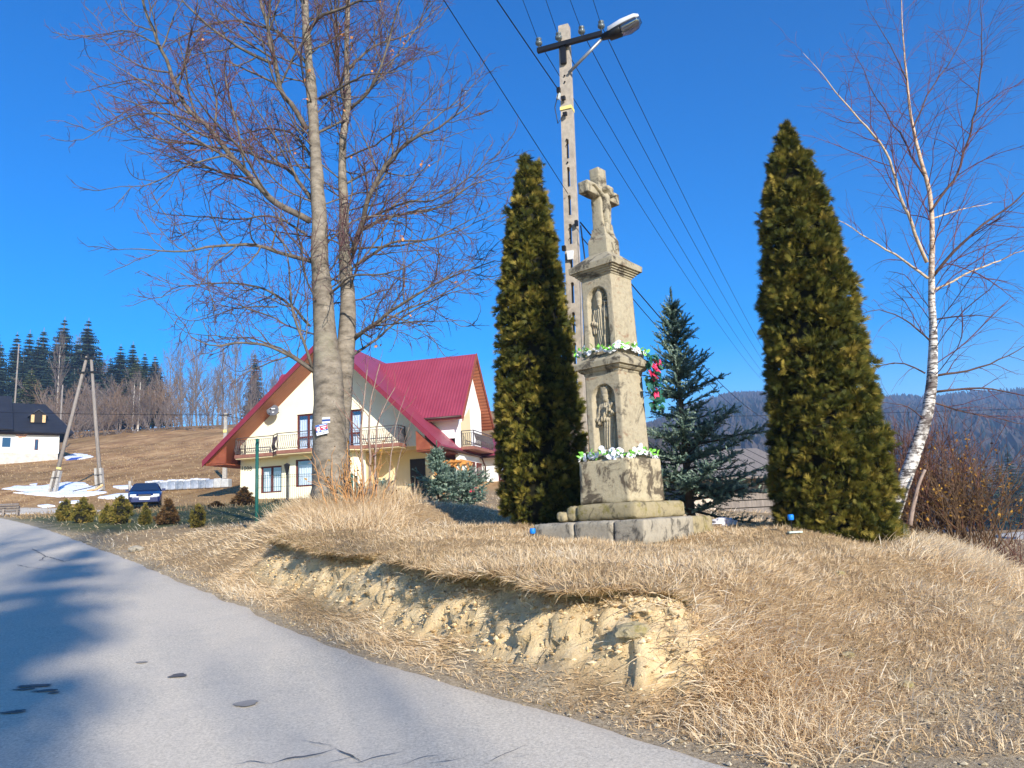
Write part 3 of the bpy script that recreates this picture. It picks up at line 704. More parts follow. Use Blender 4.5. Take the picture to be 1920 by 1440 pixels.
bq = empty('rose_bouquet', (1.37, 9.9, 1.25), math.radians(48), 'hanging bunch of pink artificial roses with dark leaves tied to the shrine', 'bouquet')
for x, y, z in [(.30, -.46, 2.23), (.40, -.47, 2.30), (.24, -.45, 2.16), (.37, -.44, 2.15), (.44, -.42, 2.20), (.30, -.47, 2.11), (.36, -.45, 1.94), (.33, -.40, 1.74), (.47, -.46, 2.34), (.27, -.49, 2.26), (.34, -.5, 2.20), (.30, -.48, 1.86)]:
    o = link('rose', ros[g.integers(2)], bq, (x, y, z)); aim(o, (.2 + g.normal() * .3, -1, .35 + g.normal() * .3), g); o.scale = [.8 + .35 * g.random()] * 3
for i in range(90):
    t = g.random(); z = 2.42 - .74 * t; x = .31 + (.12 - .07 * t) * g.normal(); y = -.44 + .03 * g.normal()
    o = link('leaf', dle[g.integers(2)], bq, (x, y, z)); o.rotation_euler = (g.normal() * .7, .5 + g.normal() * .6, -1.5 + g.normal() * 1.2); o.scale = [.8 + .5 * g.random()] * 3
for x in (.28, .34, .38): MB().tube([(x, -.37, 2.42), (x + .03, -.41, 2.2), (.34, -.40, 1.95), (.33, -.38, 1.7)], .006, 5).build('stem', FDARK, bq)
# ------------------------------------------------------------------ building materials
def wall_mat(name, c1, c2):
    m, nt, b = nodes(name)
    nt.links.new(ramp(nt, noise_tex(nt, .8, 6, .6), [(.3, c1), (.7, c2)]), b.inputs['Base Color']); b.inputs['Roughness'].default_value = .92; b.inputs['Specular IOR Level'].default_value = .15
    bump(nt, b, noise_tex(nt, 60, 3, .6), .15, .01); return m
CREAM = wall_mat('plaster_cream', lin(232, 224, 194), lin(242, 236, 210))
WHITEW = wall_mat('plaster_white', lin(232, 228, 220), lin(240, 238, 232))
BEIGE = wall_mat('plaster_beige', lin(212, 192, 150), lin(222, 204, 164))
def rib_mat(name, c1, c2, axis_i, freq, rough=.4, bs=.5):
    m, nt, b = nodes(name)
    nt.links.new(ramp(nt, noise_tex(nt, .7, 5, .6), [(.3, c1), (.7, c2)]), b.inputs['Base Color']); b.inputs['Roughness'].default_value = rough; b.inputs['Specular IOR Level'].default_value = .4
    tc = nt.nodes.new('ShaderNodeTexCoord'); w = nt.nodes.new('ShaderNodeTexWave'); w.bands_direction = 'XYZ'[axis_i]; w.inputs['Scale'].default_value = freq; w.wave_profile = 'TRI'
    nt.links.new(tc.outputs['Object'], w.inputs[0]); bump(nt, b, w.outputs['Fac'], bs, .04); return m
ROOF_Y = rib_mat('roof_metal_red', lin(136, 52, 68), lin(150, 62, 78), 1, 1.6)
ROOF_X = rib_mat('roof_metal_red_cross', lin(136, 52, 68), lin(150, 62, 78), 0, 1.6)
SOFFIT = rib_mat('soffit_boards', lin(136, 78, 50), lin(158, 94, 62), 1, 2.2, .6, .6)
WOODB = mat('fascia_wood', lin(124, 62, 40), lin(146, 80, 54), 3, .6)
TRIM = mat('roof_trim', lin(128, 44, 60), lin(118, 38, 52), 3, .4)
FRAME = mat('window_frame_brown', lin(84, 30, 26), lin(98, 40, 32), 6, .5)
PANE = glass_mat('window_glass', (.92, .94, .96, 1), .12)
CURT = mat('curtain', lin(244, 246, 248), lin(214, 218, 226), 10, .9, stretch=(8, 1, .3))
IRON = mat('railing_iron', lin(56, 48, 50), lin(84, 72, 70), 12, .5, spec=.4)
SLABC = mat('balcony_edge', lin(128, 84, 70), lin(146, 100, 84), 4, .7)
GUTTER = mat('gutter_brown', lin(66, 42, 36), None, rough=.4)
BLACK = mat('black_metal', lin(26, 26, 28), None, rough=.45, spec=.4)
DKINT = mat('interior_dark', lin(40, 36, 34), None, rough=.9)

def strip_wall(mb, x0, x1, top, y0, y1, openings):
    """wall in the XZ plane between y0 and y1 with rectangular openings; top(x) = height of its upper edge"""
    xs_ = sorted(set([x0, x1] + [v for o in openings for v in o[:2]] + [x for x in (XR,) if x0 < x < x1]))
    for a, b in zip(xs_[:-1], xs_[1:]):
        cuts = sorted([o for o in openings if o[0] <= a + 1e-6 and o[1] >= b - 1e-6], key=lambda o: o[2])
        z = [0]
        for o in cuts:
            if o[2] > z[0]: mb.prism([(a, z[0]), (b, z[0]), (b, o[2]), (a, o[2])], 1, y0, y1)
            z[0] = o[3]
        mb.prism([(a, z[0]), (b, z[0]), (b, top(b)), (a, top(a))], 1, y0, y1)
def window(parent, x0, x1, z0, z1, y, leaves=2, bar=None, fr=.09, curtain=True):
    """a window in the XZ plane at depth y: frame > pane, curtain"""
    mb = MB()
    mb.box2((x0, y, z0), (x0 + fr, y + .1, z1)); mb.box2((x1 - fr, y, z0), (x1, y + .1, z1)); mb.box2((x0 + fr, y, z0), (x1 - fr, y + .1, z0 + fr)); mb.box2((x0 + fr, y, z1 - fr), (x1 - fr, y + .1, z1))
    for i in range(1, leaves):
        c = x0 + (x1 - x0) * i / leaves; mb.box2((c - fr * .65, y + .002, z0 + fr), (c + fr * .65, y + .098, z1 - fr))
    if bar: mb.box2((x0 + fr, y + .004, bar - .05), (x1 - fr, y + .096, bar + .05))
    w = mb.build('window', FRAME, parent)
    e = (x1 - x0) / leaves
    for i in range(leaves):
        MB().box2((x0 + e * i + fr * .6, y + .04, z0 + fr * .5), (x0 + e * (i + 1) - fr * .6, y + .055, z1 - fr * .5)).build('pane', PANE, w)
    if curtain:
        n = 40; u = np.linspace(x0 + .05, x1 - .05, n); yy = y + .22 + .03 * np.sin(u * 38)
        V = np.concatenate([np.c_[u, yy, np.full(n, z0 + .04)], np.c_[u, yy, np.full(n, z1 - .3)]]); i = np.arange(n - 1)
        MB().add(V, np.stack([i, i + 1, n + i + 1, n + i], 1)).build('curtain', CURT, w, True)
    return w
def text_mesh(s, size, m, name, parent, loc, rot, ext=.01):
    cu_ = bpy.data.curves.new(name, 'FONT'); cu_.body = s; cu_.size = size; cu_.extrude = ext; cu_.align_x = 'CENTER'
    t = bpy.data.objects.new('tmp_text', cu_); COL.objects.link(t); dg = bpy.context.evaluated_depsgraph_get()
    me = bpy.data.meshes.new_from_object(t.evaluated_get(dg)); bpy.data.objects.remove(t); bpy.data.curves.remove(cu_)
    me.materials.clear(); me.materials.append(m); return link(name, me, parent, loc, rot)
def railing(parent, pts, z, h=1.0, belly=.12, step=.13, mt=None):
    """bent-bar balcony railing along a plan polyline: rails and posts, bars as one part"""
    mb = MB(); P = np.array(pts, float)
    for zz, t in ((z + .1, .03), (z + h, .045), (z + h - .14, .02)):
        for a, b in zip(P[:-1], P[1:]): mb.beam((a[0], a[1], zz), (b[0], b[1], zz), t, t)
    for p in P: mb.box((p[0], p[1], z + h / 2), (.05, .05, h))
    mb.build('rail_frame', mt or IRON, parent)['kind'] = 'stuff'
    mb = MB()
    for a, b in zip(P[:-1], P[1:]):
        L = np.linalg.norm(b - a); d = (b - a) / L; nrm_ = np.array([d[1], -d[0]])
        for s in np.arange(step, L - .02, step):
            q = a + d * s; pr = [(0, .1), (belly * .75, .22), (belly, .38), (belly * .35, .62), (0, h - .14)]
            mb.tube([(q[0] + nrm_[0] * o, q[1] + nrm_[1] * o, z + zz) for o, zz in pr], .018, 4, False)
    mb.build('rail_bars', mt or IRON, parent)['kind'] = 'stuff'

# ------------------------------------------------------------------ the house with the red roof
HX, HY = -17.7 + .82, 46.0 - .2
HZ = 3.30
HO = empty('family_house', (HX, HY, HZ), math.radians(-14), 'large cream house with red metal roof, long balcony and satellite dish', 'house')
opn = [(1.45, 2.95, .55, 2.15), (4.3, 5.9, .75, 2.35), (7.0, 8.2, .75, 2.35), (4.0, 5.55, 2.92, 5.15), (6.95, 8.5, 2.92, 5.15)]
XR, ZR_ = 6.85, 9.45
rl = lambda x: 2.62 + (x + 1.5) * (ZR_ - 2.62) / (XR + 1.5)
rr = lambda x: 2.52 + (14.2 - x) * (ZR_ - 2.52) / (14.2 - XR)
top = lambda x: min(rl(x), rr(x)) - .28
mb = MB(); strip_wall(mb, 0, 8.6, top, 0, .3, opn)
mb.prism([(8.6, 2.7), (12.6, 2.7), (12.6, top(12.6)), (8.6, top(8.6))], 1, 0, .3)
mb.box2((.0, .3, -.6), (.3, 10.7, 3.4)); mb.box2((12.3, .3, 2.7), (12.6, 10.7, 3.5)); mb.box2((0, 10.7, -.6), (12.6, 11, 3.4))
mb.box2((-.01, -.01, -.8), (8.62, .31, .003))
mb.build('wall', CREAM, HO)
mb = MB(); mb.box2((8.6, 1.7, -.6), (12.9, 1.95, 2.7)); mb.box2((8.35, .3, -.6), (8.6, 1.7, 2.7)); mb.box2((8.6, .3, 2.55), (12.6, 1.7, 2.7)); mb.build('terrace_wall', BEIGE, HO)
mb = MB(); mb.box2((10.9, 1.66, .0), (11.9, 1.72, 2.1)); mb.build('terrace_door', DKINT, HO)
mb = MB(); mb.prism([(3.3, 0.02), (3.9, -.62), (8.0, -.62), (8.45, .02)], 2, -.6, 2.72); 
for o in opn[1:3]: pass
# front bay: walls round its two windows
mb = MB()
for (a, b, z0, z1) in [(3.9, 4.3, -.6, 2.72), (5.9, 7.0, -.6, 2.72), (8.0, 8.2, -.6, 2.72), (4.3, 5.9, -.6, .75), (4.3, 5.9, 2.35, 2.72), (7.0, 8.0, -.6, .75), (7.0, 8.0, 2.35, 2.72)]: mb.box2((a, -.62, z0), (b, -.42, z1))
mb.prism([(3.3, -.01), (3.9, -.62), (3.9, -.42), (3.45, -.01)], 2, -.6, 2.72); mb.prism([(8.7, -.01), (8.2, -.62), (8.2, -.42), (8.55, -.01)], 2, -.6, 2.72)
mb.build('bay_wall', CREAM, HO)
window(HO, 1.45, 2.95, .55, 2.15, .1)
window(HO, 4.3, 5.9, .75, 2.35, -.55, 1); window(HO, 7.0, 8.0, .75, 2.35, -.55, 1)
window(HO, 4.0, 5.55, 2.92, 5.15, .1, 2, 3.75); window(HO, 6.95, 8.5, 2.92, 5.15, .1, 2, 3.75)
# balcony
mb = MB(); mb.prism([(.3, -.01), (.3, -1.05), (3.0, -1.05), (3.7, -1.75), (8.2, -1.75), (8.9, -1.05), (11.4, -1.05), (11.4, -.01)], 2, 2.66, 2.86); mb.build('balcony', SLABC, HO)
mb = MB(); mb.prism([(.35, -.03), (.35, -1.0), (3.0, -1.0), (3.7, -1.7), (8.2, -1.7), (8.9, -1.0), (11.35, -1.0), (11.35, -.03)], 2, 2.60, 2.657); mb.build('balcony_soffit', BEIGE, HO)
railing(HO, [(.36, -.06), (.36, -1.0), (3.0, -1.0), (3.72, -1.7), (8.18, -1.7), (8.88, -1.0), (11.34, -1.0), (11.34, -.06)], 2.86)
# main roof: ridge runs back from the gable
def slab(pts, axis_i, a, b, m, name, parent): mb = MB(); mb.prism(pts, axis_i, a, b); return mb.build(name, m, parent)
def rafter_pair(off, th, y0, y1, m, name, e=0.0):
    slab([(-1.5 + e, rl(-1.5 + e) - off), (XR, ZR_ - off), (XR, ZR_ - off - th), (-1.5 + e, rl(-1.5 + e) - off - th)], 1, y0, y1, m, name, HO)
    slab([(XR + .003, ZR_ - off), (14.2 - e, rr(14.2 - e) - off), (14.2 - e, rr(14.2 - e) - off - th), (XR + .003, ZR_ - off - th)], 1, y0, y1, m, name, HO)
rafter_pair(0, .16, -1.6, 11.6, ROOF_Y, 'roof'); rafter_pair(.24, .07, -1.52, 11.5, SOFFIT, 'soffit', .08); rafter_pair(-.04, .36, -1.66, -1.601, TRIM, 'verge_board', -.06)
mb = MB(); mb.box2((-1.4, -1.5, 2.3), (-.02, 11.4, 2.37)); mb.box2((-1.4, -1.5, 2.37), (-1.33, 11.4, 2.5)); mb.prism([(-1.3, 2.4), (-.03, 2.4), (-.03, 3.4)], 1, -1.45, -1.38); mb.build('eave_box', WOODB, HO)
mb = MB(); mb.prism([(12.63, 2.3), (13.9, 2.3), (12.63, 3.4)], 1, -1.45, -1.38); mb.box2((12.62, -1.38, 2.22), (14.0, 11.4, 2.29)); mb.build('eave_box', WOODB, HO)
for x, z in ((-1.58, 2.42), (14.28, 2.34)): MB().tube([(x, -1.55, z), (x, 11.5, z)], .075, 8).build('gutter', GUTTER, HO, True)
MB().tube([(14.2, -1.2, 2.3), (13.6, .6, 2.0), (12.98, 1.6, 1.9), (12.98, 1.6, -.4)], .05, 7).build('downpipe', GUTTER, HO, True)
# cross wing
WY, WZ = 4.3, 8.75
mb = MB(); mb.prism([(WY - 2.4, -.6), (WY + 2.4, -.6), (WY + 2.4, 5.35), (WY, WZ - .3), (WY - 2.4, 5.35)], 0, 13.85, 14.1)
mb.box2((8.2, WY - 2.4, 3.2), (13.85, WY - 2.15, 5.2)); mb.box2((8.2, WY + 2.15, -.6), (13.85, WY + 2.4, 5.2)); mb.build('wing_wall', WHITEW, HO)
MB().prism([(WY - 2.4, 3), (WY + 2.4, 3), (WY + 2.4, 5.35), (WY, WZ - .3), (WY - 2.4, 5.35)], 0, .9, 1.15).build('far_gable', WHITEW, HO)
he = WZ - 3.35 * 1.3
slab([(WY - 3.35, he), (WY, WZ), (WY, WZ - .16), (WY - 3.35, he - .16)], 0, .15, 14.7, ROOF_X, 'roof', HO)
slab([(WY + .003, WZ), (WY + 3.35, he), (WY + 3.35, he - .16), (WY + .003, WZ - .16)], 0, .15, 14.7, ROOF_X, 'roof', HO)
slab([(WY - 3.28, he - .15), (WY, WZ - .24), (WY, WZ - .3), (WY - 3.28, he - .21)], 0, .2, 14.65, SOFFIT, 'soffit', HO); slab([(WY + .003, WZ - .24), (WY + 3.28, he - .15), (WY + 3.28, he - .21), (WY + .003, WZ - .3)], 0, .2, 14.65, SOFFIT, 'soffit', HO)
for pts in ([(WY - 3.4, he - .1), (WY, WZ + .04), (WY, WZ - .3), (WY - 3.4, he - .36)], [(WY + .003, WZ + .04), (WY + 3.4, he - .1), (WY + 3.4, he - .36), (WY + .003, WZ - .3)]): slab(pts, 0, 14.701, 14.76, WOODB, 'verge_board', HO)
MB().tube([(9.0, WY - 3.4, he - .05), (14.65, WY - 3.4, he - .05)], .07, 8).build('gutter', GUTTER, HO, True)
mb = MB(); mb.box2((14.11, WY - 2.1, 2.5), (15.0, WY + 2.2, 2.68)); mb.build('side_balcony', SLABC, HO)
railing(HO, [(14.16, WY - 2.04), (14.94, WY - 2.04), (14.94, WY + 2.1), (14.16, WY + 2.1)], 2.68, .95)
mb = MB(); mb.prism([(WY - 2.0, 2.7), (WY - .1, 2.7), (WY - .1, 5.3), (WY - 2.0, 4.1)], 0, 14.105, 14.13); mb.build('loggia_panel', BEIGE, HO)
for y in (WY - .5, WY + .9):
    mb = MB(); mb.box2((14.11, y, .5), (14.20, y + .9, 1.9)); w_ = mb.build('window', FRAME, HO); MB().box2((14.195, y + .09, .59), (14.21, y + .81, 1.81)).build('pane', PANE, w_)
AX, AY = .55, -2.3
# side annex
mb = MB(); mb.box2((14.12, 6.72, -.6), (18.8, 11.8, 2.5)); mb.build('annex_wall', WHITEW, HO)
slab([(5.9, 2.35), (12.1, 5.0), (12.1, 4.86), (5.9, 2.21)], 0, 14.15, 19.4, ROOF_X, 'roof', HO)
MB().tube([(14.2, 5.85, 2.28), (19.3, 5.85, 2.28)], .065, 8).build('gutter', GUTTER, HO, True); MB().tube([(14.3, 5.9, 2.2), (14.3, 6.6, 1.7), (14.3, 6.64, -.5)], .05, 7).build('downpipe', GUTTER, HO, True)
for x in (15.2, 17.0):
    mb = MB(); mb.box2((x, 6.66, .7), (x + .8, 6.73, 2.0)); w_ = mb.build('window', FRAME, HO); MB().box2((x + .09, 6.645, .79), (x + .71, 6.655, 1.91)).build('pane', PANE, w_)
HO.scale = (.957, 1, 1)
# house number
for i, (ch, dz) in enumerate(zip('1008', (0, -.02, -.03, -.05))): text_mesh(ch, .36, BLACK, 'digit', HO, (.14 + .2 * i, -.012, 2.02 + dz), (math.pi / 2, 0, 0))
# satellite dish
SD = empty('satellite_dish', (0, 0, 0), 0, 'round grey satellite dish under the house eave', 'satellite dish')
M_h = Matrix.Translation((HX, HY, HZ)) @ Matrix.Rotation(math.radians(-14), 4, 'Z')
SD.matrix_world = M_h @ Matrix.Translation((2.72 * .957, -.62, 5.42))
DISH = mat('dish_grey', lin(84, 86, 94), lin(96, 98, 106), 4, .6)
pf = [(0, 0), (.12, .008), (.24, .034), (.34, .07), (.365, .085), (.36, .095), (.24, .046), (.12, .02), (0, .012)]
MB().lathe([(max(r, .002), z) for r, z in pf], 28).build('reflector', DISH, SD, True, rot=(math.radians(72), 0, math.radians(18)))
MB().tube([(.05, -.1, -.3), (.13, -.42, -.26), (.15, -.5, -.02)], .014, 5).build('feed_arm', DISH, SD); MB().box((.15, -.52, 0), (.07, .1, .07)).build('receiver', BLACK, SD)
MB().tube([(0, .05, 0), (.02, .3, 0), (.02, .62, -.02)], .03, 6).build('bracket', DISH, SD)
LBL = mat('dish_print', lin(220, 222, 224), None)
for z in (.12, -.1): MB().box((.035, -.075 + .03, z), (.22 - .1 * (z < 0), .008, .07), rotz(math.radians(18)) @ rotx(math.radians(-18))).build('label_plate', LBL, SD)

# pergola beside the house, garden lantern
PINE = mat('pergola_wood', lin(190, 128, 58), lin(214, 152, 78), 5, .65, stretch=(1, 1, .2))
pg = hit(842, 925, 20, 60); pgx, pgy = at(842, 900, 40.5)[:2]
PG = empty('garden_pergola', (pgx, pgy, gz(pgx, pgy)), math.radians(-14), 'honey coloured timber pergola beside the house wall', 'pergola')
zt = at(842, 872, 40.5)[2] - gz(pgx, pgy)
for x in (-.75, .7):
    for y in (0, 1.2): MB().box((x, y, zt / 2), (.12, .12, zt)).build('post', PINE, PG)
for y in (0, 1.2): MB().box((0, y, zt + .06), (2.0, .08, .14)).build('beam', PINE, PG)
for k in range(7): MB().box((-.78 + .26 * k, .6, zt + .19), (.06, 1.9, .12)).build('rafter', PINE, PG)
for x, s in ((-.75, 1), (.7, -1)): MB().beam((x, -.002, zt - .45), (x + s * .42, -.002, zt + .02), .07, .07).build('brace', PINE, PG)
lx, ly = at(538, 900, 41)[:2]; lz = gz(lx, ly); zt = at(538, 868, 41)[2] - lz
LN = empty('garden_lantern', (lx, ly, lz), 0, 'black tapered garden lantern on a tall thin post before the bay', 'lantern')
MB().tube([(0, 0, 0), (0, 0, zt - .65)], .045, 8).build('post', BLACK, LN, True); MB().lathe([(.11, 0), (.09, .12), (.05, .2)], 10).build('base', BLACK, LN)
lh = MB().lathe([(.05, zt - .68), (.06, zt - .6), (.17, zt - .12), (.19, zt - .1), (.05, zt - .02), (.02, zt)], 6).build('lantern_head', BLACK, LN)

# ------------------------------------------------------------------ white house with black roof on the slope
BROOF = rib_mat('roof_black', lin(28, 30, 38), lin(38, 40, 48), 2, 1.4, .6, .3)
PLY = mat('plywood', lin(196, 160, 112), lin(212, 178, 132), 5, .8)
PLINTH = mat('plinth_plaster', lin(176, 168, 158), lin(204, 198, 186), 2, .9)
wx, wy = at(109, 862, 93)[:2]
WH = empty('hillside_house', (wx, wy, gz(wx, wy)), math.radians(38), 'white plastered house with black roof and unfinished dormer on the meadow slope', 'house')
k = 93 / F
mb = MB(); mb.box2((-16, 0, .75), (0, 8, 3.0)); mb.build('wall', WHITEW, WH)
mb = MB(); mb.box2((-15.9, .06, -1.5), (-.05, 7.9, .75)); mb.build('plinth', PLINTH, WH)
mb = MB(); mb.box2((-16, -.02, 3.0), (0, .1, 3.35)); mb.build('timber_plate', mat('old_timber', lin(70, 60, 54), lin(96, 84, 74), 3, .9), WH)
V = [(-17, -.9, 3.15), (1.4, -.9, 3.15), (-1.4, 4, 7.35), (-17, 4, 7.35), (1.4, 8.9, 3.15), (-17, 8.9, 3.15)]
rf = MB().add(V, [[0, 1, 2, 3], [3, 2, 4, 5]], [[1, 4, 2]]).build('roof', BROOF, WH); md = rf.modifiers.new('thick', 'SOLIDIFY'); md.thickness = .18; md.offset = 1
V = [(-17, -1.5, 3.35), (-5.0, -1.5, 3.35), (-5.0, 4, 8.2), (-17, 4, 8.2), (-5.0, 9, 3.35), (-17, 9, 3.35)]
rf2 = MB().add(V, [[0, 1, 2, 3], [3, 2, 4, 5]]).build('roof', BROOF, WH); md = rf2.modifiers.new('thick', 'SOLIDIFY'); md.thickness = .18; md.offset = 1
mb = MB(); mb.prism([(-3.2, 4.6), (-1.5, 4.6), (-1.5, 5.5), (-2.35, 6.1), (-3.2, 5.5)], 1, .25, 2.4); dm = mb.build('dormer', DKINT, WH)
for x in (-1.75, -2.95): MB().box((x, .22, 5.1), (.35, .04, .95)).build('board', PLY, WH)
mb = MB(); mb.prism([(-3.4, 5.35), (-2.35, 6.2), (-1.3, 5.35), (-1.3, 5.45), (-2.35, 6.32), (-3.4, 5.45)], 1, .1, 2.6); mb.build('dormer_roof', BROOF, WH)
WFW = mat('window_frame_grey', lin(200, 204, 208), None, rough=.5)
for x0, x1, z0, z1 in ((-6.9, -6.3, 1.4, 2.7), (-6.0, -5.0, 1.4, 2.7), (-2.6, -2.2, 1.15, 2.5)):
    w_ = MB().box2((x0, -.04, z0), (x1, .02, z1)).build('window', WFW if x0 < -3 else FRAME, WH); MB().box2((x0 + .08, -.05, z0 + .08), (x1 - .08, -.035, z1 - .08)).build('pane', mat('pane_dark_blue', lin(34, 66, 96), None, rough=.08, spec=.6), w_)
mb = MB()
for k_, (x, z) in enumerate([(-4.4, 2.95), (-4.0, 2.95), (-3.75, 2.8), (-4.15, 2.72), (-3.6, 3.0)]): mb.box((x, -.03, z), (.36, .08, .2))
mb.build('patched_brickwork', mat('brick_patch', lin(190, 130, 100), lin(206, 178, 150), 3), WH)['kind'] = 'stuff'
# barn roof farther up
bx_, by_ = at(8, 750, 140)[:2]
BN = empty('grey_barn', (bx_, by_, gz(bx_, by_)), 0, 'old grey barn with weathered shingle roof behind the black-roofed house', 'barn')
OLDW = mat('weathered_boards', lin(112, 104, 98), lin(142, 132, 124), 3, .9, stretch=(6, 6, .6))
MB().box2((-5, 0, -1), (3, 6, 3.6)).build('wall', OLDW, BN); mb = MB(); mb.prism([(-.6, 3.4), (3, 6.6), (6.6, 3.4), (6.6, 3.6), (3, 6.85), (-.6, 3.6)], 0, -5.6, 3.6); mb.build('roof', OLDW, BN)

# ------------------------------------------------------------------ poles on the left
POLEW = mat('pole_wood', lin(116, 108, 102), lin(150, 140, 130), 6, .9, stretch=(4, 4, .3))
CONC = mat('concrete', lin(148, 142, 134), lin(176, 170, 160), 8, .92, .3, 50)
CONCP = mat('pole_concrete', lin(150, 140, 128), lin(178, 166, 150), 9, .92, .4, 60)
GLASSI = mat('insulator_glass', lin(96, 104, 106), None, rough=.15, spec=.6)
YEL = mat('yellow_paint', lin(214, 196, 100), lin(226, 212, 142), 5, .7)
D = 54.0
f1, f2, t1, t2 = at(100, 903, D), at(189, 908, D), at(163, 668, D), at(171, 672, D)
f1[2] = gz(*f1[:2]); f2[2] = gz(*f2[:2])
AF = empty('a_frame_pole', (f1 + f2) / 2, 0, 'leaning pair of timber poles joined at the top, on concrete stubs', 'utility pole')
o_ = (f1 + f2) / 2
MB().tube([f1 - o_ + (0, 0, .4), (f1 + t1) / 2 - o_, t1 - o_], [.15, .125, .10], 10).build('pole', POLEW, AF, True); MB().tube([f2 - o_ + (0, 0, .4), (f2 + t2) / 2 - o_, t2 - o_], [.15, .125, .10], 10).build('pole', POLEW, AF, True)
for f_, t_ in ((f1, t1), (f2, t2)):
    d_ = (t_ - f_) / np.linalg.norm(t_ - f_); a_ = f_ - o_
    for s in (-.2, .2): MB().beam(a_ - d_ * .4 + (s, -.05, 0), a_ + d_ * 1.6 + (s * .9, -.05, 0), .16, .3).build('concrete_stub', CONC, AF)
    MB().beam(a_ + d_ * 1.1 + (-.3, -.2, 0), a_ + d_ * 1.1 + (.3, -.2, 0), .05, .05).build('strap', BLACK, AF)
c1, c2 = t1 - o_ + (t2 - t1) * .5, None
for dz, w in ((-.1, 1.1), (-1.15, 1.5)):
    MB().beam(c1 + (-w / 2, -.15, dz), c1 + (w / 2, -.15, dz), .09, .11).build('crossarm', BLACK, AF)
    for s in (-.45, 0, .45): MB().lathe([(.03, 0), (.03, .1), (.075, .12), (.08, .2), (.05, .26), (.03, .3)], 8).build('insulator', BLACK, AF, loc=c1 + (s * w, -.15, dz + .06))
d_ = (t1 - f1); MB().tube([f1 + d_ * .17 - o_, f1 + d_ * .185 - o_], .178, 10, False).build('yellow_band', YEL, AF)
# straight concrete pole behind the house corner
px_, py_ = at(421, 915, 58)[:2]; z_ = gz(px_, py_)
CP2 = empty('concrete_post', (px_, py_, z_), 0, 'plain square concrete pole carrying wires behind the red-roofed house', 'utility pole')
ht = at(417, 775, 58)[2] - z_
MB().box((0, 0, ht / 2), (.3, .24, ht), taper=.7).build('post', CONC, CP2); MB().box((0, -.05, ht - .15), (.9, .08, .08)).build('crossarm', BLACK, CP2)
MB().box((0, -.13, ht * .72), (.27, .02, .22)).build('yellow_plate', YEL, CP2)
# thin pale pole among the trees
for px, pt, pb, Dd, lab in ((29, 645, 740, 120, 'slim pale pole standing beyond the grey barn'), (113, 722, 800, 105, 'slim grey pole just past the corner of the black-roofed house')):
    q = at(px, pb, Dd); z_ = gz(q[0], q[1]); h_ = at(px, pt, Dd)[2] - z_
    o = MB().tube([(0, 0, -.3), (0, 0, h_ / 2), (0, 0, h_)], [.16, .13, .1], 8).build('thin_pole', POLEW, None, True, loc=(q[0], q[1], z_)); tag(o, lab, 'pole')

# ------------------------------------------------------------------ parked car
q = at(272, 957, 43); cz = gz(q[0], q[1])
CARP = mat('car_paint_navy', lin(20, 30, 74), lin(24, 36, 86), 2, .22, spec=.6)
CAR = empty('parked_car', (q[0], q[1], cz), math.radians(25), 'dark blue hatchback car parked beyond the lawn and little bushes', 'car')
# lengthwise sections: (y, half width at sill, half width at belt, z sill, z belt, z top, half width top)
secs = [(-2.05, .62, .66, .30, .52, .56, .60), (-1.95, .76, .80, .22, .62, .68, .70), (-1.5, .82, .84, .20, .74, .80, .74), (-.75, .84, .86, .20, .86, .93, .74), (-.70, .84, .86, .20, .87, .94, .73), (.05, .85, .87, .20, .90, 1.40, .58), (.8, .85, .87, .20, .91, 1.43, .58), (1.45, .84, .86, .22, .90, 1.34, .57), (1.9, .80, .83, .26, .84, .96, .70), (2.05, .70, .74, .32, .64, .74, .66)]
V = []; n = 8
for y, a, b_, zs, zb, zt_, c in secs: V += [(-a * .9, y, zs), (-a, y, zs + .12), (-b_, y, zb), (-c, y, zt_ - .03), (-c * .8, y, zt_), (c * .8, y, zt_), (c, y, zt_ - .03), (b_, y, zb), (a, y, zs + .12), (a * .9, y, zs)]
n = 10; m_ = len(secs); i = np.arange(m_ - 1)[:, None] * n; j = np.arange(n)[None]; j2 = (j + 1) % n
qd = np.stack([i + j, i + j2, i + n + j2, i + n + j], -1).reshape(-1, 4)
bd = MB().add(V, qd, [[0, k + 1, k] for k in range(1, 9)] + [[(m_ - 1) * n, (m_ - 1) * n + k, (m_ - 1) * n + k + 1] for k in range(1, 9)]).build('body', CARP, CAR, True); bevel(bd, .03, 2, 20)
CGL = mat('car_glass', lin(30, 44, 66), None, rough=.05, spec=.8)
MB().add([(-.70, -.72, .955), (.70, -.72, .955), (.52, .03, 1.405), (-.52, .03, 1.405)], [[0, 1, 2, 3]]).build('windscreen', CGL, CAR)
for s in (-1, 1):
    MB().add([(s * .845, -.55, .92), (s * .875, 1.4, .93), (s * .60, 1.3, 1.34), (s * .605, .12, 1.38)], [[0, 1, 2, 3]]).build('side_window', CGL, CAR)
    MB().box((s * .93, -.5, .98), (.18, .1, .13)).build('mirror', CARP, CAR)
    MB().box((s * .56, -1.99, .60), (.30, .14, .13), rotz(s * .15)).build('headlight', mat('headlight_glass', lin(214, 218, 222), None, rough=.1, spec=.8), CAR)
    MB().box((s * .3, -.2, 1.04), (.36, .12, .3)).build('headrest', BLACK, CAR)
    for y in (-1.3, 1.25):
        w_ = MB().lathe([(.06, -.09), (.29, -.09), (.31, -.05), (.31, .05), (.29, .09), (.06, .09)], 18).build('tyre', mat('tyre_rubber', lin(24, 24, 24), None), CAR, True, loc=(s * .74, y, .31), rot=(0, math.pi / 2, 0)); MB().lathe([(.02, .085), (.19, .095), (.2, .08)], 12).build('rim', mat('rim_metal', lin(150, 152, 156), None, rough=.3, metal=.8), w_)
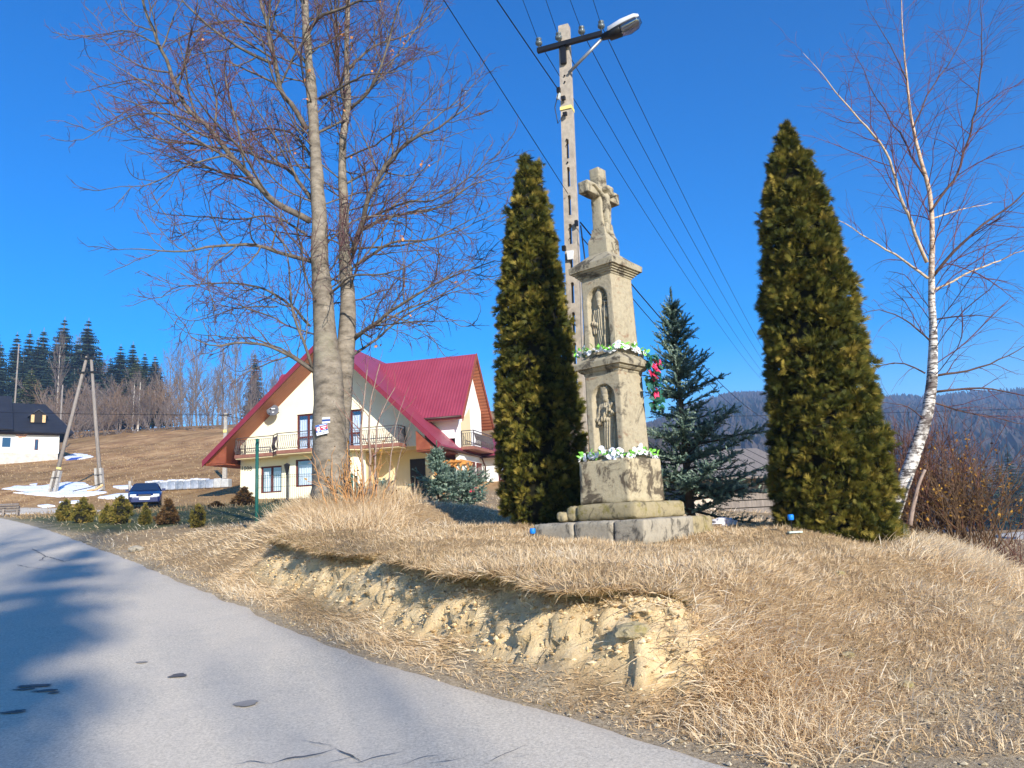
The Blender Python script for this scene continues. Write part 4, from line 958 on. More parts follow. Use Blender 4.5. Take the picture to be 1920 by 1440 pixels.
MB().box((0, -2.04, .6), (.62, .06, .10)).build('grille', BLACK, CAR); MB().box((0, -2.07, .42), (.52, .03, .11)).build('number_plate', mat('plate_white', lin(224, 224, 224), None), CAR); MB().box((0, -2.02, .33), (1.3, .1, .16)).build('bumper', CARP, CAR)
# ------------------------------------------------------------------ branch and leaf tools
def unit(v): return v / (np.linalg.norm(v, axis=-1, keepdims=True) + 1e-12)
def tubes_np(P, Rd, n=3):
    """P (N,k,3), Rd (N,k): verts and quads of N tubes"""
    N, k = P.shape[:2]
    T = unit(np.gradient(P, axis=1)); ref = np.where(np.abs(T[:, :1, 2:3]) > .85, np.array([1.0, 0, 0]), np.array([0, 0, 1.0]))
    X = unit(np.cross(T, np.broadcast_to(ref, T.shape))); Y = np.cross(T, X)
    a = np.arange(n) * 2 * math.pi / n
    V = P[:, :, None] + Rd[:, :, None, None] * (np.cos(a)[None, None, :, None] * X[:, :, None] + np.sin(a)[None, None, :, None] * Y[:, :, None])
    b = (np.arange(N) * k * n)[:, None, None] + (np.arange(k - 1) * n)[None, :, None]; j = np.arange(n)[None, None]; j2 = (j + 1) % n
    Q = np.stack([b + j, b + j2, b + n + j2, b + n + j], -1).reshape(-1, 4)
    return V.reshape(-1, 3), Q
def grow(par, rad, per, lfac, rfac, steps, g, ang=(.6, 1.0), sig=.18, up=.05, tmin=.15, lmin=.1, lmax=9, flat=0.0, endshoot=True):
    """children of parent polylines; par: list of (k,3), rad: list of (k,)"""
    S, Dr, L, R0 = [], [], [], []
    for P, r in zip(par, rad):
        seg = np.linalg.norm(np.diff(P, axis=0), axis=1); l = np.r_[0, np.cumsum(seg)]; tot = l[-1]
        n = max(1, int(round(per * tot)) if per > 0 else int(-per))
        t = tmin + (1 - tmin) * (np.arange(n) + g.random(n)) / n
        if endshoot: t[-1] = .995
        s = t * tot; p = np.stack([np.interp(s, l, P[:, i]) for i in range(3)], 1); rr = np.interp(s, l, r)
        tn = unit(np.stack([np.interp(s, (l[1:] + l[:-1]) / 2, np.diff(P[:, i]) / (seg + 1e-9)) for i in range(3)], 1))
        rnd = g.normal(size=(n, 3)); rnd[:, 2] *= (1 - flat); side = unit(np.cross(tn, rnd)); a = g.uniform(*ang, n)
        if endshoot: a[-1] *= .3
        S.append(p); Dr.append(tn * np.cos(a)[:, None] + side * np.sin(a)[:, None]); L.append(np.clip(lfac * tot * (1.15 - .75 * t) * g.uniform(.6, 1.25, n), lmin, lmax)); R0.append(np.minimum(rr * rfac, .9 * rr))
    S, Dr, L, R0 = np.concatenate(S), np.concatenate(Dr), np.concatenate(L), np.concatenate(R0)
    P = [S]; d = unit(Dr); p = S; drift = g.normal(size=S.shape) * sig * .5
    for k in range(steps):
        d = unit(d + g.normal(size=d.shape) * sig + drift / steps + np.array([0, 0, up]))
        p = p + d * (L / steps)[:, None]; P.append(p)
    P = np.stack(P, 1); k = np.linspace(0, 1, steps + 1)[None]
    return P, R0[:, None] * (1 - .72 * k)
def spline(P, step):
    P = np.asarray(P, float)
    if len(P) < 3: return resample(P, step)
    t = np.arange(len(P)); tt = np.linspace(0, len(P) - 1, len(P) * 8); out = []
    Q = np.vstack([2 * P[0] - P[1], P, 2 * P[-1] - P[-2]])
    for s in tt:
        i = min(int(s), len(P) - 2); u = s - i; a, b, c, d = Q[i], Q[i + 1], Q[i + 2], Q[i + 3]
        out.append(.5 * ((2 * b) + (-a + c) * u + (2 * a - 5 * b + 4 * c - d) * u * u + (-a + 3 * b - 3 * c + d) * u ** 3))
    return resample(np.array(out), step)
def limb(mb_or_none, pix, D0, D1, w0, w1, wob=.03, seed=0, step=.18):
    """limb traced over the photograph: pixels -> points whose depth runs from D0 to D1"""
    n = len(pix); P = np.array([at(x, y, D0 + (D1 - D0) * (i / (n - 1)) ** .8) for i, (x, y) in enumerate(pix)])
    P = spline(P, step); s = np.arange(len(P)) * .4
    P = P + wob * np.stack([fbm(s, seed, seed=seed), fbm(s, seed + 9, seed=seed + 1), fbm(s, seed + 5, seed=seed + 2)], 1) * np.clip(np.arange(len(P)) / 4, 0, 1)[:, None]
    return P, np.linspace(w0, w1, len(P))

BARK, nt, b = nodes('beech_bark')
c = ramp(nt, noise_tex(nt, 3, 7, .7, stretch=(1, 1, 2.2)), [(.3, lin(84, 76, 66)), (.5, lin(128, 118, 104)), (.72, lin(158, 147, 132))])
c = mixc(nt, ramp(nt, noise_tex(nt, 11, 5, .6), [(.58, (0, 0, 0)), (.7, (.6, .6, .6))]), c, lin(70, 62, 54))
c = mixc(nt, ramp(nt, noise_tex(nt, 1.7, 6, .6), [(.55, (0, 0, 0)), (.75, (.5, .5, .5))]), c, lin(130, 132, 104))
nt.links.new(c, b.inputs['Base Color']); b.inputs['Roughness'].default_value = .85; b.inputs['Specular IOR Level'].default_value = .2
bump(nt, b, noise_tex(nt, 9, 7, .7, stretch=(1, 1, 3)), .5, .03)
LIMB = mat('beech_limb', lin(78, 72, 64), lin(116, 106, 94), 8, .85, .3, 20)
TWIG = mat('twig_purple', lin(88, 62, 66), lin(112, 80, 80), 4, .8)
DRYLEAF = mat('dry_leaf', lin(170, 104, 58), lin(206, 146, 92), 20, .8)

# ------------------------------------------------------------------ the big twin-stemmed beech
BO = np.array([-3.42, 14.0, gz(-3.42, 14.0)])
BT = empty('beech_tree', BO, 0, 'large bare beech with two smooth grey stems before the red-roofed house', 'tree')
g = rng(101)
T1, r1 = limb(None, [(620, 985), (620, 945), (619, 850), (617, 760), (612, 660), (605, 560), (600, 480), (598, 400), (592, 300), (586, 200), (578, 100), (572, 0), (574, -120), (568, -260), (575, -400)], 14, 13.7, .34, .05, .01, 1, .14)
n_ = len(T1); zz = T1[:, 2]
r1 = np.interp(zz, [zz[0], 2.4, 3.2, 4.4, 5.4, 6.6, 7.6, 9, 10.6, 12, 15, 18], [.42, .34, .31, .275, .215, .17, .145, .11, .09, .075, .045, .02])
T2, r2 = limb(None, [(630, 985), (630, 930), (631, 860), (634, 790), (641, 720), (650, 640), (652, 560), (646, 480), (645, 410), (641, 300), (648, 220), (652, 190), (650, 100), (652, 0), (660, -120), (664, -260)], 14.12, 14.5, .2, .03, .012, 2, .14)
zz = T2[:, 2]; r2 = np.interp(zz, [zz[0], 2.4, 3.2, 3.9, 5, 6.2, 7.4, 9, 11, 14, 17], [.30, .25, .235, .215, .185, .14, .105, .082, .06, .04, .02])
def bark_tube(P, r, n, seed, amp):
    mb = MB(); mb.tube(P, r, n); V = mb.V[0]
    nn = V - np.repeat(P, n, 0); nn = nn / (np.linalg.norm(nn, axis=1)[:, None] + 1e-9)
    low = np.clip(1 - (V[:, 2] - V[0, 2]) / 1.2, 0, 1)
    an = np.tile(np.arange(n) * 2 * math.pi / n, len(P))
    mb.V[0] = V + nn * (amp * fbm(V[:, 0] * 3.5, V[:, 1] * 3.5, V[:, 2] * 2, seed=seed) + low ** 2 * .09 * np.sin(an * 5 + seed) * (low > 0) + .3 * amp * fbm(V[:, 0] * 12, V[:, 1] * 12, V[:, 2] * 9, seed=seed + 3))[:, None] - BO
    return mb
bark_tube(T1, r1, 22, 1, .035).build('trunk', BARK, BT, True); bark_tube(T2, r2, 18, 2, .025).build('trunk', BARK, BT, True)
LIMBS = [
 ([(582, 415), (519, 380), (476, 337), (433, 290), (389, 238), (346, 190), (316, 125), (294, 69), (268, 0), (250, -80)], 13.9, 12.6, .095, .02),
 ([(584, 372), (560, 338), (540, 315), (493, 298), (458, 283), (400, 276), (330, 262), (240, 255)], 13.9, 15.3, .06, .012),
 ([(575, 243), (552, 205), (530, 175), (517, 130), (508, 75), (492, 10), (470, -90), (450, -180)], 13.8, 13.0, .075, .018),
 ([(514, 120), (450, 92), (400, 55), (345, 5), (300, -60)], 13.3, 12.2, .045, .012),
 ([(584, 490), (519, 471), (467, 456), (407, 462), (325, 471), (225, 468)], 13.9, 12.4, .06, .01),
 ([(588, 697), (544, 667), (497, 648), (440, 643), (390, 646), (340, 622)], 13.8, 12.5, .05, .01),
 ([(586, 690), (567, 638), (551, 594), (547, 545), (540, 480), (520, 430)], 13.8, 13.4, .042, .01),
 ([(580, 610), (530, 560), (470, 535), (400, 530), (330, 540), (300, 560)], 13.9, 15.2, .04, .01),
 ([(660, 475), (679, 415), (692, 372), (735, 294), (778, 259), (830, 235), (890, 190)], 14.4, 13.2, .085, .014),
 ([(672, 432), (735, 408), (822, 385), (887, 346), (940, 330)], 14.4, 15.6, .05, .01),
 ([(664, 500), (735, 456), (822, 443), (900, 400)], 14.4, 13.6, .045, .01),
 ([(664, 636), (687, 617), (726, 591), (773, 560), (840, 522), (930, 490)], 14.3, 12.9, .055, .01),
 ([(658, 668), (700, 641), (752, 599), (820, 560), (880, 540)], 14.3, 15.4, .04, .01),
 ([(650, 205), (636, 150), (632, 80), (628, 0), (610, -120)], 14.45, 14.9, .05, .014),
 ([(656, 205), (686, 176), (708, 140), (728, 80), (745, 20), (770, -80)], 14.45, 13.6, .045, .012),
 ([(578, 60), (605, 28), (655, 10), (720, -20), (790, -70)], 13.75, 12.8, .05, .012),
 ([(574, 20), (540, -60), (500, -150), (470, -230)], 13.75, 14.8, .05, .012),
 ([(594, 250), (630, 232), (652, 225)], 13.8, 14.35, .035, .03),
 ([(590, 300), (545, 250), (480, 245), (430, 262), (390, 300)], 13.85, 15.4, .04, .01),
 ([(648, 345), (700, 320), (760, 330), (830, 300)], 14.4, 15.8, .035, .01),
 ([(650, 130), (700, 90), (770, 60), (830, 10)], 14.5, 15.6, .04, .01),
 ([(600, 185), (650, 160), (690, 140), (760, 135)], 13.8, 12.6, .04, .01),
 ([(576, 120), (520, 60), (430, 40), (360, 60), (300, 90)], 13.8, 15.6, .05, .01),
 ([(606, 560), (660, 520), (720, 515), (800, 480)], 13.9, 12.4, .035, .01),
 ([(575, 440), (509, 404), (431, 411), (346, 404), (282, 397)], 13.9, 15.2, .035, .008),
 ([(438, 288), (367, 305), (289, 340), (205, 356)], 13.4, 12.4, .03, .007), ([(388, 232), (289, 213), (204, 234), (155, 264)], 13.2, 12.2, .03, .007),
 ([(344, 182), (275, 149), (218, 156), (158, 172)], 13.0, 13.9, .028, .007), ([(520, 575), (431, 581), (360, 603), (318, 588)], 14.4, 15.4, .022, .006),
 ([(679, 415), (750, 383), (821, 369), (892, 326), (941, 284)], 14.4, 12.8, .035, .007), ([(672, 466), (785, 454), (878, 425), (949, 385)], 14.4, 15.8, .032, .007),
 ([(668, 628), (750, 588), (856, 539), (941, 489)], 14.3, 15.6, .035, .007), ([(690, 612), (785, 603), (885, 603)], 14.0, 12.7, .024, .006),
 ([(731, 298), (793, 241), (864, 184), (899, 142)], 13.8, 15.0, .03, .007), ([(658, 206), (700, 163), (750, 92), (793, 35), (820, -30)], 14.45, 15.6, .03, .007),
 ([(586, 690), (495, 640), (417, 631), (339, 624)], 13.8, 15.0, .03, .007), ([(300, 85), (240, 60), (190, 65), (140, 75)], 12.8, 13.8, .025, .006), ([(640, 300), (720, 262), (800, 190), (840, 130)], 14.4, 13.0, .03, .007),
 ([(572, -100), (620, -180), (680, -240)], 13.7, 13.0, .045, .012), ([(662, -120), (720, -180), (790, -230)], 14.6, 15.6, .03, .01)]
LP, LR = [], []
for k, (px, d0, d1, w0, w1) in enumerate(LIMBS):
    P, r = limb(None, px, d0, d1, w0 * .74, w1 * .8, .05, 30 + k); LP.append(P); LR.append(r)
    MB().tube(P - BO, r, 8).build('limb', LIMB, BT, True)
P2, R2 = grow(LP, LR, 3.6, .46, .55, 7, g, (.5, 1.05), .15, .06, .10, .5, 2.8, .3)
PA, RA = grow([T1[20:], T2[26:]], [r1[20:] * .5, r2[26:] * .5], 3.8, .15, .45, 7, g, (.8, 1.3), .14, .05, .05, .6, 2.4)
P2 = np.concatenate([P2, PA]); R2 = np.concatenate([np.clip(R2, .007, .022), np.clip(RA, .007, .016)])
P3, R3 = grow(list(P2), list(R2), 5.6, .44, .62, 4, g, (.45, .95), .17, .05, .12, .18, 1.0, .35); R3 = np.clip(R3, .005, .012)
P4, R4 = grow(list(P3), list(R3), 8.5, .5, .6, 2, g, (.45, .95), .2, .03, .1, .1, .46, .35); R4 = np.clip(R4, .0036, .0058)
V, Q = tubes_np(P2 - BO, R2, 5); link('branches', raw_mesh('branches', V, [Q], LIMB, True), BT)['kind'] = 'stuff'
V, Q = tubes_np(P3 - BO, R3, 3); V2, Q2 = tubes_np(P4 - BO, R4, 3)
link('twigs', raw_mesh('twigs', np.concatenate([V, V2]), [Q, Q2 + len(V)], TWIG, True), BT)['kind'] = 'stuff'
print('beech', len(P2), len(P3), len(P4))
# a few dead leaves still hanging
def leaf_quads(P, size, g, a=None):
    n = len(P); d = unit(g.normal(size=(n, 3)) + np.array([0, 0, -.6])); s = unit(np.cross(d, g.normal(size=(n, 3)))); L = size * g.uniform(.7, 1.3, n)[:, None]
    V = np.stack([P, P + d * L * .5 + s * L * .32, P + d * L, P + d * L * .5 - s * L * .32], 1).reshape(-1, 3)
    return V, np.arange(n * 4).reshape(n, 4)
ends = P4[:, -1]; sel = []
for (px, py) in ((800, 305), (655, 80), (700, 130), (735, 100), (745, 445), (640, 60), (760, 70), (560, 155)):
    q = at(px, py, 13.8); dd = np.linalg.norm(np.cross(ends - CAM, unit(q - CAM)), axis=1); sel += list(np.argsort(dd)[:9])
sel += list(g.choice(len(ends), 70))
V, Q = leaf_quads(ends[sel], .085, g); link('dead_leaves', raw_mesh('dead_leaves', V - BO, [Q], DRYLEAF), BT)['kind'] = 'stuff'

# trail blaze and metal sign on the beech
def on_trunk(px, py): q = at(px, py, 13.62); return q
TW = mat('blaze_white', lin(232, 232, 228), lin(214, 214, 208), 30, .7); TB = mat('blaze_blue', lin(40, 72, 140), None, rough=.7)
q = at(611, 788, 13.60); BZ = empty('trail_blaze', q, math.radians(-8), 'white-blue-white hiking trail blaze painted on the beech trunk', 'trail marker')
def bent(w, h, y0, z0, m, name, parent, rad=.36, n=6, x0=0.0, th=.004):
    u = np.linspace(-w / 2, w / 2, n) + x0; y = y0 + (rad - np.sqrt(rad ** 2 - u ** 2)); V = np.concatenate([np.c_[u, y, np.full(n, z0 - h / 2)], np.c_[u, y, np.full(n, z0 + h / 2)]]); i = np.arange(n - 1)
    o = MB().add(V, np.stack([i, i + 1, n + i + 1, n + i], 1)).build(name, m, parent); md = o.modifiers.new('t', 'SOLIDIFY'); md.thickness = th; return o
for z, m, nm in ((.038, TW, 'white_stripe'), (0, TB, 'blue_stripe'), (-.038, TW, 'white_stripe')): bent(.155, .036, 0, z, m, nm, BZ)
q = at(603.5, 805, 13.56); SG = empty('trail_sign', q, math.radians(-8), 'small tilted sign in blue, red and white fixed to the beech trunk', 'sign'); SG.rotation_euler = (0, math.radians(-9), math.radians(-8))
S_B, S_R, S_W, S_D = mat('sign_blue', lin(48, 92, 168), None, rough=.4), mat('sign_red', lin(206, 58, 66), None, rough=.4), mat('sign_white', lin(232, 234, 238), None, rough=.4), mat('sign_navy', lin(52, 58, 104), None, rough=.5)
MB().box((0, 0, 0), (.225, .006, .19)).build('plate', S_W, SG)
for z, h, m in ((.075, .036, S_B), (.023, .064, S_R), (-.026, .032, S_B)): MB().box((0, -.005, z), (.222, .003, h)).build('printed_band', m, SG)
MB().lathe([(.034, 0), (.034, .003)], 20, sc=(1, 1.35)).build('emblem_disc', S_W, SG, loc=(-.062, -.007, .014), rot=(math.pi / 2, 0, 0))
MB().lathe([(.013, 0), (.013, .003)], 6).build('emblem', S_D, SG, loc=(-.062, -.0115, .026), rot=(math.pi / 2, 0, 0))
for x, z, w, h in ((.03, .072, .13, .012), (.045, .035, .10, .016), (.05, .008, .05, .014), (.03, -.026, .1, .012)): MB().box((x, -.0085, z), (w, .002, h)).build('text_line', S_W, SG)
for x, w in ((-.07, .03), (-.03, .02), (.03, .03), (.07, .025)): MB().box((x, -.0045, -.068), (w, .002, .014)).build('logo_mark', S_D if x == .03 else mat('sign_grey', lin(190, 192, 198), None), SG)

# ------------------------------------------------------------------ young saplings beside the beech
def small_tree(root, stems, m, tw, g, per2=4, per3=5, l2=.35, r2=.5, name='stem', lim2=1.2, lim3=.5, up=.1, min3=.003):
    O = np.array(root.location); SP, SR = [], []
    for px, D0, D1, w0, w1 in stems:
        P, r = limb(None, px, D0, D1, w0, w1, .02, int(px[0][0]), .1); SP.append(P); SR.append(r); MB().tube(P - O, r, 7).build(name, m, root, True)
    P2, R2 = grow(SP, SR, per2, l2, r2, 5, g, (.5, .9), .12, up, .25, .2, lim2); R2 = np.clip(R2, .004, .02)
    P3, R3 = grow(list(P2), list(R2), per3, .45, .6, 3, g, (.4, .8), .15, up, .15, .1, lim3); R3 = np.clip(R3, min3, .006)
    V, Q = tubes_np(P2 - O, R2, 4); V2, Q2 = tubes_np(P3 - O, R3, 3)
    link('twigs', raw_mesh('twigs', np.concatenate([V, V2]), [Q, Q2 + len(V)], tw, True), root)['kind'] = 'stuff'
SAPB = mat('sapling_bark', lin(128, 108, 96), lin(156, 136, 122), 12, .8); SAPT = mat('sapling_twig', lin(126, 88, 76), lin(150, 112, 96), 8, .8)
for k, (st, lab) in enumerate([([([(682, 935), (680, 880), (678, 800), (684, 740), (690, 690)], 13.6, 13.7, .032, .008)], 'dark slim sapling stem closest to the beech trunk'), ([([(694, 935), (694, 860), (692, 790), (700, 730), (712, 680)], 13.8, 13.5, .03, .007)], 'pale upright sapling between its two neighbours beside the beech'), ([([(706, 935), (704, 870), (706, 810), (718, 770), (745, 720)], 13.7, 14.3, .028, .006)], 'forking pale sapling farthest from the beech trunk'), ([([(728, 925), (733, 860), (742, 800), (760, 740)], 13.9, 14.4, .014, .004), ([(735, 925), (752, 850), (768, 800)], 13.9, 13.5, .012, .004)], 'thin straw-coloured whip shoots rising from the tall grass')]):
    P0 = at(st[0][0][0][0], 940, 13.7); t = empty('young_sapling', (P0[0], P0[1], gz(P0[0], P0[1])), 0, lab, 'sapling'); small_tree(t, st, SAPB, SAPT, rng(150 + k), 3.2, 4, .32)

# ------------------------------------------------------------------ leaning birch
BIRB, nt, b = nodes('birch_bark')
tc = nt.nodes.new('ShaderNodeTexCoord')
c = ramp(nt, noise_tex(nt, 5, 6, .65, stretch=(1, 1, 3)), [(.3, lin(176, 168, 158)), (.6, lin(212, 206, 198))])
c = mixc(nt, ramp(nt, noise_tex(nt, 7, 5, .65, stretch=(1, 1, 4.5)), [(.50, (0, 0, 0)), (.56, (.95, .95, .95))]), c, lin(52, 42, 38))
c = mixc(nt, ramp(nt, noise_tex(nt, 2.6, 6, .7, stretch=(1, 1, 1.3)), [(.52, (0, 0, 0)), (.60, (.85, .85, .85))]), c, lin(70, 56, 48))
sep = nt.nodes.new('ShaderNodeSeparateXYZ'); nt.links.new(tc.outputs['Object'], sep.inputs[0])
c = mixc(nt, ramp(nt, math_n(nt, 'MULTIPLY', sep.outputs[2], .1), [(.34, (0, 0, 0)), (.6, (.7, .7, .7))]), c, lin(196, 158, 118))
nt.links.new(c, b.inputs['Base Color']); b.inputs['Roughness'].default_value = .7
bump(nt, b, noise_tex(nt, 20, 5, .6, stretch=(1, 1, 4)), .3, .01)
BIRD = mat('birch_branch', lin(72, 54, 50), lin(96, 72, 64), 8, .8); BIRT = mat('birch_twig', lin(96, 58, 60), lin(120, 76, 76), 5, .8); BIRL = mat('birch_limb_pale', lin(176, 150, 120), lin(206, 182, 152), 7, .75)
bq_ = at(1672, 975, 13); BI = empty('birch_tree', (bq_[0], bq_[1], gz(bq_[0], bq_[1])), 0, 'leaning white-barked birch with fine drooping reddish twigs behind the tall thuja', 'tree')
BO2 = np.array(BI.location); g = rng(202)
P, r = limb(None, [(1662, 1000), (1678, 955), (1700, 890), (1728, 812), (1743, 750), (1750, 650), (1746, 545), (1748, 430), (1740, 350), (1712, 240), (1698, 120), (1692, 50), (1690, -5), (1691, -25)], 13, 13.1, .15, .012, .012, 77, .14)
r = np.interp(np.arange(len(r)) / len(r), [0, .14, .26, .36, .50, .62, .80, .9, 1], [.12, .11, .092, .064, .046, .036, .020, .012, .004])
MB().tube(P - BO2, r, 14).build('trunk', BIRB, BI, True); BP, BR = [P[14:]], [r[14:] * .5]
for k, (px, d1, w0, m) in enumerate([([(1738, 492), (1700, 400), (1665, 300), (1612, 222), (1540, 140), (1500, 90)], 12.4, .045, BIRL), ([(1740, 522), (1690, 485), (1640, 455), (1580, 420), (1540, 400)], 13.6, .034, BIRL), ([(1748, 520), (1790, 470), (1830, 430), (1920, 365), (2000, 300)], 12.5, .04, BIRD), ([(1744, 398), (1790, 330), (1815, 270), (1835, 180), (1840, 80), (1835, -40)], 12.7, .034, BIRD), ([(1750, 545), (1830, 505), (1920, 470), (1990, 455)], 13.8, .03, BIRL), ([(1746, 410), (1800, 395), (1860, 380)], 13.7, .022, BIRL), ([(1752, 705), (1830, 690), (1880, 670), (1960, 630)], 12.7, .03, BIRD), ([(1752, 735), (1830, 728), (1900, 738), (1990, 760)], 12.6, .03, BIRD), ([(1750, 755), (1810, 772), (1870, 785), (1960, 800)], 13.6, .022, BIRD), ([(1745, 640), (1700, 600), (1650, 580), (1600, 590)], 12.5, .022, BIRD), ([(1735, 700), (1690, 680), (1640, 690), (1600, 720)], 13.4, .02, BIRD), ([(1733, 330), (1680, 240), (1640, 180), (1600, 90)], 13.8, .024, BIRD), ([(1712, 240), (1750, 160), (1790, 100), (1830, 20)], 13.6, .022, BIRD), ([(1700, 150), (1660, 70), (1620, 10)], 12.6, .016, BIRD), ([(1735, 790), (1700, 760), (1650, 752)], 12.5, .018, BIRD), ([(1748, 600), (1820, 590), (1900, 600)], 12.4, .02, BIRD)]):
    Pk, rk = limb(None, px, 13.05, d1, w0 * .75, .004, .05, 90 + k); BP.append(Pk); BR.append(rk); MB().tube(Pk - BO2, rk, 7).build('limb', m, BI, True)
P2, R2 = grow(BP, BR, 4.6, .36, .5, 7, g, (.5, 1.0), .12, .0, .1, .4, 1.7); R2 = np.clip(R2, .003, .009)
P3, R3 = grow(list(P2), list(R2), 6.0, .48, .6, 5, g, (.4, .8), .12, -.05, .1, .25, .9); R3 = np.clip(R3, .0024, .004)
V, Q = tubes_np(P2 - BO2, R2, 4); V2, Q2 = tubes_np(P3 - BO2, R3, 3)
link('twigs', raw_mesh('twigs', np.concatenate([V, V2]), [Q, Q2 + len(V)], BIRT, True), BI)['kind'] = 'stuff'
print('birch', len(P2), len(P3))

# ------------------------------------------------------------------ thujas
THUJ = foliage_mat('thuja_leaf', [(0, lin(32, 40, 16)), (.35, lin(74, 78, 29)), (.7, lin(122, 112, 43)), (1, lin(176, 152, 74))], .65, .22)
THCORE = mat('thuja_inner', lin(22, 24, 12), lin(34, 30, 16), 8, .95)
tmpl = []
for an, l0, L in ((0, .0, 1.0), (.5, .10, .72), (-.5, .10, .72), (.85, .05, .5), (-.85, .05, .5), (.35, .42, .5), (-.35, .42, .5), (.6, .28, .55), (-.6, .28, .55)):
    d = np.array([math.cos(an), math.sin(an)]); s = np.array([-d[1], d[0]]); b0 = np.array([l0, 0.0]); w = .042
    tmpl += [b0 + d * L * .1 + s * w * 1.15, b0 + d * L, b0 + d * L * .1 - s * w * 1.15]
TM = np.array(tmpl)
def sprays(P, D, S, size, g, tm=TM, curl=.12):
    """P points, D growth directions, S side directions: fans of scale leaves"""
    n = len(P); N = np.cross(D, S); a, b = tm[:, 0], tm[:, 1]
    L = (size * g.uniform(.65, 1.35, n))[:, None, None]
    V = P[:, None] + L * (a[None, :, None] * D[:, None] + b[None, :, None] * S[:, None] + (curl * (a ** 2 - 2 * b ** 2))[None, :, None] * N[:, None])
    k = len(tm); Q = np.arange(n * k).reshape(-1, 3); return V.reshape(-1, 3), Q, k
def column(cols, n, seed, size):
    """cols: list of (base xyz, lean dx per m, H, [(frac, radius)...], weight)"""
    g = rng(seed); VV, QQ, AA = [], [], []; o = 0; core = MB()
    for ci, (base, lean, H, prof, wt) in enumerate(cols):
        fz, fr = np.array(prof).T; m = int(n * wt)
        nc = m // 14
        zz = g.random(nc * 4) * H; rr = np.interp(zz / H, fz, fr); keep = g.random(nc * 4) < (rr + .05) / (fr.max() + .05); zz = zz[keep][:nc]; nc = len(zz)
        th = g.random(nc) * 2 * math.pi
        lump = .10 * fbm(np.cos(th) * 5.5 + ci * 7, np.sin(th) * 5.5, zz * .6, seed=seed) + .11 * fbm(np.cos(th) * 7, np.sin(th) * 7, zz * 2.6, seed=seed + 4) + .05 * g.normal(size=nc)
        R0 = np.interp(zz / H, fz, fr) * (1 + lump) + .07 * (g.random(nc) > .95)
        out = np.stack([np.cos(th), np.sin(th), np.zeros(nc)], 1)
        Cc = base + np.stack([lean[0] * zz, lean[1] * zz, zz], 1) + out * (R0 - .10)[:, None]
        Ax = unit(out * g.uniform(.5, 1.0, nc)[:, None] + np.array([0, 0, 1]) * g.uniform(.2, 1.0, nc)[:, None] + g.normal(size=(nc, 3)) * .2)
        k15 = 22; P = np.repeat(Cc, k15, 0); D = unit(np.repeat(Ax, k15, 0) + g.normal(size=(nc * k15, 3)) * .7); m = len(P)
        P = P + D * g.uniform(.0, .07, m)[:, None] + g.normal(size=(m, 3)) * .012
        S = unit(np.cross(D, g.normal(size=(m, 3))))
        V, Q, k = sprays(P, D, S, size, g); VV.append(V); QQ.append(Q + o); o += len(V)
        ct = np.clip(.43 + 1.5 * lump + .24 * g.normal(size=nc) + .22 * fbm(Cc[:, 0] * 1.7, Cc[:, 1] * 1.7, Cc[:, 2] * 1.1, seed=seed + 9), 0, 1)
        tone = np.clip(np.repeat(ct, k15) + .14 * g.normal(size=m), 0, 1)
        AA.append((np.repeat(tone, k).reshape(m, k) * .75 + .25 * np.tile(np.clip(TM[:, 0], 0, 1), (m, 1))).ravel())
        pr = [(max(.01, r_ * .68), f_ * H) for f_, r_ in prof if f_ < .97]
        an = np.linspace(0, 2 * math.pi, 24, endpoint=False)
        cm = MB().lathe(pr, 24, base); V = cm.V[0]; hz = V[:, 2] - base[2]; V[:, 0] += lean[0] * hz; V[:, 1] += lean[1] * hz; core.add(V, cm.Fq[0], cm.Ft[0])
    return np.concatenate(VV), np.concatenate(QQ), np.concatenate(AA), core
def thuja(label, root_xy, cols, n, seed, size):
    O = np.array([root_xy[0], root_xy[1], gz(*root_xy)]); t = empty('thuja', O, 0, label, 'thuja')
    V, Q, A, core = column(cols, n, seed, size)
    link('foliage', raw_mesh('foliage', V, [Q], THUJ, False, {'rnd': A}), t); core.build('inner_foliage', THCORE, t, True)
    for base, lean, H, prof, wt in cols: MB().tube([base + (0, 0, -.2), base + np.array([lean[0], lean[1], 1]) * H * .6], [.07, .02], 7).build('trunk', LIMB, t)
    return t
z0 = gz(.38, 11.0)
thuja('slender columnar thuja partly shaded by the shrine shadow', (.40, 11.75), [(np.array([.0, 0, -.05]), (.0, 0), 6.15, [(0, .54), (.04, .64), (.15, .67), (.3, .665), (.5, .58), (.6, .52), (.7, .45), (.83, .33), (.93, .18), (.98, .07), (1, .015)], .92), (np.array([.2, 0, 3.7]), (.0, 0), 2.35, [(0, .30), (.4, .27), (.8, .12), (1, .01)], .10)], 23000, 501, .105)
thuja('broad tall column-shaped thuja standing at the mound edge before the birch', (4.18, 10.05), [(np.array([0, 0, -.28]), (-.004, 0), 6.06, [(0, .66), (.02, .74), (.12, .755), (.24, .71), (.36, .665), (.49, .63), (.62, .57), (.75, .47), (.83, .38), (.89, .28), (.95, .15), (.985, .06), (1, .015)], 1.0)], 28000, 502, .11)

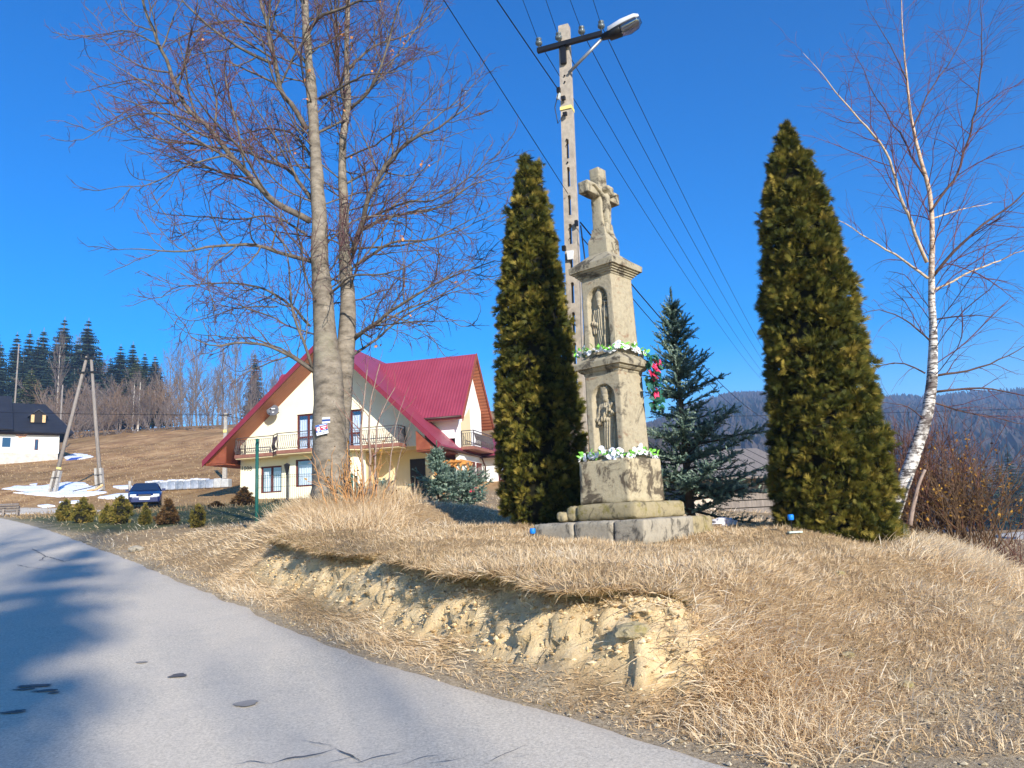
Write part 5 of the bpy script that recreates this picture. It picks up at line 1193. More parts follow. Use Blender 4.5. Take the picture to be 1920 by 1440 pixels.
# ------------------------------------------------------------------ blue spruces
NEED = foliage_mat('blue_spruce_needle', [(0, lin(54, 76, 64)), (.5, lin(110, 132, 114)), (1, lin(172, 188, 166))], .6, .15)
SPBARK = mat('spruce_bark', lin(74, 62, 54), lin(98, 84, 72), 10, .9)
def spruce(name, label, root_xy, H, Rb, n_whorl, per_whorl, seed, needles=40, tw=.16, nl=.034, skew=None, group=None, leader=.45, z=None, prof=None, mat_=None, cat='spruce'):
    g = rng(seed); O = np.array([root_xy[0], root_xy[1], gz(*root_xy) if z is None else z]); t = empty(name, O, 0, label, cat, group)
    MB().tube([(0, 0, -.1), (0, 0, H * .5), (0, 0, H * .97)], [.02 * H, .011 * H, .004], 8).build('trunk', SPBARK, t, True)
    BPn, TP, TD, TL = [], [], [], []
    def twig(p, d, L): TP.append(p); TD.append(d / np.linalg.norm(d)); TL.append(L)
    for w in range(n_whorl):
        f = (w + .3 * g.random()) / n_whorl; zz = .05 * H + f * (H * .90 - .05 * H)
        Rw = Rb * np.interp(f, *(prof or ([0, .15, .5, .8, 1], [.8, 1, .62, .3, .08]))) 
        for k in range(per_whorl):
            a = 2 * math.pi * (k + .5 * (w % 2)) / per_whorl + g.normal() * .22; L = Rw * (g.uniform(.5, 1.25) if g.random() < .8 else g.uniform(.3, .6))
            if skew: L *= 1 + skew[0] * max(0, math.cos(a - skew[1])) * (1 - f)
            zz = zz + g.normal() * .035 * H * (1 - .6 * f); el = np.interp(f, [0, .5, 1], [.0, .25, .8]) + g.normal() * .16; d = np.array([math.cos(a) * math.cos(el), math.sin(a) * math.cos(el), math.sin(el)])
            n = max(3, int(L / .11)); s = np.linspace(0, 1, n + 1)
            P = np.array([0, 0, zz]) + d * (L * s)[:, None]; P[:, 2] += L * (.14 * s ** 2 - .10 * s)
            BPn.append((P, np.linspace(.012 + .008 * L, .004, n + 1)))
            hd = np.array([math.cos(a), math.sin(a), 0]); sd = np.array([-hd[1], hd[0], 0])
            for i in range(1, n + 1):
                tp = P[i]; ta = unit(P[i] - P[i - 1])
                twig(P[i - 1], ta, L / n * 1.15)
                if s[i] > .22:
                    for sg in (-1, 1):
                        sl = tw * g.uniform(.7, 1.4) * (1 + .9 * L * (1 - s[i])); twig(tp - ta * .03, ta * .75 + sd * sg * .75 + np.array([0, 0, g.normal() * .35 + .1]), sl)
                        if g.random() < .5 * (1 - s[i]) + .2: twig(tp - ta * .02, ta * .6 + sd * sg * .5 + np.array([0, 0, .5 * g.normal()]), sl * .8)
            twig(P[-1], unit(P[-1] - P[-2]), tw * 1.1)
    for k in range(int(H * leader / .12)): twig(np.array([0, 0, H * (1 - .30) + k * .12]) if H * .7 + k * .12 < H else np.array([0, 0, H * .97]), np.array([g.normal() * .02, g.normal() * .02, 1.0]), .13)
    for P, r in BPn[:0]: pass
    V, Q = [], []; o = 0; mb = MB()
    for P, r in BPn: mb.tube(P, r, 4, False)
    mb.build('branches', SPBARK, t, True)['kind'] = 'stuff'
    TPa, TDa, TLa = np.array(TP), np.array(TD), np.array(TL); n = len(TPa)
    X = unit(np.cross(TDa, g.normal(size=(n, 3)))); Y = np.cross(TDa, X)
    s = np.tile(np.linspace(.02, 1, needles), (n, 1)); ph = g.random((n, needles)) * 2 * math.pi
    base = TPa[:, None] + TDa[:, None] * (s * TLa[:, None])[..., None]
    rdl = np.cos(ph)[..., None] * X[:, None] + np.sin(ph)[..., None] * Y[:, None]
    nd = unit(rdl * 1.0 + TDa[:, None] * .75 + np.array([0, 0, .15])); ln = nl * g.uniform(.75, 1.2, (n, needles)) * (1.05 - .35 * s)
    sd = np.cross(nd, TDa[:, None]); sd = unit(sd) * (nl * .2)
    tri = np.stack([base - sd, base + sd, base + nd * ln[..., None]], 2).reshape(-1, 3)
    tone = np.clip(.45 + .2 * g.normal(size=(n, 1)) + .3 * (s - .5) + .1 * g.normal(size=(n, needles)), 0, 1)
    link('needles', raw_mesh('needles', tri, [np.arange(len(tri)).reshape(-1, 3)], mat_ or NEED, False, {'rnd': np.repeat(tone.ravel(), 3)}), t)
    print(name, n); return t
H_ = at(1262, 545, 12)[2] - gz(2.72, 12)
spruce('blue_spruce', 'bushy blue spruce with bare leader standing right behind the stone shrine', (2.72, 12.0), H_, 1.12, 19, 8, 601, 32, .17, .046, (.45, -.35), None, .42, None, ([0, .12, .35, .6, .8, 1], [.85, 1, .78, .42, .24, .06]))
a_ = at(822, 940, 19.5); b_ = at(872, 945, 20.5)
spruce('blue_spruce', 'small blue spruce with upright tip in front of the house terrace', (a_[0], a_[1]), at(815, 832, 19.5)[2] - gz(a_[0], a_[1]), .78, 12, 8, 602, 24, .16, .055, prof=([0, .15, .4, .6, .8, 1], [1, 1, .75, .35, .22, .08]))
spruce('blue_spruce', 'low spreading blue spruce with no tip beside the timber pergola', (b_[0], b_[1]), at(868, 880, 20.5)[2] - gz(b_[0], b_[1]), .8, 8, 8, 603, 24, .16, .055, leader=.0, prof=([0, .3, .7, 1], [.7, 1, .8, .5]))
c_ = at(718, 935, 17.5)
spruce('blue_spruce', 'tiny dark spruce between the saplings and the terrace', (c_[0], c_[1]), .9, .5, 7, 7, 604, 20, .14, .05, leader=.2)
# ------------------------------------------------------------------ concrete street-light pole
PX = at(1058, 50, 11.9); PL = at(1073.5, 480, 11.9); lean_x = (PX[0] - PL[0]) / (PX[2] - PL[2]); PZ = gz(1.0, 11.9); PB = np.array([PX[0] - lean_x * (PX[2] - PZ), 11.9]); PTOP = PX[2] - PZ
UP = empty('street_light_pole', (PB[0], PB[1], PZ), math.radians(-22), 'pierced concrete pole with street lamp and wires rising behind the shrine', 'utility pole')
UP.rotation_euler = (Quaternion((0, 1, 0), math.atan(lean_x)) @ Quaternion((0, 0, 1), math.radians(-22))).to_euler()
# post: two legs with openings lower down, solid above
def pw(z): return .25 - .07 * z / PTOP
slots = []
ztop_ = at(1068, 262, 11.9)[2] - PZ; z = ztop_ - .38
while z > .5: slots.insert(0, (z, z + .38)); z -= .51
mb = MB()
def leg(z0, z1, x0f, x1f):
    V = []
    for z_ in (z0, z1):
        w, d = pw(z_), .19 - .05 * z_ / PTOP
        V += [(x0f * w, -d / 2, z_), (x1f * w, -d / 2, z_), (x1f * w, d / 2, z_), (x0f * w, d / 2, z_)]
    mb.add(V, [[3, 2, 1, 0], [4, 5, 6, 7], [0, 1, 5, 4], [1, 2, 6, 5], [2, 3, 7, 6], [3, 0, 4, 7]])
zc = -.3
for a, b_ in slots:
    leg(zc, a, -.5, .5); leg(a, b_, -.5, -.14); leg(a, b_, .14, .5); zc = b_
leg(zc, PTOP, -.5, .5)
post = mb.build('post', CONCP, UP)
mb = MB()
for a, b_ in slots:
    w = pw(b_) * .139; n = 8; an = np.linspace(0, math.pi, n); d = (.19 - .05 * b_ / PTOP) / 2 - .002
    poly = [(-w, .0), (-w, .02)] + [(-w * math.cos(t), .02 - w * math.sin(t)) for t in an] + [(w, .02), (w, 0)]
    P_ = [(u, b_ - .02 + v) for u, v in [(-w, -w), ] + [(-w * math.cos(t), -w + w * math.sin(t)) for t in an] + [(w, -w), (w, .021), (-w, .021)]]
    mb.prism(P_, 1, -d, d)
mb.build('slot_arch', CONCP, UP)['kind'] = 'stuff'
HOLE = mat('bolt_hole', lin(20, 18, 18), None)
for z in (PTOP - 1.0, PTOP - 1.12, PTOP - 2.2, PTOP - 2.3, PTOP - 2.62, PTOP - 3.8, PTOP - 3.98): MB().lathe([(.018, 0), (.018, .004)], 8).build('bolt_hole', HOLE, UP, loc=(.0, -.085 - .01 * (PTOP - z) / PTOP * 3, z), rot=(math.pi / 2, 0, 0))
zy_ = at(1064, 206, 11.9)[2] - PZ; MB().box((0, 0, zy_), (pw(zy_) + .012, .19, .06)).build('yellow_band', YEL, UP)
# crossarm with insulators
zA = PTOP - .42
MB().box((.12, -.13, zA), (1.18, .07, .08), roty(-.0)).build('crossarm', BLACK, UP)
INS = []
for x in (-.44, -.07, .35, .70):
    o = MB().lathe([(.014, -.02), (.014, .06), (.045, .065), (.062, .085), (.064, .12), (.04, .135), (.034, .15), (.05, .16), (.052, .185), (.03, .20)], 10).build('insulator', GLASSI, UP, True, loc=(x, -.13, zA + .04)); INS.append((x, -.13, zA + .16))
MB().box((0, -.11, zA - .2), (.10, .05, .32)).build('arm_bracket', BLACK, UP)
# clamps and cable boxes
for x, z, d in ((-.10, PTOP - 1.28, (.06, .06, .09)), (-.02, PTOP - 1.45, (.07, .06, .06)), (0, PTOP - 1.75, (.07, .05, .06)), (.13, PTOP - 3.75, (.05, .06, .09)), (-.10, PTOP - 4.15, (.06, .06, .08))): MB().box((x, -.14, z), d).build('cable_clamp', BLACK, UP)
MB().box((-.11, -.12, PTOP - 1.38), (.045, .05, .11), roty(.3)).build('fuse_box', mat('fuse_white', lin(190, 196, 196), None), UP)
MB().box((.0, -.12, PTOP - 4.28), (.09, .04, .15), taper=1.3).build('number_tag', mat('tag_white', lin(206, 206, 204), None), UP)
MB().tube([(-.1, -.14, PTOP - 1.3), (-.17, -.16, PTOP - 1.6), (-.13, -.15, PTOP - 1.9), (-.03, -.14, PTOP - 1.75)], .009, 5).build('loop_cable', BLACK, UP, True)
MB().tube([(.2, -.13, PTOP - 3.8), (.26, -.13, PTOP - 4.5), (.20, -.12, PTOP - 5.3), (.17, -.12, PTOP - 6.2)], .012, 5).build('down_cable', BLACK, UP, True)
# lamp arm and lamp head
ALU = mat('lamp_arm_metal', lin(150, 152, 156), None, rough=.4, metal=.6); LAMPW = mat('lamp_shell', lin(206, 208, 214), lin(196, 198, 204), 5, .4); LENS = glass_mat('lamp_lens', (.35, .37, .42, 1), .25)
la, lb = np.array([.08, -.1, PTOP - .98]), np.array([.74, -.14, PTOP - .50])
MB().tube([la, lb], .028, 8).build('lamp_arm', ALU, UP, True)
dL = lb - la; dL /= np.linalg.norm(dL)
LH = link('lamp_head', None, UP) if False else None
dL = unit(np.array([1.0, -.05, .20])); ey = unit(np.cross(np.array([0, 0, 1.0]), dL)); ez = np.cross(dL, ey); Rm = np.stack([dL, ey, ez], 1)
ang = 0.0; tilt = np.array([[math.cos(ang), 0, -math.sin(ang)], [0, 1, 0], [math.sin(ang), 0, math.cos(ang)]]); Rm = Rm @ tilt
def lampmesh(secs, n=14):
    V = []
    for x, w, zt_, zb in secs:
        for k in range(n):
            a = 2 * math.pi * k / n; c, s = math.cos(a), math.sin(a); z_ = zt_ * abs(s) ** .6 if s > 0 else -zb * abs(s) ** .8
            V.append((x, w * np.sign(c) * abs(c) ** .6, z_))
    m_ = len(secs); i = np.arange(m_ - 1)[:, None] * n; j = np.arange(n)[None]; j2 = (j + 1) % n
    return np.array(V), np.stack([i + j, i + j2, i + n + j2, i + n + j], -1).reshape(-1, 4), [[0, k + 1, k] for k in range(1, n - 1)] + [[(m_ - 1) * n, (m_ - 1) * n + k, (m_ - 1) * n + k + 1] for k in range(1, n - 1)]
def lamp_part(name, secs, m, off=(0, 0, 0), parent=UP):
    V, q, t = lampmesh(secs); V = (V * np.array([.88, 1, 1]) + np.array(off)) @ Rm.T + lb; return MB().add(V, q, t).build(name, m, parent, True)
head = lamp_part('lamp_head', [(.10, .08, .07, .01), (.13, .11, .105, .01), (.4, .135, .12, .01), (.66, .13, .10, .01), (.74, .10, .06, .01)], LAMPW)
lamp_part('lamp_housing', [(-.04, .05, .045, .04), (.09, .07, .05, .07), (.10, .10, .0, .10), (.33, .125, .0, .12), (.34, .12, .0, .11)], BLACK, parent=head)
lamp_part('lamp_lens', [(.345, .12, .0, .12), (.5, .13, .0, .15), (.66, .12, .0, .12), (.75, .085, .0, .04)], LENS, parent=head)

# ------------------------------------------------------------------ wires
bpy.context.view_layer.update()
MW = np.array(UP.matrix_world)
def wp(p): return (MW @ np.r_[p, 1])[:3]
WIRE = mat('wire_black', lin(22, 22, 26), None, rough=.6)
def wire(a, b_, sag, r, label, name='overhead_wire', grp='overhead wires of the street-light pole'):
    a, b_ = np.array(a, float), np.array(b_, float); t = np.linspace(0, 1, 24)[:, None]
    P = a + (b_ - a) * t; P[:, 2] -= sag * 4 * (t * (1 - t))[:, 0]
    return tag(MB().tube(P - a, r, 4, False).build(name, WIRE, None, loc=a), label, 'wire', grp)
# next pole down the line, hidden behind the thuja from the road, and the one behind
nq = at(1452, 735, 52); NX, NY = nq[0], nq[1]; NZ = gz(NX, NY)
NP = copy_tree(UP); NP.name = 'street_light_pole'; NP.location = (NX, NY, NZ); NP.scale = (1, 1, (nq[2] + .5 - NZ) / PTOP); NP['label'] = 'second concrete pole farther down the line beyond the broad thuja'; NP['group'] = 'concrete poles of the power line'; UP['group'] = 'concrete poles of the power line'
bpy.context.view_layer.update(); MN = np.array(NP.matrix_world)
vec = np.array([-14.5, -36.0, 0])
for k, (ip, pix) in enumerate(zip(INS, ((948, 0), (995, 0), (1038, 0), (1087, 0)))):
    A = wp(ip); B = (MN @ np.r_[ip, 1])[:3]
    wire(A, B, .7, .007, 'thin power wire running from the lamp pole down the valley')
    q = at(pix[0], pix[1], 9.6); e = A + (q - A) * 14; e[2] = A[2] - .4; q2 = A + (e - A); wire(A, A + np.array([(q - A)[0], (q - A)[1], 0]) * 14 + np.array([0, 0, .2]), .25, .005, 'thin power wire passing overhead towards the road')
A = wp((-.1, -.14, PTOP - 1.28)); q = at(945, 0, 9.8); wire(A, A + np.array([(q - A)[0], (q - A)[1], 0]) * 12 + np.array([0, 0, 1.6]), .2, .010, 'thick black cable bundle tied to the pole below the crossarm')
A = wp((.0, -.14, PTOP - 3.2)); q = at(860, 0, 7.6); wire(A, A + np.array([(q - A)[0], (q - A)[1], 0]) * 7 + np.array([0, 0, 2.0]), .15, .006, 'black telephone cable crossing the sky from the pole')
A = wp((.2, -.14, PTOP - 3.75)); B = (MN @ np.r_[(.2, -.14, PTOP - 2.2), 1])[:3]
wire(A, B, 1.0, .014, 'doubled black cable sloping down behind the stone cross'); wire(A - (0, 0, .25), B - (0, 0, .6), 1.1, .010, 'doubled black cable sloping down behind the stone cross')
# wires on the left
G2 = 'wires above the meadow'
p0_, p1_, p2_ = at(-500, 752, 62), at(417, 778, 58), at(560, 790, 52); wire(p0_, p1_, .3, .02, 'grey wire stretched low across the meadow to the house pole', grp=G2); wire(p1_, p2_, .2, .02, 'short wire from the concrete post to the house roof', grp=G2)
wire(at(-500, 640, 70), t1 + (0, -.15, .1), .3, .018, 'wire running from the leaning pole pair out over the meadow', grp=G2); wire(at(-500, 680, 70), t1 + (-.5, -.15, -.9), .3, .018, 'lower wire running from the leaning pole pair over the meadow', grp=G2)
wire(at(1030, 786, 150), at(2500, 745, 150), .6, .05, 'distant pale wire spanning the valley before the wooded ridge', grp='valley wires')

# ------------------------------------------------------------------ mesh fence with green posts
GRN = mat('fence_green', lin(22, 78, 72), lin(30, 92, 84), 8, .5)
f0, f1_ = at(481, 955, 16.0), at(660, 945, 18.8)
za = gz(f0[0], f0[1])
hp = at(480, 825, 16.0)[2] - za
FN = empty('mesh_fence', (f0[0], f0[1], za), 0, 'green wire mesh fence panel between round posts in front of the house', 'fence')
MB().tube([(0, 0, -.3), (-.0, 0, hp)], .035, 10).build('post', GRN, FN, True); MB().lathe([(.04, hp - .005), (.04, hp + .02), (.01, hp + .03)], 10).build('post_cap', GRN, FN)
v = f1_ - f0; zb_ = gz(f1_[0], f1_[1]) - za; hb = at(655, 888, 18.8)[2] - gz(f1_[0], f1_[1])
MB().tube([(v[0], v[1], zb_ - .3), (v[0], v[1], zb_ + max(.9, hb))], .035, 10).build('post', GRN, FN, True)
mb = MB(); n = 50
for i in range(n + 1):
    u = i / n; x, y, z = v[0] * u, v[1] * u, zb_ * u; mb.tube([(x, y, z + .05), (x, y, z + 1.12)], .0035, 3, False)
mb.build('vertical_wires', GRN, FN)['kind'] = 'stuff'
mb = MB()
for h in (.1, .45, .5, .85, 1.05, 1.1): mb.tube([(0, 0, h), (v[0], v[1], zb_ + h)], .004, 3, False)
mb.build('horizontal_wires', GRN, FN)['kind'] = 'stuff'
for (px, py, D_, yb, lab) in ((669, 892, 24, 945, 'short green post standing at the edge of the terrace garden'), (905, 912, 33, 950, 'thin grey-green post in front of the white annex wall')):
    q = at(px, yb, D_); z = gz(q[0], q[1]); tag(MB().tube([(0, 0, -.2), (0, 0, at(px, py, D_)[2] - z)], .04, 8).build('fence_post', GRN, None, True, loc=(q[0], q[1], z)), lab, 'post')

# ------------------------------------------------------------------ small things round the shrine
BLUE = mat('plastic_blue', lin(24, 120, 214), lin(30, 130, 224), 10, .4)
CLEAR = mat('plastic_pale', lin(190, 206, 196), None, rough=.3)
for k, (px, py, D_, lab) in enumerate(((1485, 992, 9.3, 'small blue garden light on a thin stake before the broad thuja'), (999, 1003, 9.7, 'small blue garden light beside the end of the shrine slab'))):
    q = at(px, py, D_); z = gz(q[0], q[1]); h = .155 if k == 0 else .05
    t = empty('garden_light', (q[0], q[1], z), 0, lab, 'garden light', 'blue garden lights')
    MB().tube([(0, 0, -.05), (0, 0, h)], .006, 6).build('stake', BLACK, t); MB().lathe([(.030, h), (.036, h + .01), (.038, h + .055), (.030, h + .07), (.022, h + .068), (.018, h + .05)], 14).build('light_cup', BLUE, t, True)
    if k == 0: MB().box((.03, 0, .012), (.16, .09, .02)).build('pale_base', CLEAR, t)
def crumpled(name, c, s, m, seed, label, cat, amp=.5):
    bm = bmesh.new(); bmesh.ops.create_icosphere(bm, subdivisions=3, radius=1)
    for v_ in bm.verts:
        n_ = mnoise.noise(v_.co * 2.3 + Vector((seed, 0, 0))) * amp + mnoise.noise(v_.co * 6 + Vector((seed, 3, 0))) * amp * .5
        v_.co = Vector((v_.co.x * s[0], v_.co.y * s[1], max(v_.co.z, -.45) * s[2])) * (1 + n_)
    me = bpy.data.meshes.new(name); bm.to_mesh(me); bm.free(); me.materials.append(m); return tag(link(name, me, None, c), label, cat)
q = at(1357, 990, 10.9); crumpled('plastic_bag', (q[0], q[1], gz(q[0], q[1]) + .05), (.17, .10, .085), mat('bag_white', lin(226, 222, 222), lin(226, 190, 190), 6, .5, stops=(.55, .72)), 3, 'crumpled white plastic bag with red print lying behind the slab', 'bag')
q = at(1580, 1078, 6.4)
for k, (px, py, s) in enumerate(((1187, 1195, .12), (1700, 1290, .05), (1590, 1235, .05), (255, 1035, .16), (1575, 1080, .05))):
    q = hit(px, py); o = crumpled('loose_stone', (q[0], q[1], gz(q[0], q[1]) + s * .25), (s, s * .7, s * .55), MOSSY if k != 3 else GREY, 20 + k, ['angular stone stuck in the bare clay face', 'small pale stone lying on the grassy slope of the mound', 'small stone half hidden in dry grass on the mound', 'grey concrete lump lying on the grass verge', 'tiny pale stone near the top of the mound'][k], 'stone', .25)

# ------------------------------------------------------------------ low bushes in a row, by the lawn
BUSH = foliage_mat('bush_leaf', [(0, lin(66, 68, 28)), (.4, lin(118, 110, 48)), (.75, lin(158, 138, 68)), (1, lin(190, 162, 96))], .7, .2)
BUSHB = foliage_mat('bush_leaf_brown', [(0, lin(70, 50, 30)), (.5, lin(118, 88, 52)), (1, lin(168, 136, 92))], .8, .15)
JUN = foliage_mat('juniper_brown', [(0, lin(58, 40, 22)), (.5, lin(108, 76, 40)), (1, lin(150, 112, 62))], .8, .15)
def bush_mesh(prof, n, seed, size):
    V, Q, A, core = column([(np.array([0, 0, 0.0]), (0, 0), 1.0, prof, 1.0)], n, seed, size); return V, Q, A, core
ROUND = [(0, .30), (.12, .42), (.35, .47), (.6, .40), (.8, .27), (.93, .13), (1, .02)]; CONE = [(0, .30), (.15, .36), (.4, .30), (.7, .18), (.9, .07), (1, .01)]
BM = []
for prof, sd, mt in ((ROUND, 71, BUSH), (CONE, 72, BUSH), (CONE, 73, BUSHB)):
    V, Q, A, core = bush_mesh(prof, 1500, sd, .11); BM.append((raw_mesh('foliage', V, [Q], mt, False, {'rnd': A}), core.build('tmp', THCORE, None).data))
for o in [o for o in bpy.data.objects if o.name.startswith('tmp')]: bpy.data.objects.remove(o)
def bush(px, ytop, ybot, D_, k, w, label, cat='bush', grp='little evergreens along the lawn edge', name='clipped_evergreen'):
    q = at(px, ybot, D_); z = gz(q[0], q[1]); h = at(px, ytop, D_)[2] - z
    t = empty(name, (q[0], q[1], z), 0, label, cat, grp); t.rotation_euler = (0, 0, px)
    for nm, me in (('foliage', BM[k][0]), ('inner_foliage', BM[k][1])): o = link(nm, me, t); o.scale = (w * .8, w * .8, h)
    return t
bush(122, 938, 964, 30, 0, .9, 'small rounded evergreen nearest the grey side road'); bush(155, 935, 968, 28, 0, 1.05, 'twin-domed rounded evergreen second from the side road'); bush(200, 945, 970, 27, 1, .85, 'tiny cone-shaped evergreen beside the largest bush'); bush(226, 932, 973, 26, 0, 1.05, 'largest olive bush in the row in front of the parked car'); bush(272, 945, 976, 25, 1, .75, 'small pointed bright green evergreen before the car bonnet'); bush(315, 938, 978, 24, 2, 1.15, 'browned cone-shaped evergreen wrapped in dry grass'); bush(371, 947, 980, 22, 0, .62, 'loose yellow-green bush in grass closest to the green fence post')
for px, yt, yb, D_, w, lab in ((405, 940, 957, 38, 1.5, 'low dark clipped mound near the house corner'), (518, 938, 955, 38, 1.5, 'low dark clipped mound under the bay window')):
    t = bush(px, yt, yb, D_, 2, w * .95, lab, 'bush', 'dark mounds by the house', 'clipped_mound')
t = bush(458, 915, 958, 38, 2, 2.1, 'bushy brown juniper growing before the ground floor window', 'bush', 'dark mounds by the house', 'brown_juniper')

# low wall of stacked wrapped blocks beyond the car
WRAP = mat('wrapped_plastic', lin(116, 126, 142), lin(170, 176, 188), 2.5, .35, .5, 8, spec=.5); WRAPD = mat('wrapped_plastic_dark', lin(96, 106, 122), lin(150, 158, 170), 3, .4, .5, 8, spec=.5); CBLK = mat('pale_blocks', lin(164, 164, 164), lin(186, 186, 184), 4, .9, .3, 20); TARP = mat('tarp_white', lin(176, 180, 190), lin(214, 216, 222), 6, .6)
for k in range(11):
    px = 282 + k * 14.2; q = at(px, 938, 52); z = gz(q[0], q[1]); h = at(px, 919, 52)[2] - z
    if k > 8: lab = 'pale bare stack of building blocks next to the house corner'
    else: lab = 'pallet of building blocks wrapped in grey plastic beyond the car'
    t = empty('block_pallet', (q[0], q[1], z), math.radians(-4), lab, 'pallet', 'pallets of blocks behind the car')
    hh = max(.6, h) * (1 + .06 * math.sin(k * 2.3)); o = rounded('wrapped_stack', (.52, .6, hh), t, CBLK if k > 8 else (WRAP, WRAPD)[k % 3 == 1], (0, 0, .0), .04, .02, 60 + k, 1.0, 8)
    if k < 8: rounded('plastic_cover', (.56, .64, .12), t, TARP, (0, 0, hh - .05), .03, .05, 80 + k, 1.0, 10)
    MB().box((0, 0, .04), (.5, .58, .1)).build('pallet_base', OLDW, t)
# little marker post, wood heap, boards at the roadside
q = at(243, 917, 52); z = gz(q[0], q[1]); t = empty('well_pipe', (q[0], q[1], z), 0, 'grey standing pipe with a leaning rod in the meadow', 'pipe'); MB().tube([(0, 0, 0), (0, 0, .75)], .1, 10).build('pipe', CONC, t, True); MB().tube([(.45, 0, 0), (.05, 0, 1.05)], .02, 5).build('rod', POLEW, t)
q = at(8, 943, 40); z = gz(q[0], q[1]); t = empty('pallet_stack', (q[0], q[1], z), math.radians(20), 'weathered wooden pallets leaning at the edge of the side road', 'pallet')
for k in range(4): MB().box((0, -.1 * k, .25 + .12 * k), (1.5, .1, .07), rotx(.5)).build('plank', OLDW, t)
for k in range(3): MB().box((-.65 + .65 * k, 0, .3), (.1, .3, .5)).build('bearer', OLDW, t)
q = at(180, 905, 53); z = gz(q[0], q[1]); t = empty('branch_heap', (q[0], q[1], z), 0, 'cut branch and log lying between the two pole feet', 'log'); MB().tube([(-.6, 0, .1), (0, .1, .2), (.5, 0, .5)], .09, 7).build('log', PLY, t, True); MB().tube([(-1.6, 0, .15), (-.4, 0, .35), (.5, -.1, .6)], .03, 5).build('branch', BLACK, t, True)
# red flower pot by annex
q = at(886, 950, 32); z = gz(q[0], q[1]); t = empty('garden_barrow', (q[0], q[1], z), 0, 'small red and black wheeled garden machine before the annex wall', 'machine'); RED = mat('machine_red', lin(196, 40, 70), None, rough=.4)
rounded('hood', (.5, .4, .35), t, RED, (0, 0, .2), .08, .01, 3, .8, 8); MB().tube([(.2, 0, .5), (.6, 0, .95), (.75, 0, .95)], .02, 6).build('handle', BLACK, t)
for x in (-.22, .22): MB().lathe([(.03, -.05), (.15, -.05), (.15, .05), (.03, .05)], 14).build('wheel', BLACK, t, loc=(x, -.2, .15), rot=(math.pi / 2, 0, 0))

# ------------------------------------------------------------------ old log shed behind the spruce
q = at(1385, 958, 24); z = gz(q[0], q[1]) - .1
SHD = empty('log_shed', (q[0], q[1], z), math.radians(8), 'old grey log shed with sagging board roof behind the blue spruce', 'shed')
k_ = 24 / F; zr_ = at(1385, 872, 24)[2] - z
for i in range(6): MB().box((.2, -.02 * (i % 2), .13 + i * (zr_ - .2) / 6), (3.4, .22, (zr_ - .2) / 6 - .03)).build('log', OLDW, SHD)
MB().box2((-1.45, .1, 0), (1.85, 2.8, zr_ - .2)).build('wall', OLDW, SHD)
for i in range(9): MB().box((-1.9 + .46 * i, .7, zr_ + .12), (.42, 3.6, .06), rotx(.32)).build('roof_board', OLDW, SHD)
MB().box2((-1.5, -.16, 0), (-.8, -.11, 1.0)).build('pale_board', mat('pale_board', lin(190, 176, 160), lin(206, 192, 176), 5, .9), SHD)
# ------------------------------------------------------------------ conifers and bare trees of the hill wood
CONIF = foliage_mat('conifer_needles', [(0, lin(20, 34, 30)), (.5, lin(44, 62, 52)), (1, lin(78, 96, 74))], .8, .1)
CONIL = foliage_mat('conifer_needles_olive', [(0, lin(46, 56, 32)), (.5, lin(80, 90, 50)), (1, lin(116, 120, 72))], .8, .1)
FBARK = mat('far_bark', lin(112, 100, 94), lin(146, 134, 126), 2, .9); FTW = mat('far_twigs', lin(104, 92, 86), lin(128, 114, 105), 1, .9); FTB = mat('far_twigs_brown', lin(104, 84, 68), lin(132, 108, 86), 1, .9)
def conifer_meshes(seed, whorls=32, per=11, rb=.19):
    """unit-height spruce: fronds of jagged drooping sprays round a trunk"""
    g = rng(seed); V, T, A = [], [], []; o = 0
    for w in range(whorls):
        f = (w + g.random() * .6) / whorls; z = .10 + .88 * f
        for k in range(per):
            a = 2 * math.pi * (k + g.random() * .7) / per + w; L = rb * (1 - f) ** .85 * g.uniform(.6, 1.25) + .012
            h = np.array([math.cos(a), math.sin(a), 0]); s = np.array([-h[1], h[0], 0]); n = 5
            tn = np.clip(.35 + .35 * g.normal(), 0, 1)
            for i in range(n):
                t0, t1_ = i / n, (i + 1.2) / n
                p0 = np.array([0, 0, z]) + h * L * t0 + np.array([0, 0, -.30 * L * t0 + .12 * L * t0 ** 2]); p1 = np.array([0, 0, z]) + h * L * t1_ + np.array([0, 0, -.30 * L * t1_ + .12 * L * t1_ ** 2])
                w_ = L * .5 * (1.1 - t0) * g.uniform(.6, 1.3)
                for sg in (-1, 1):
                    q = (p0 + p1) / 2 + s * sg * w_ + h * L * .10 + np.array([0, 0, -.35 * w_ - .010 * g.random()])
                    V += [p0 + np.array([0, 0, .006]), p1, q]; T.append([o, o + 1, o + 2]); o += 3; A += [tn * .8, tn, min(1, tn + .25)]
    return np.array(V), np.array(T), np.array(A)
CM = []
for sd, rb in ((1, .20), (2, .24), (3, .18)):
    V, T, A = conifer_meshes(sd, rb=rb)
    CM.append([raw_mesh('crown', V, [T], m, False, {'rnd': A}) for m in (CONIF, CONIL)])
ctr = MB().tube([(0, 0, -.03), (0, 0, .5), (0, 0, 1)], [.014, .009, .002], 6).build('tmp_trunk', FBARK, None, True); CTR = ctr.data; bpy.data.objects.remove(ctr)
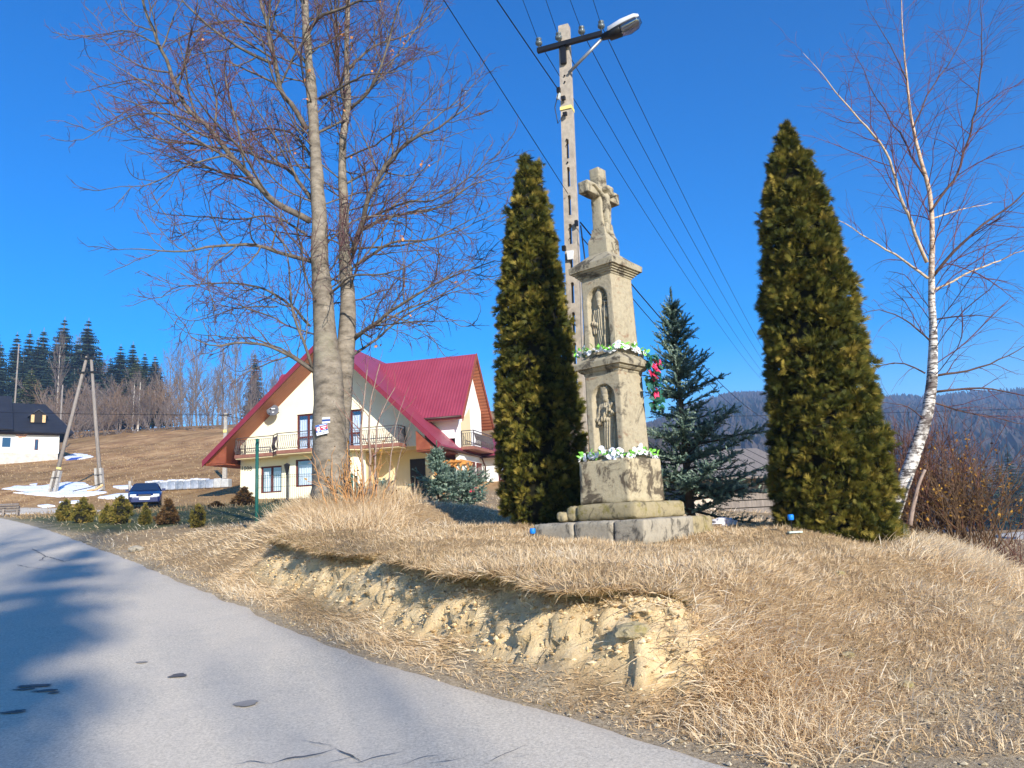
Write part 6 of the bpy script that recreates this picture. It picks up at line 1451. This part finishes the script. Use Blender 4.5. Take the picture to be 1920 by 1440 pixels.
def bare_meshes(seed, spread=.5, m1=FBARK, m2=FTW, stems=1, up=.12, lean=.03):
    g = rng(seed); SP, SR = [], []
    for k in range(stems):
        d = np.array([g.normal() * lean * (1 + stems * .5), g.normal() * lean * (1 + stems * .5), 1.0]); s = np.linspace(0, 1, 8)[:, None]
        P = d * s * (.95 if stems == 1 else g.uniform(.6, .95)) + .012 * np.cumsum(g.normal(size=(8, 3)), 0); P[0] = (g.normal() * .01 * stems, g.normal() * .01 * stems, -.02); SP.append(P); SR.append(np.linspace(.016 / stems ** .4, .003, 8))
    P1, R1 = grow(SP, SR, -26 if stems == 1 else -10, spread, .55, 6, g, (.45, .85), .13, up, .22, .08, .5); R1 = np.clip(R1, .0022, .007)
    P2, R2 = grow(list(P1), list(R1), -8, .45, .6, 4, g, (.4, .8), .16, up * .6, .2, .03, .25); R2 = np.clip(R2, .0012, .0026)
    P3, R3 = grow(list(P2), list(R2), -5, .5, .6, 2, g, (.4, .8), .18, .05, .1, .02, .1); R3 = np.clip(R3, .0009, .0013)
    tr = MB()
    for P, r in zip(SP, SR): tr.tube(P, r, 6)
    a = tr.build('tmp_t', m1, None, True); ta = a.data; bpy.data.objects.remove(a)
    V, Q, o = [], [], 0
    for P, R_, n in ((P1, R1, 3), (P2, R2, 3), (P3, R3, 3)):
        v, q = tubes_np(P, R_, n); V.append(v); Q.append(q + o); o += len(v)
    return ta, raw_mesh('crown', np.concatenate(V), Q, m2)
BARE = [bare_meshes(11), bare_meshes(12, .45), bare_meshes(13, .55, stems=2, lean=.06), bare_meshes(14, .5, FBARK, FTB, 5, .10, .10), bare_meshes(15, .55, FBARK, FTW, 6, .10, .12)]
def put(name, xy, h, parts, w, label, cat, grp, seed, sink=.0):
    z = gz(*xy) - sink; t = empty(name, (xy[0], xy[1], z), seed * 1.7, label, cat, grp)
    for nm, me in parts: o = link(nm, me, t); o.scale = (w, w, h)
    return t
def conifer_px(px, ytop, D, k, wr, light=0, label='dark spruce in the wood along the hill crest', grp='spruces of the hill wood', ph=None):
    q = at(px, ytop, D); h = q[2] - gz(q[0], q[1]); return put('spruce_tree', (q[0], q[1]), h, [('trunk', CTR), ('crown', CM[k][light])], h * wr, label, 'spruce', grp, px)
for i, (px, yt, D, k, w, l) in enumerate([(-8, 600, 170, 0, .95, 0), (3, 645, 158, 2, 1.0, 0), (33, 622, 176, 0, .95, 0), (57, 618, 184, 2, 1.05, 0), (72, 632, 172, 1, .95, 0), (83, 614, 180, 2, 1.15, 0), (106, 640, 178, 0, 1, 0), (122, 594, 172, 1, 1.0, 0), (145, 635, 185, 0, 1, 0), (167, 596, 168, 1, 1.05, 0), (188, 650, 178, 0, 1, 0), (208, 668, 182, 1, 1, 0), (227, 645, 168, 1, 1.15, 0), (250, 640, 176, 2, 1.1, 0), (272, 660, 172, 0, 1.1, 0), (291, 665, 170, 1, 1.2, 0), (478, 660, 185, 2, 1.0, 0), (45, 665, 160, 1, 1.0, 0), (92, 672, 165, 0, 1.1, 0), (140, 690, 160, 1, 1.1, 0), (210, 700, 162, 0, 1.1, 0)]): conifer_px(px, yt, D, k, w, l)
for px, yt, D, k, w, lab in ((60, 690, 140, 1, 1.35, 'olive-green spruce standing in front of the dark wood behind the black roof'), (258, 668, 158, 1, 1.35, 'lighter green spruce at the brow of the hill wood')): conifer_px(px, yt, D, k, w, 1, lab)
for i, (px, yt, D, k) in enumerate([(318, 668, 168, 0), (345, 655, 160, 1), (372, 660, 165, 0), (398, 652, 158, 2), (420, 668, 172, 1), (446, 655, 165, 0), (470, 672, 170, 1), (500, 668, 180, 2), (525, 680, 185, 0), (325, 715, 178, 2), (340, 722, 176, 0), (358, 718, 180, 1), (378, 725, 176, 2), (392, 715, 182, 0), (408, 724, 178, 1), (430, 718, 180, 2), (452, 722, 178, 0), (470, 716, 182, 1), (490, 722, 184, 2), (305, 720, 176, 1), (515, 716, 188, 0), (330, 690, 150, 2), (362, 700, 146, 1), (410, 695, 148, 0), (440, 705, 150, 2), (150, 640, 190, 1), (112, 660, 180, 2), (300, 700, 172, 0), (195, 690, 170, 1)]):
    q = at(px, yt, D); h = q[2] - gz(q[0], q[1]); put('bare_tree', (q[0], q[1]), h, [('trunk', BARE[k][0]), ('crown', BARE[k][1])], h * .85, 'bare leafless tree at the edge of the hill wood', 'tree', 'bare trees of the hill wood', i)
for i, (px, yt, D, k) in enumerate([(112, 745, 128, 4), (135, 735, 134, 3), (160, 742, 132, 4), (185, 738, 135, 3), (205, 730, 138, 4), (225, 738, 136, 3), (245, 728, 140, 3), (262, 722, 142, 3), (280, 735, 140, 4), (298, 728, 142, 3), (316, 740, 140, 4), (335, 745, 138, 3), (352, 752, 136, 4), (378, 750, 140, 3), (400, 755, 138, 4), (428, 750, 140, 3), (455, 752, 142, 4), (480, 745, 145, 3), (120, 772, 126, 4), (145, 776, 128, 3), (170, 775, 130, 4), (198, 772, 131, 3), (222, 776, 133, 4), (255, 768, 134, 3), (290, 772, 136, 4), (325, 776, 135, 3), (365, 782, 134, 4), (390, 780, 136, 3), (415, 784, 136, 4), (440, 782, 138, 3), (465, 780, 140, 4), (150, 715, 150, 4), (190, 712, 152, 3), (232, 708, 155, 4), (275, 705, 155, 4), (310, 712, 152, 3), (100, 725, 140, 3)]):
    q = at(px, yt, D); h = q[2] - gz(q[0], q[1]); put('bare_shrub', (q[0], q[1]), h, [('stems', BARE[k][0]), ('crown', BARE[k][1])], h * 1.05, 'many-stemmed bare shrub in the thicket above the meadow', 'shrub', 'thicket above the meadow', i)
BW = mat('far_birch', lin(206, 196, 182), lin(226, 218, 206), 2, .8)
for i, (px, yt, yb, D) in enumerate(((262, 712, 790, 141), (252, 715, 788, 143), (115, 640, 740, 150))):
    q = at(px, yt, D); z = gz(q[0], q[1]); h = q[2] - z; t = put('bare_birch', (q[0], q[1]), h, [('crown', BARE[1][1])], h * .5, 'thin pale birch stem among the brown thicket', 'tree', 'birches in the thicket', i); MB().tube([(0, 0, 0), (.1, 0, h * .6), (.15, 0, h * .95)], [.14, .1, .03], 6).build('trunk', BW, t)
# right of the house and beyond
for i, (px, yt, D, kd, k, w) in enumerate([(915, 755, 200, 'b', 0, .9), (938, 748, 210, 'b', 1, .9), (900, 775, 190, 'b', 2, .9), (925, 768, 180, 'b', 0, .9), (948, 770, 185, 'b', 1, .9), (880, 778, 195, 'b', 0, .9), (935, 752, 215, 'c', 0, 1), (960, 745, 220, 'c', 1, 1), (985, 750, 215, 'c', 2, 1)]):
    q = at(px, yt, D); h = min(26, q[2] - gz(q[0], q[1]))
    if kd == 'b': put('bare_tree', (q[0], q[1]), h, [('trunk', BARE[k][0]), ('crown', BARE[k][1])], h * .85, 'bare tree on the slope seen past the annex roof', 'tree', 'trees past the annex', i)
    else: put('spruce_tree', (q[0], q[1]), h, [('trunk', CTR), ('crown', CM[k][0])], h, 'spruce on the slope seen past the annex roof', 'spruce', 'trees past the annex', i)
# valley trees on the right, near enough to tell apart
for i, (px, yb, D, h, kd, k) in enumerate([(1858, 985, 130, 14, 'c', 1), (1885, 970, 150, 16, 'c', 0), (1910, 975, 140, 17, 'c', 2), (1840, 965, 170, 15, 'b', 0), (1870, 955, 190, 17, 'b', 1), (1900, 960, 180, 16, 'b', 2), (1800, 960, 180, 15, 'b', 0), (1770, 955, 200, 16, 'b', 1), (1740, 950, 190, 15, 'b', 2), (1815, 935, 240, 18, 'c', 1), (1830, 930, 250, 19, 'c', 0), (1900, 925, 240, 18, 'c', 2), (1925, 930, 220, 20, 'c', 1), (1720, 945, 230, 17, 'b', 0), (1690, 940, 240, 17, 'b', 1), (1880, 920, 260, 18, 'b', 0), (1400, 930, 170, 12, 'b', 1), (1370, 930, 200, 14, 'b', 0), (1340, 935, 190, 13, 'c', 1)]):
    q = at(px, yb, D)
    if kd == 'b': put('bare_tree', (q[0], q[1]), h, [('trunk', BARE[k][0]), ('crown', BARE[k][1])], h * .85, 'hazy bare tree down in the valley', 'tree', 'trees down in the valley', i)
    else: put('spruce_tree', (q[0], q[1]), h, [('trunk', CTR), ('crown', CM[k][0])], h * 1.15, 'hazy dark spruce down in the valley', 'spruce', 'trees down in the valley', i)
# far wooded ridge: one mass
g = rng(900); n = 20000
yy = 250 + 1080 * g.random(n) ** .62; xx = yy * g.uniform(.06, .82, n)
hh = g.uniform(9, 20, n); con = (fbm(xx / 120, yy / 120, seed=4) + .5 * g.normal(size=n)) > .1
zg = base_h(xx, yy); ring = 5; an = np.arange(ring) * 2 * math.pi / ring
r1_ = np.where(con, .17, .24) * hh; z1_ = np.where(con, .14, .55) * hh
jit = 1 + .35 * g.normal(size=(n, ring)).clip(-1.5, 1.5); ph_ = g.random((n, 1)) * 6.28
M_ = np.stack([xx[:, None] + r1_[:, None] * jit * np.cos(an + ph_), yy[:, None] + r1_[:, None] * jit * np.sin(an + ph_), zg[:, None] + z1_[:, None] * (1 + .25 * (jit - 1))], -1)
V = np.concatenate([M_, np.stack([xx, yy, zg + hh], 1)[:, None], np.stack([xx, yy, zg + .05 * hh], 1)[:, None]], 1).reshape(-1, 3)
b0 = (np.arange(n) * (ring + 2))[:, None]; j = np.arange(ring)[None]; j2 = (j + 1) % ring
Q = np.concatenate([np.stack([b0 + j, b0 + j2, b0 + ring + 0 * j], -1).reshape(-1, 3), np.stack([b0 + j2, b0 + j, b0 + ring + 1 + 0 * j], -1).reshape(-1, 3)])
A = np.repeat(np.where(con, .05 + .3 * g.random(n), .62 + .38 * g.random(n)), ring + 2)
FAR = foliage_mat('far_forest', [(0, lin(18, 30, 28)), (.4, lin(36, 48, 42)), (.6, lin(54, 50, 46)), (1, lin(78, 70, 64))], .95, 0)
tag(link('distant_forest', raw_mesh('distant_forest', V, [Q], FAR, False, {'rnd': A})), 'hazy wood of bare trees and spruces covering the far ridge', 'forest', kind='stuff')
# farms in the valley? a pale roofed building just shows past the spruce
# ------------------------------------------------------------------ tangle of bare bushes behind the broad thuja
TB1 = mat('bramble_red', lin(84, 56, 46), lin(112, 76, 60), 3, .85); TB2 = mat('bramble_brown', lin(80, 62, 46), lin(112, 88, 64), 3, .85)
OL = foliage_mat('tawny_leaf', [(0, lin(96, 64, 30)), (.5, lin(150, 108, 44)), (1, lin(190, 148, 66))], .8, .2)
def thicket(name, label, px, ybase, D, w, h, n, m, seed, leaf=0, arch=.3):
    g = rng(seed); q = at(px, ybase, D); O = np.array([q[0], q[1], gz(q[0], q[1])]); t = empty(name, O, 0, label, 'bush')
    SP, SR = [], []
    for k in range(n):
        b0 = np.array([g.normal() * w * .25, g.normal() * w * .2, 0]); d = np.array([g.normal() * arch + b0[0] / w * .5, g.normal() * arch, 1.0]); s = np.linspace(0, 1, 9)[:, None]; L = h * g.uniform(.5, 1.05)
        P = b0 + d / np.linalg.norm(d) * s * L; P[:, 2] -= arch * .35 * L * (s[:, 0] ** 2); P += .02 * np.cumsum(g.normal(size=(9, 3)), 0); SP.append(P); SR.append(np.linspace(.012, .004, 9))
    P1, R1 = grow(SP, SR, 5, .35, .6, 5, g, (.4, .9), .14, .05, .2, .15, .9); R1 = np.clip(R1, .0035, .008); P2, R2 = grow(list(P1), list(R1), 7, .45, .6, 3, g, (.4, .9), .16, .03, .1, .08, .4); R2 = np.clip(R2, .003, .005)
    V, Q = tubes_np(np.stack(SP), np.stack(SR), 4); link('stems', raw_mesh('stems', V, [Q], m), t)['kind'] = 'stuff'
    V, Q = tubes_np(P1, R1, 3); V2, Q2 = tubes_np(P2, R2, 3); link('twigs', raw_mesh('twigs', np.concatenate([V, V2]), [Q, Q2 + len(V)], m), t)['kind'] = 'stuff'
    if leaf:
        e = P2[:, -1]; e = e[g.choice(len(e), min(leaf, len(e)))]; V, Q = leaf_quads(e, .06, g); link('leaves', raw_mesh('leaves', V, [Q], OL, False, {'rnd': np.repeat(g.random(len(e)), 4)}), t)['kind'] = 'stuff'
    return t
thicket('bare_bush', 'dense reddish bare bush growing round the birch foot', 1725, 985, 14.5, 1.6, 2.5, 100, TB1, 31)
thicket('bare_bush', 'brown tangled bush with tawny leaves at the mound edge', 1790, 1000, 14.0, 1.8, 2.0, 95, TB2, 32, 900)
thicket('bare_bush', 'low reddish scrub beyond the mound next to the far road', 1850, 1010, 16, 1.8, 1.2, 60, TB1, 33)
thicket('bare_bush', 'straw-coloured weeds sprouting at the foot of the beech', 665, 955, 13.5, .9, 1.05, 22, mat('weed_straw', lin(168, 120, 74), lin(198, 150, 98), 4, .85), 34, 60, .2)
P, r = limb(None, [(1706, 985), (1712, 950), (1722, 910), (1734, 880)], 12.6, 12.7, .04, .025, .01, 5, .1)
tag(MB().tube(P - P[0], r, 8).build('dead_stem', SAPB, None, True, loc=P[0]), 'leaning bare dead stem beside the birch trunk', 'stem')

# ------------------------------------------------------------------ trees behind the viewer that shade the road
for i, (x, y, h, kd, k, sc) in enumerate([(13.7, -31, 27, 'c', 2, .65), (9.6, -31, 29, 'c', 0, .65), (15.2, -37.5, 31, 'b', 0, .7)]):
    parts = [('trunk', BARE[k][0]), ('crown', BARE[k][1])] if kd == 'b' else [('trunk', CTR), ('crown', CM[k][0])]
    put('bare_tree' if kd == 'b' else 'spruce_tree', (x, y), h, parts, h * sc, 'tree across the road from the shrine casting shade on the asphalt', 'tree', 'trees across the road from the shrine', i)

# ------------------------------------------------------------------ snow patches and side road
SNOW = mat('snow', lin(232, 236, 244), lin(246, 248, 252), 3, .6, .4, 6)
def drape(name, poly, m, up, kind, seed=0, step=10, lab=None):
    P = np.array([hit(x, y)[:2] for x, y in poly]); c = P.mean(0); n = len(P)
    P = resample(np.vstack([P, P[:1]]), max(.15, np.linalg.norm(P - c, axis=1).max() / 14)); k = len(P)
    P = P + .05 * np.linalg.norm(P - c, axis=1)[:, None] * np.stack([fbm(np.arange(k) * .7, seed, seed=seed), fbm(np.arange(k) * .7, seed + 3, seed=seed)], 1)
    rings = [P * (1 - t) + c * t for t in (0, .06, .25, .5, .75)]; V = np.concatenate(rings + [c[None]]); z = base_h(V[:, 0], V[:, 1]) + up * np.r_[np.full(k, -.3), np.full(4 * k, 1), 1]
    i = np.arange(k); Q = np.concatenate([np.stack([r_ * k + i, r_ * k + (i + 1) % k, (r_ + 1) * k + (i + 1) % k, (r_ + 1) * k + i], 1) for r_ in range(4)]); T = np.stack([4 * k + i, 4 * k + (i + 1) % k, np.full(k, 5 * k)], 1)
    return tag(link(name, raw_mesh(name, np.c_[V, z], [Q, T], m, True)), kind=kind)
for k, poly in enumerate([[(4, 918), (30, 912), (75, 913), (110, 908), (140, 911), (178, 913), (205, 917), (180, 922), (140, 926), (85, 924), (40, 921)], [(24, 925), (70, 922), (120, 922), (205, 924), (170, 932), (110, 933), (60, 929)], [(182, 934), (220, 928), (262, 926), (272, 931), (240, 936), (200, 937)], [(110, 943), (150, 941), (155, 945), (120, 946)], [(70, 950), (90, 948), (104, 951), (80, 953)], [(105, 908), (125, 905), (160, 907), (165, 911), (125, 912)], [(210, 914), (240, 912), (262, 916), (225, 918)], [(118, 858), (140, 850), (165, 853), (176, 858), (150, 862), (124, 863)], [(55, 910), (70, 908), (68, 912)]]): drape('snow_patch', poly, SNOW, .09, 'stuff', k)
drape('side_road', [(-30, 957), (40, 953), (100, 954), (165, 955), (210, 958), (160, 962), (60, 964), (-20, 966)], AM, .05, 'structure', 50)
drape('valley_road', [(1868, 1004), (1900, 1000), (1960, 996), (1960, 1010), (1910, 1012), (1872, 1009)], AM, .06, 'structure', 51)
q = at(122, 858, 90); tag(MB().add([(0, 0, .02), (1.6, -.3, .06), (1.7, 1.0, .5), (.1, 1.1, .45)], [[0, 1, 2, 3]]).build('blue_tarpaulin', mat('tarp_blue', lin(52, 84, 170), None, rough=.5), None, loc=(q[0], q[1], gz(q[0], q[1]))), 'crumpled blue tarpaulin on the snow by the black-roofed house', 'tarpaulin')

# ------------------------------------------------------------------ haze in the valley air
HZM, nt, b = nodes('haze'); nt.nodes.remove(b); pv = nt.nodes.new('ShaderNodeVolumePrincipled'); pv.inputs['Color'].default_value = (.42, .66, 1.0, 1); pv.inputs['Density'].default_value = HAZE_D; pv.inputs['Anisotropy'].default_value = .2
nt.links.new(pv.outputs[0], nt.nodes['Material Output'].inputs['Volume'])
hz = MB().box2((-2050, -75, -16), (2550, 2750, 184)).build('haze', HZM); hz['kind'] = 'stuff'
# ------------------------------------------------------------------ dry grass
GRASS = foliage_mat('dry_grass', [(0, lin(120, 110, 70)), (.08, lin(150, 122, 86)), (.3, lin(198, 168, 126)), (.6, lin(228, 201, 160)), (.85, lin(242, 222, 188)), (1, lin(248, 236, 212))], .8, .4)
def blades(x, y, L, wid, lie, g, hang=.35, updir=None):
    """ribbons on the ground at (x, y): L length, lie 0..1 how flat they lie, combed down the slope"""
    X, Y, Z, so, li, di, er = surf(x, y, True); e = .03
    X1, Y1, Z1 = surf(x + e, y); X2, Y2, Z2 = surf(x, y + e)
    P = np.stack([X, Y, Z], 1); n = unit(np.cross(np.stack([X1, Y1, Z1], 1) - P, np.stack([X2, Y2, Z2], 1) - P)); n = np.where(n[:, 2:3] < -.2, -n, n)
    down = np.stack([n[:, 0], n[:, 1], np.zeros(len(x))], 1); sl = np.linalg.norm(down, axis=1, keepdims=True); down = down / (sl + .15)
    fl = np.stack([fbm(x * .9, y * .9, seed=91), fbm(x * .9 + 40, y * .9, seed=92), np.zeros(len(x))], 1) * 1.3 + np.array([-.25, -.15, 0])
    m = len(x)
    tang = down * 1.2 + fl * (1 - .5 * sl) + g.normal(size=(m, 3)) * .55; tang[:, 2] *= .3
    lie = np.broadcast_to(lie, (m,))[:, None]
    d = unit(tang * lie + (n * .6 + np.array([0, 0, .5])) * (1 - lie) + n * .18 + g.normal(size=(m, 3)) * .12)
    L = L[:, None]; droop = np.array([0, 0, -1.0]) * hang * L * (.4 + .8 * g.random((m, 1)))
    p1 = P + d * L * .5 + droop * .16; p2 = P + d * L + droop * .6
    s = unit(np.cross(d, g.normal(size=(m, 3)))) * (np.broadcast_to(wid, (m,))[:, None] * .5)
    P = P - n * .008
    V = np.stack([P - s, P + s, p1 + s * .8, p1 - s * .8, p2], 1).reshape(-1, 3); b0 = np.arange(m) * 5
    Q = np.stack([b0, b0 + 1, b0 + 2, b0 + 3], 1); T = np.stack([b0 + 3, b0 + 2, b0 + 4], 1)
    return V, Q, T, so, li, di
g = rng(77)
def scatter(n, y0, y1, pw):
    y = y0 + (y1 - y0) * g.random(n) ** pw; x = y * g.uniform(-.78, .78, n); return x, y
VV, QQ, TT, AA = [], [], [], []; off = 0
def push(V, Q, T, tone):
    global off
    VV.append(V); QQ.append(Q + off); TT.append(T + off); AA.append(np.repeat(tone, 5)); off += len(V)
def keepmask(x, y, dens=1.0):
    X, Y, Z, so, li, di, er = surf(x, y, True); r = road_off(x, y); jit = .12 * fbm(x * 3, y * 3, seed=95)
    ok = r > .10 + jit
    grv = np.maximum(sstep(.55, .1, r + .25 * fbm(x * 2, y * 2, seed=71)), sstep(.9, -.2, di + .5 * fbm(x * 1.2, y * 1.2, seed=72)) * sstep(.3, 1.6, x) * sstep(14, 9, y) * .9)
    pr = (1 - .97 * sstep(.25, .6, so)) * (1 - .7 * grv)
    c, s = math.cos(math.radians(48)), math.sin(math.radians(48)); lx, ly = (x - 1.37) * c + (y - 9.9) * s, -(x - 1.37) * s + (y - 9.9) * c
    ok &= ~((np.abs(lx) < .86) & (np.abs(ly) < .86))
    lw = sstep(21, 24, y) * sstep(44, 41, y) * sstep(-26, -23, x) * sstep(-6, -9, x)
    return ok & (g.random(len(x)) < pr * (1 - .7 * lw))
for n, y0, y1, pw, l0, l1, w in ((232000, 4.0, 11.5, 1.15, .04, .105, .0056), (60000, 9.5, 18, 1.1, .06, .13, .009), (16000, 16, 34, 1.1, .07, .15, .016)):
    x, y = scatter(n, y0, y1, pw); k = keepmask(x, y); x, y = x[k], y[k]; m = len(x)
    patch = fbm(x * .8, y * .8, seed=96); pt2 = fbm(x * 3.3, y * 3.3, seed=97)
    L = g.uniform(l0, l1, m) * (1 + .8 * patch) * (1 + .5 * (pt2 > .25))
    V, Q, T, so, li, di = blades(x, y, L, w * g.uniform(.6, 1.3, m), np.clip(.78 + .25 * g.normal(size=m), .1, 1), g)
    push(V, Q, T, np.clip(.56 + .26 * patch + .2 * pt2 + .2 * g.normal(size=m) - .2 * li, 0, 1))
# long combed grass on the right foot of the mound, on the lip and round the beech
def region(n, pixs, D0, D1, l0, l1, w, lie, tone, hang=.4):
    px = np.array(pixs, float); a = g.dirichlet(np.ones(len(px)) * .9, n); p = a @ px
    H_ = hit_many(p[:400])[:, :2]; i = g.integers(0, len(H_), n)
    x, y = H_[i, 0] + g.normal(size=n) * .22, H_[i, 1] + g.normal(size=n) * .28
    k = road_off(x, y) > .15; x, y = x[k], y[k]; m = len(x)
    V, Q, T, so, li, di = blades(x, y, g.uniform(l0, l1, m), w * g.uniform(.6, 1.3, m), np.clip(lie + .2 * g.normal(size=m), 0, 1), g, hang)
    push(V, Q, T, np.clip(tone + .2 * g.normal(size=m) + .15 * fbm(x * 2.5, y * 2.5, seed=98), 0, 1))
region(9000, [(1330, 1180), (1500, 1200), (1450, 1380), (1340, 1370), (1600, 1330)], 0, 0, .12, .24, .0055, .85, .7)
region(14000, [(540, 940), (620, 950), (760, 955), (780, 1000), (600, 1000), (500, 985)], 0, 0, .20, .46, .009, .55, .62, .5)
region(6000, [(640, 925), (700, 930), (780, 940), (700, 960)], 0, 0, .3, .62, .009, .25, .55, .3)
region(9000, [(1700, 1020), (1780, 1010), (1850, 1060), (1900, 1120), (1780, 1080)], 0, 0, .14, .32, .007, .72, .72, .45)
region(5000, [(1000, 1010), (1200, 1030), (1340, 1010), (930, 1000)], 0, 0, .05, .11, .006, .4, .6)
xm, ym = scatter(30000, 34, 110, 1.2); kk = (xm < -.12 * ym) & (road_off(xm, ym) > .4); xm, ym = xm[kk], ym[kk]; mm = len(xm)
V, Q, T, so, li, di = blades(xm, ym, g.uniform(.10, .28, mm), .022 + .0005 * ym, np.clip(.55 + .25 * g.normal(size=mm), 0, 1), g); push(V, Q, T, np.clip(.26 + .22 * fbm(xm / 6, ym / 6, seed=99) + .10 * g.normal(size=mm), 0.05, .6))
V = np.concatenate(VV); print('grass verts', len(V))
tag(link('dry_grass', raw_mesh('dry_grass', V, QQ + TT, GRASS, False, {'rnd': np.concatenate(AA)})), 'matted straw-coloured dry grass covering the bank and verge', 'grass', kind='stuff')
# turf fringe hanging from the lip, and roots on the clay
def lip_points(n, d0, d1):
    x, y = g.uniform(-5, 1.3, n), g.uniform(4.6, 12, n); X, Y, Z, so, li, di, er = surf(x, y, True); k = (er > .4) & (di > d0) & (di < d1); return x[k], y[k]
VV, QQ, TT, AA = [], [], [], []; off = 0
x, y = lip_points(150000, .76, .90); m = len(x)
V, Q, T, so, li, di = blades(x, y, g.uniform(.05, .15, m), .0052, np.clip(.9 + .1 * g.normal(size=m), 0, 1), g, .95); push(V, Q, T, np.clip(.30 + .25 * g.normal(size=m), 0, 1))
x, y = lip_points(60000, .12, .84); k = g.random(len(x)) < .16; x, y = x[k], y[k]; m = len(x)
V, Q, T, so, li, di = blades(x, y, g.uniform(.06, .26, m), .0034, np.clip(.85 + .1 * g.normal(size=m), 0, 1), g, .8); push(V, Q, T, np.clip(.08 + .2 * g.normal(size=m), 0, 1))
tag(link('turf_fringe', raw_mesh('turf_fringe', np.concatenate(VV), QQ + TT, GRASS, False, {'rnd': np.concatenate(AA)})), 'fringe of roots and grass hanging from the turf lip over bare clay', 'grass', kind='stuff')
# clods and grit along the asphalt and on the clay
g = rng(78); n = 3600
i = g.integers(150, 420, n) if len(RL) > 430 else g.integers(0, len(RL), n)
s0 = np.searchsorted(np.arange(len(RL)), i); sideo = np.abs(g.normal(size=n)) * .16 + .02; x = RL[i, 0] + nrm[i, 0] * sideo + g.normal(size=n) * .05; y = RL[i, 1] + nrm[i, 1] * sideo + g.normal(size=n) * .05
x2, y2 = g.uniform(-4, 1.2, 26000), g.uniform(4.6, 11, 26000); Xs = surf(x2, y2, True); k = Xs[3] > .5; x2, y2 = x2[k][:120], y2[k][:120]
x3, y3 = g.uniform(.6, 4.5, 3000), g.uniform(3.6, 5.4, 3000); k = road_off(x3, y3) > .05; x3, y3 = x3[k], y3[k]
x, y = np.r_[x, x2, x3], np.r_[y, y2, y3]; k = road_off(x, y) > -.12; x, y = x[k], y[k]; n = len(x); X, Y, Z = surf(x, y)
sz = .005 + .018 * g.random(n) ** 5
oc = np.array([(1, 0, 0), (0, 1, 0), (-1, 0, 0), (0, -1, 0), (0, 0, .7), (0, 0, -.7)]); V = np.stack([X, Y, Z + .35 * sz], 1)[:, None] + sz[:, None, None] * oc * g.uniform(.6, 1.3, (n, 6, 3))
b0 = (np.arange(n) * 6)[:, None]; T = np.concatenate([b0 + np.array(t)[None] for t in ((0, 1, 4), (1, 2, 4), (2, 3, 4), (3, 0, 4), (1, 0, 5), (2, 1, 5), (3, 2, 5), (0, 3, 5))])
CLOD = foliage_mat('grit', [(0, lin(110, 98, 80)), (.5, lin(164, 146, 114)), (1, lin(206, 190, 160))], .95, 0)
gc = rng(79); xc, yc = gc.uniform(-4.2, 1.4, 60000), gc.uniform(4.5, 11, 60000); Sc = surf(xc, yc, True); kc = (Sc[3] > .35); xc, yc = xc[kc][:4200], yc[kc][:4200]; nc_ = len(xc); Xc, Yc, Zc = surf(xc, yc)
sc_ = .007 + .022 * gc.random(nc_) ** 3; Vc = np.stack([Xc, Yc, Zc], 1)[:, None] + sc_[:, None, None] * oc * gc.uniform(.5, 1.4, (nc_, 6, 3)); bc = (np.arange(nc_) * 6)[:, None]
Tc = np.concatenate([bc + np.array(t)[None] for t in ((0, 1, 4), (1, 2, 4), (2, 3, 4), (3, 0, 4), (1, 0, 5), (2, 1, 5), (3, 2, 5), (0, 3, 5))])
CLAYC = foliage_mat('clay_clod', [(0, lin(150, 122, 84)), (.4, lin(212, 182, 134)), (1, lin(240, 216, 174))], .95, 0)
tag(link('clay_crumbs', raw_mesh('clay_crumbs', Vc.reshape(-1, 3), [Tc], CLAYC, False, {'rnd': np.repeat(gc.random(nc_), 6)})), 'crumbling clay clods breaking from the bare bank face', 'soil', kind='stuff')
tag(link('grit', raw_mesh('grit', V.reshape(-1, 3), [T], CLOD, False, {'rnd': np.repeat(g.random(n), 6)})), 'loose grit and clay crumbs along the asphalt edge', 'gravel', kind='stuff')
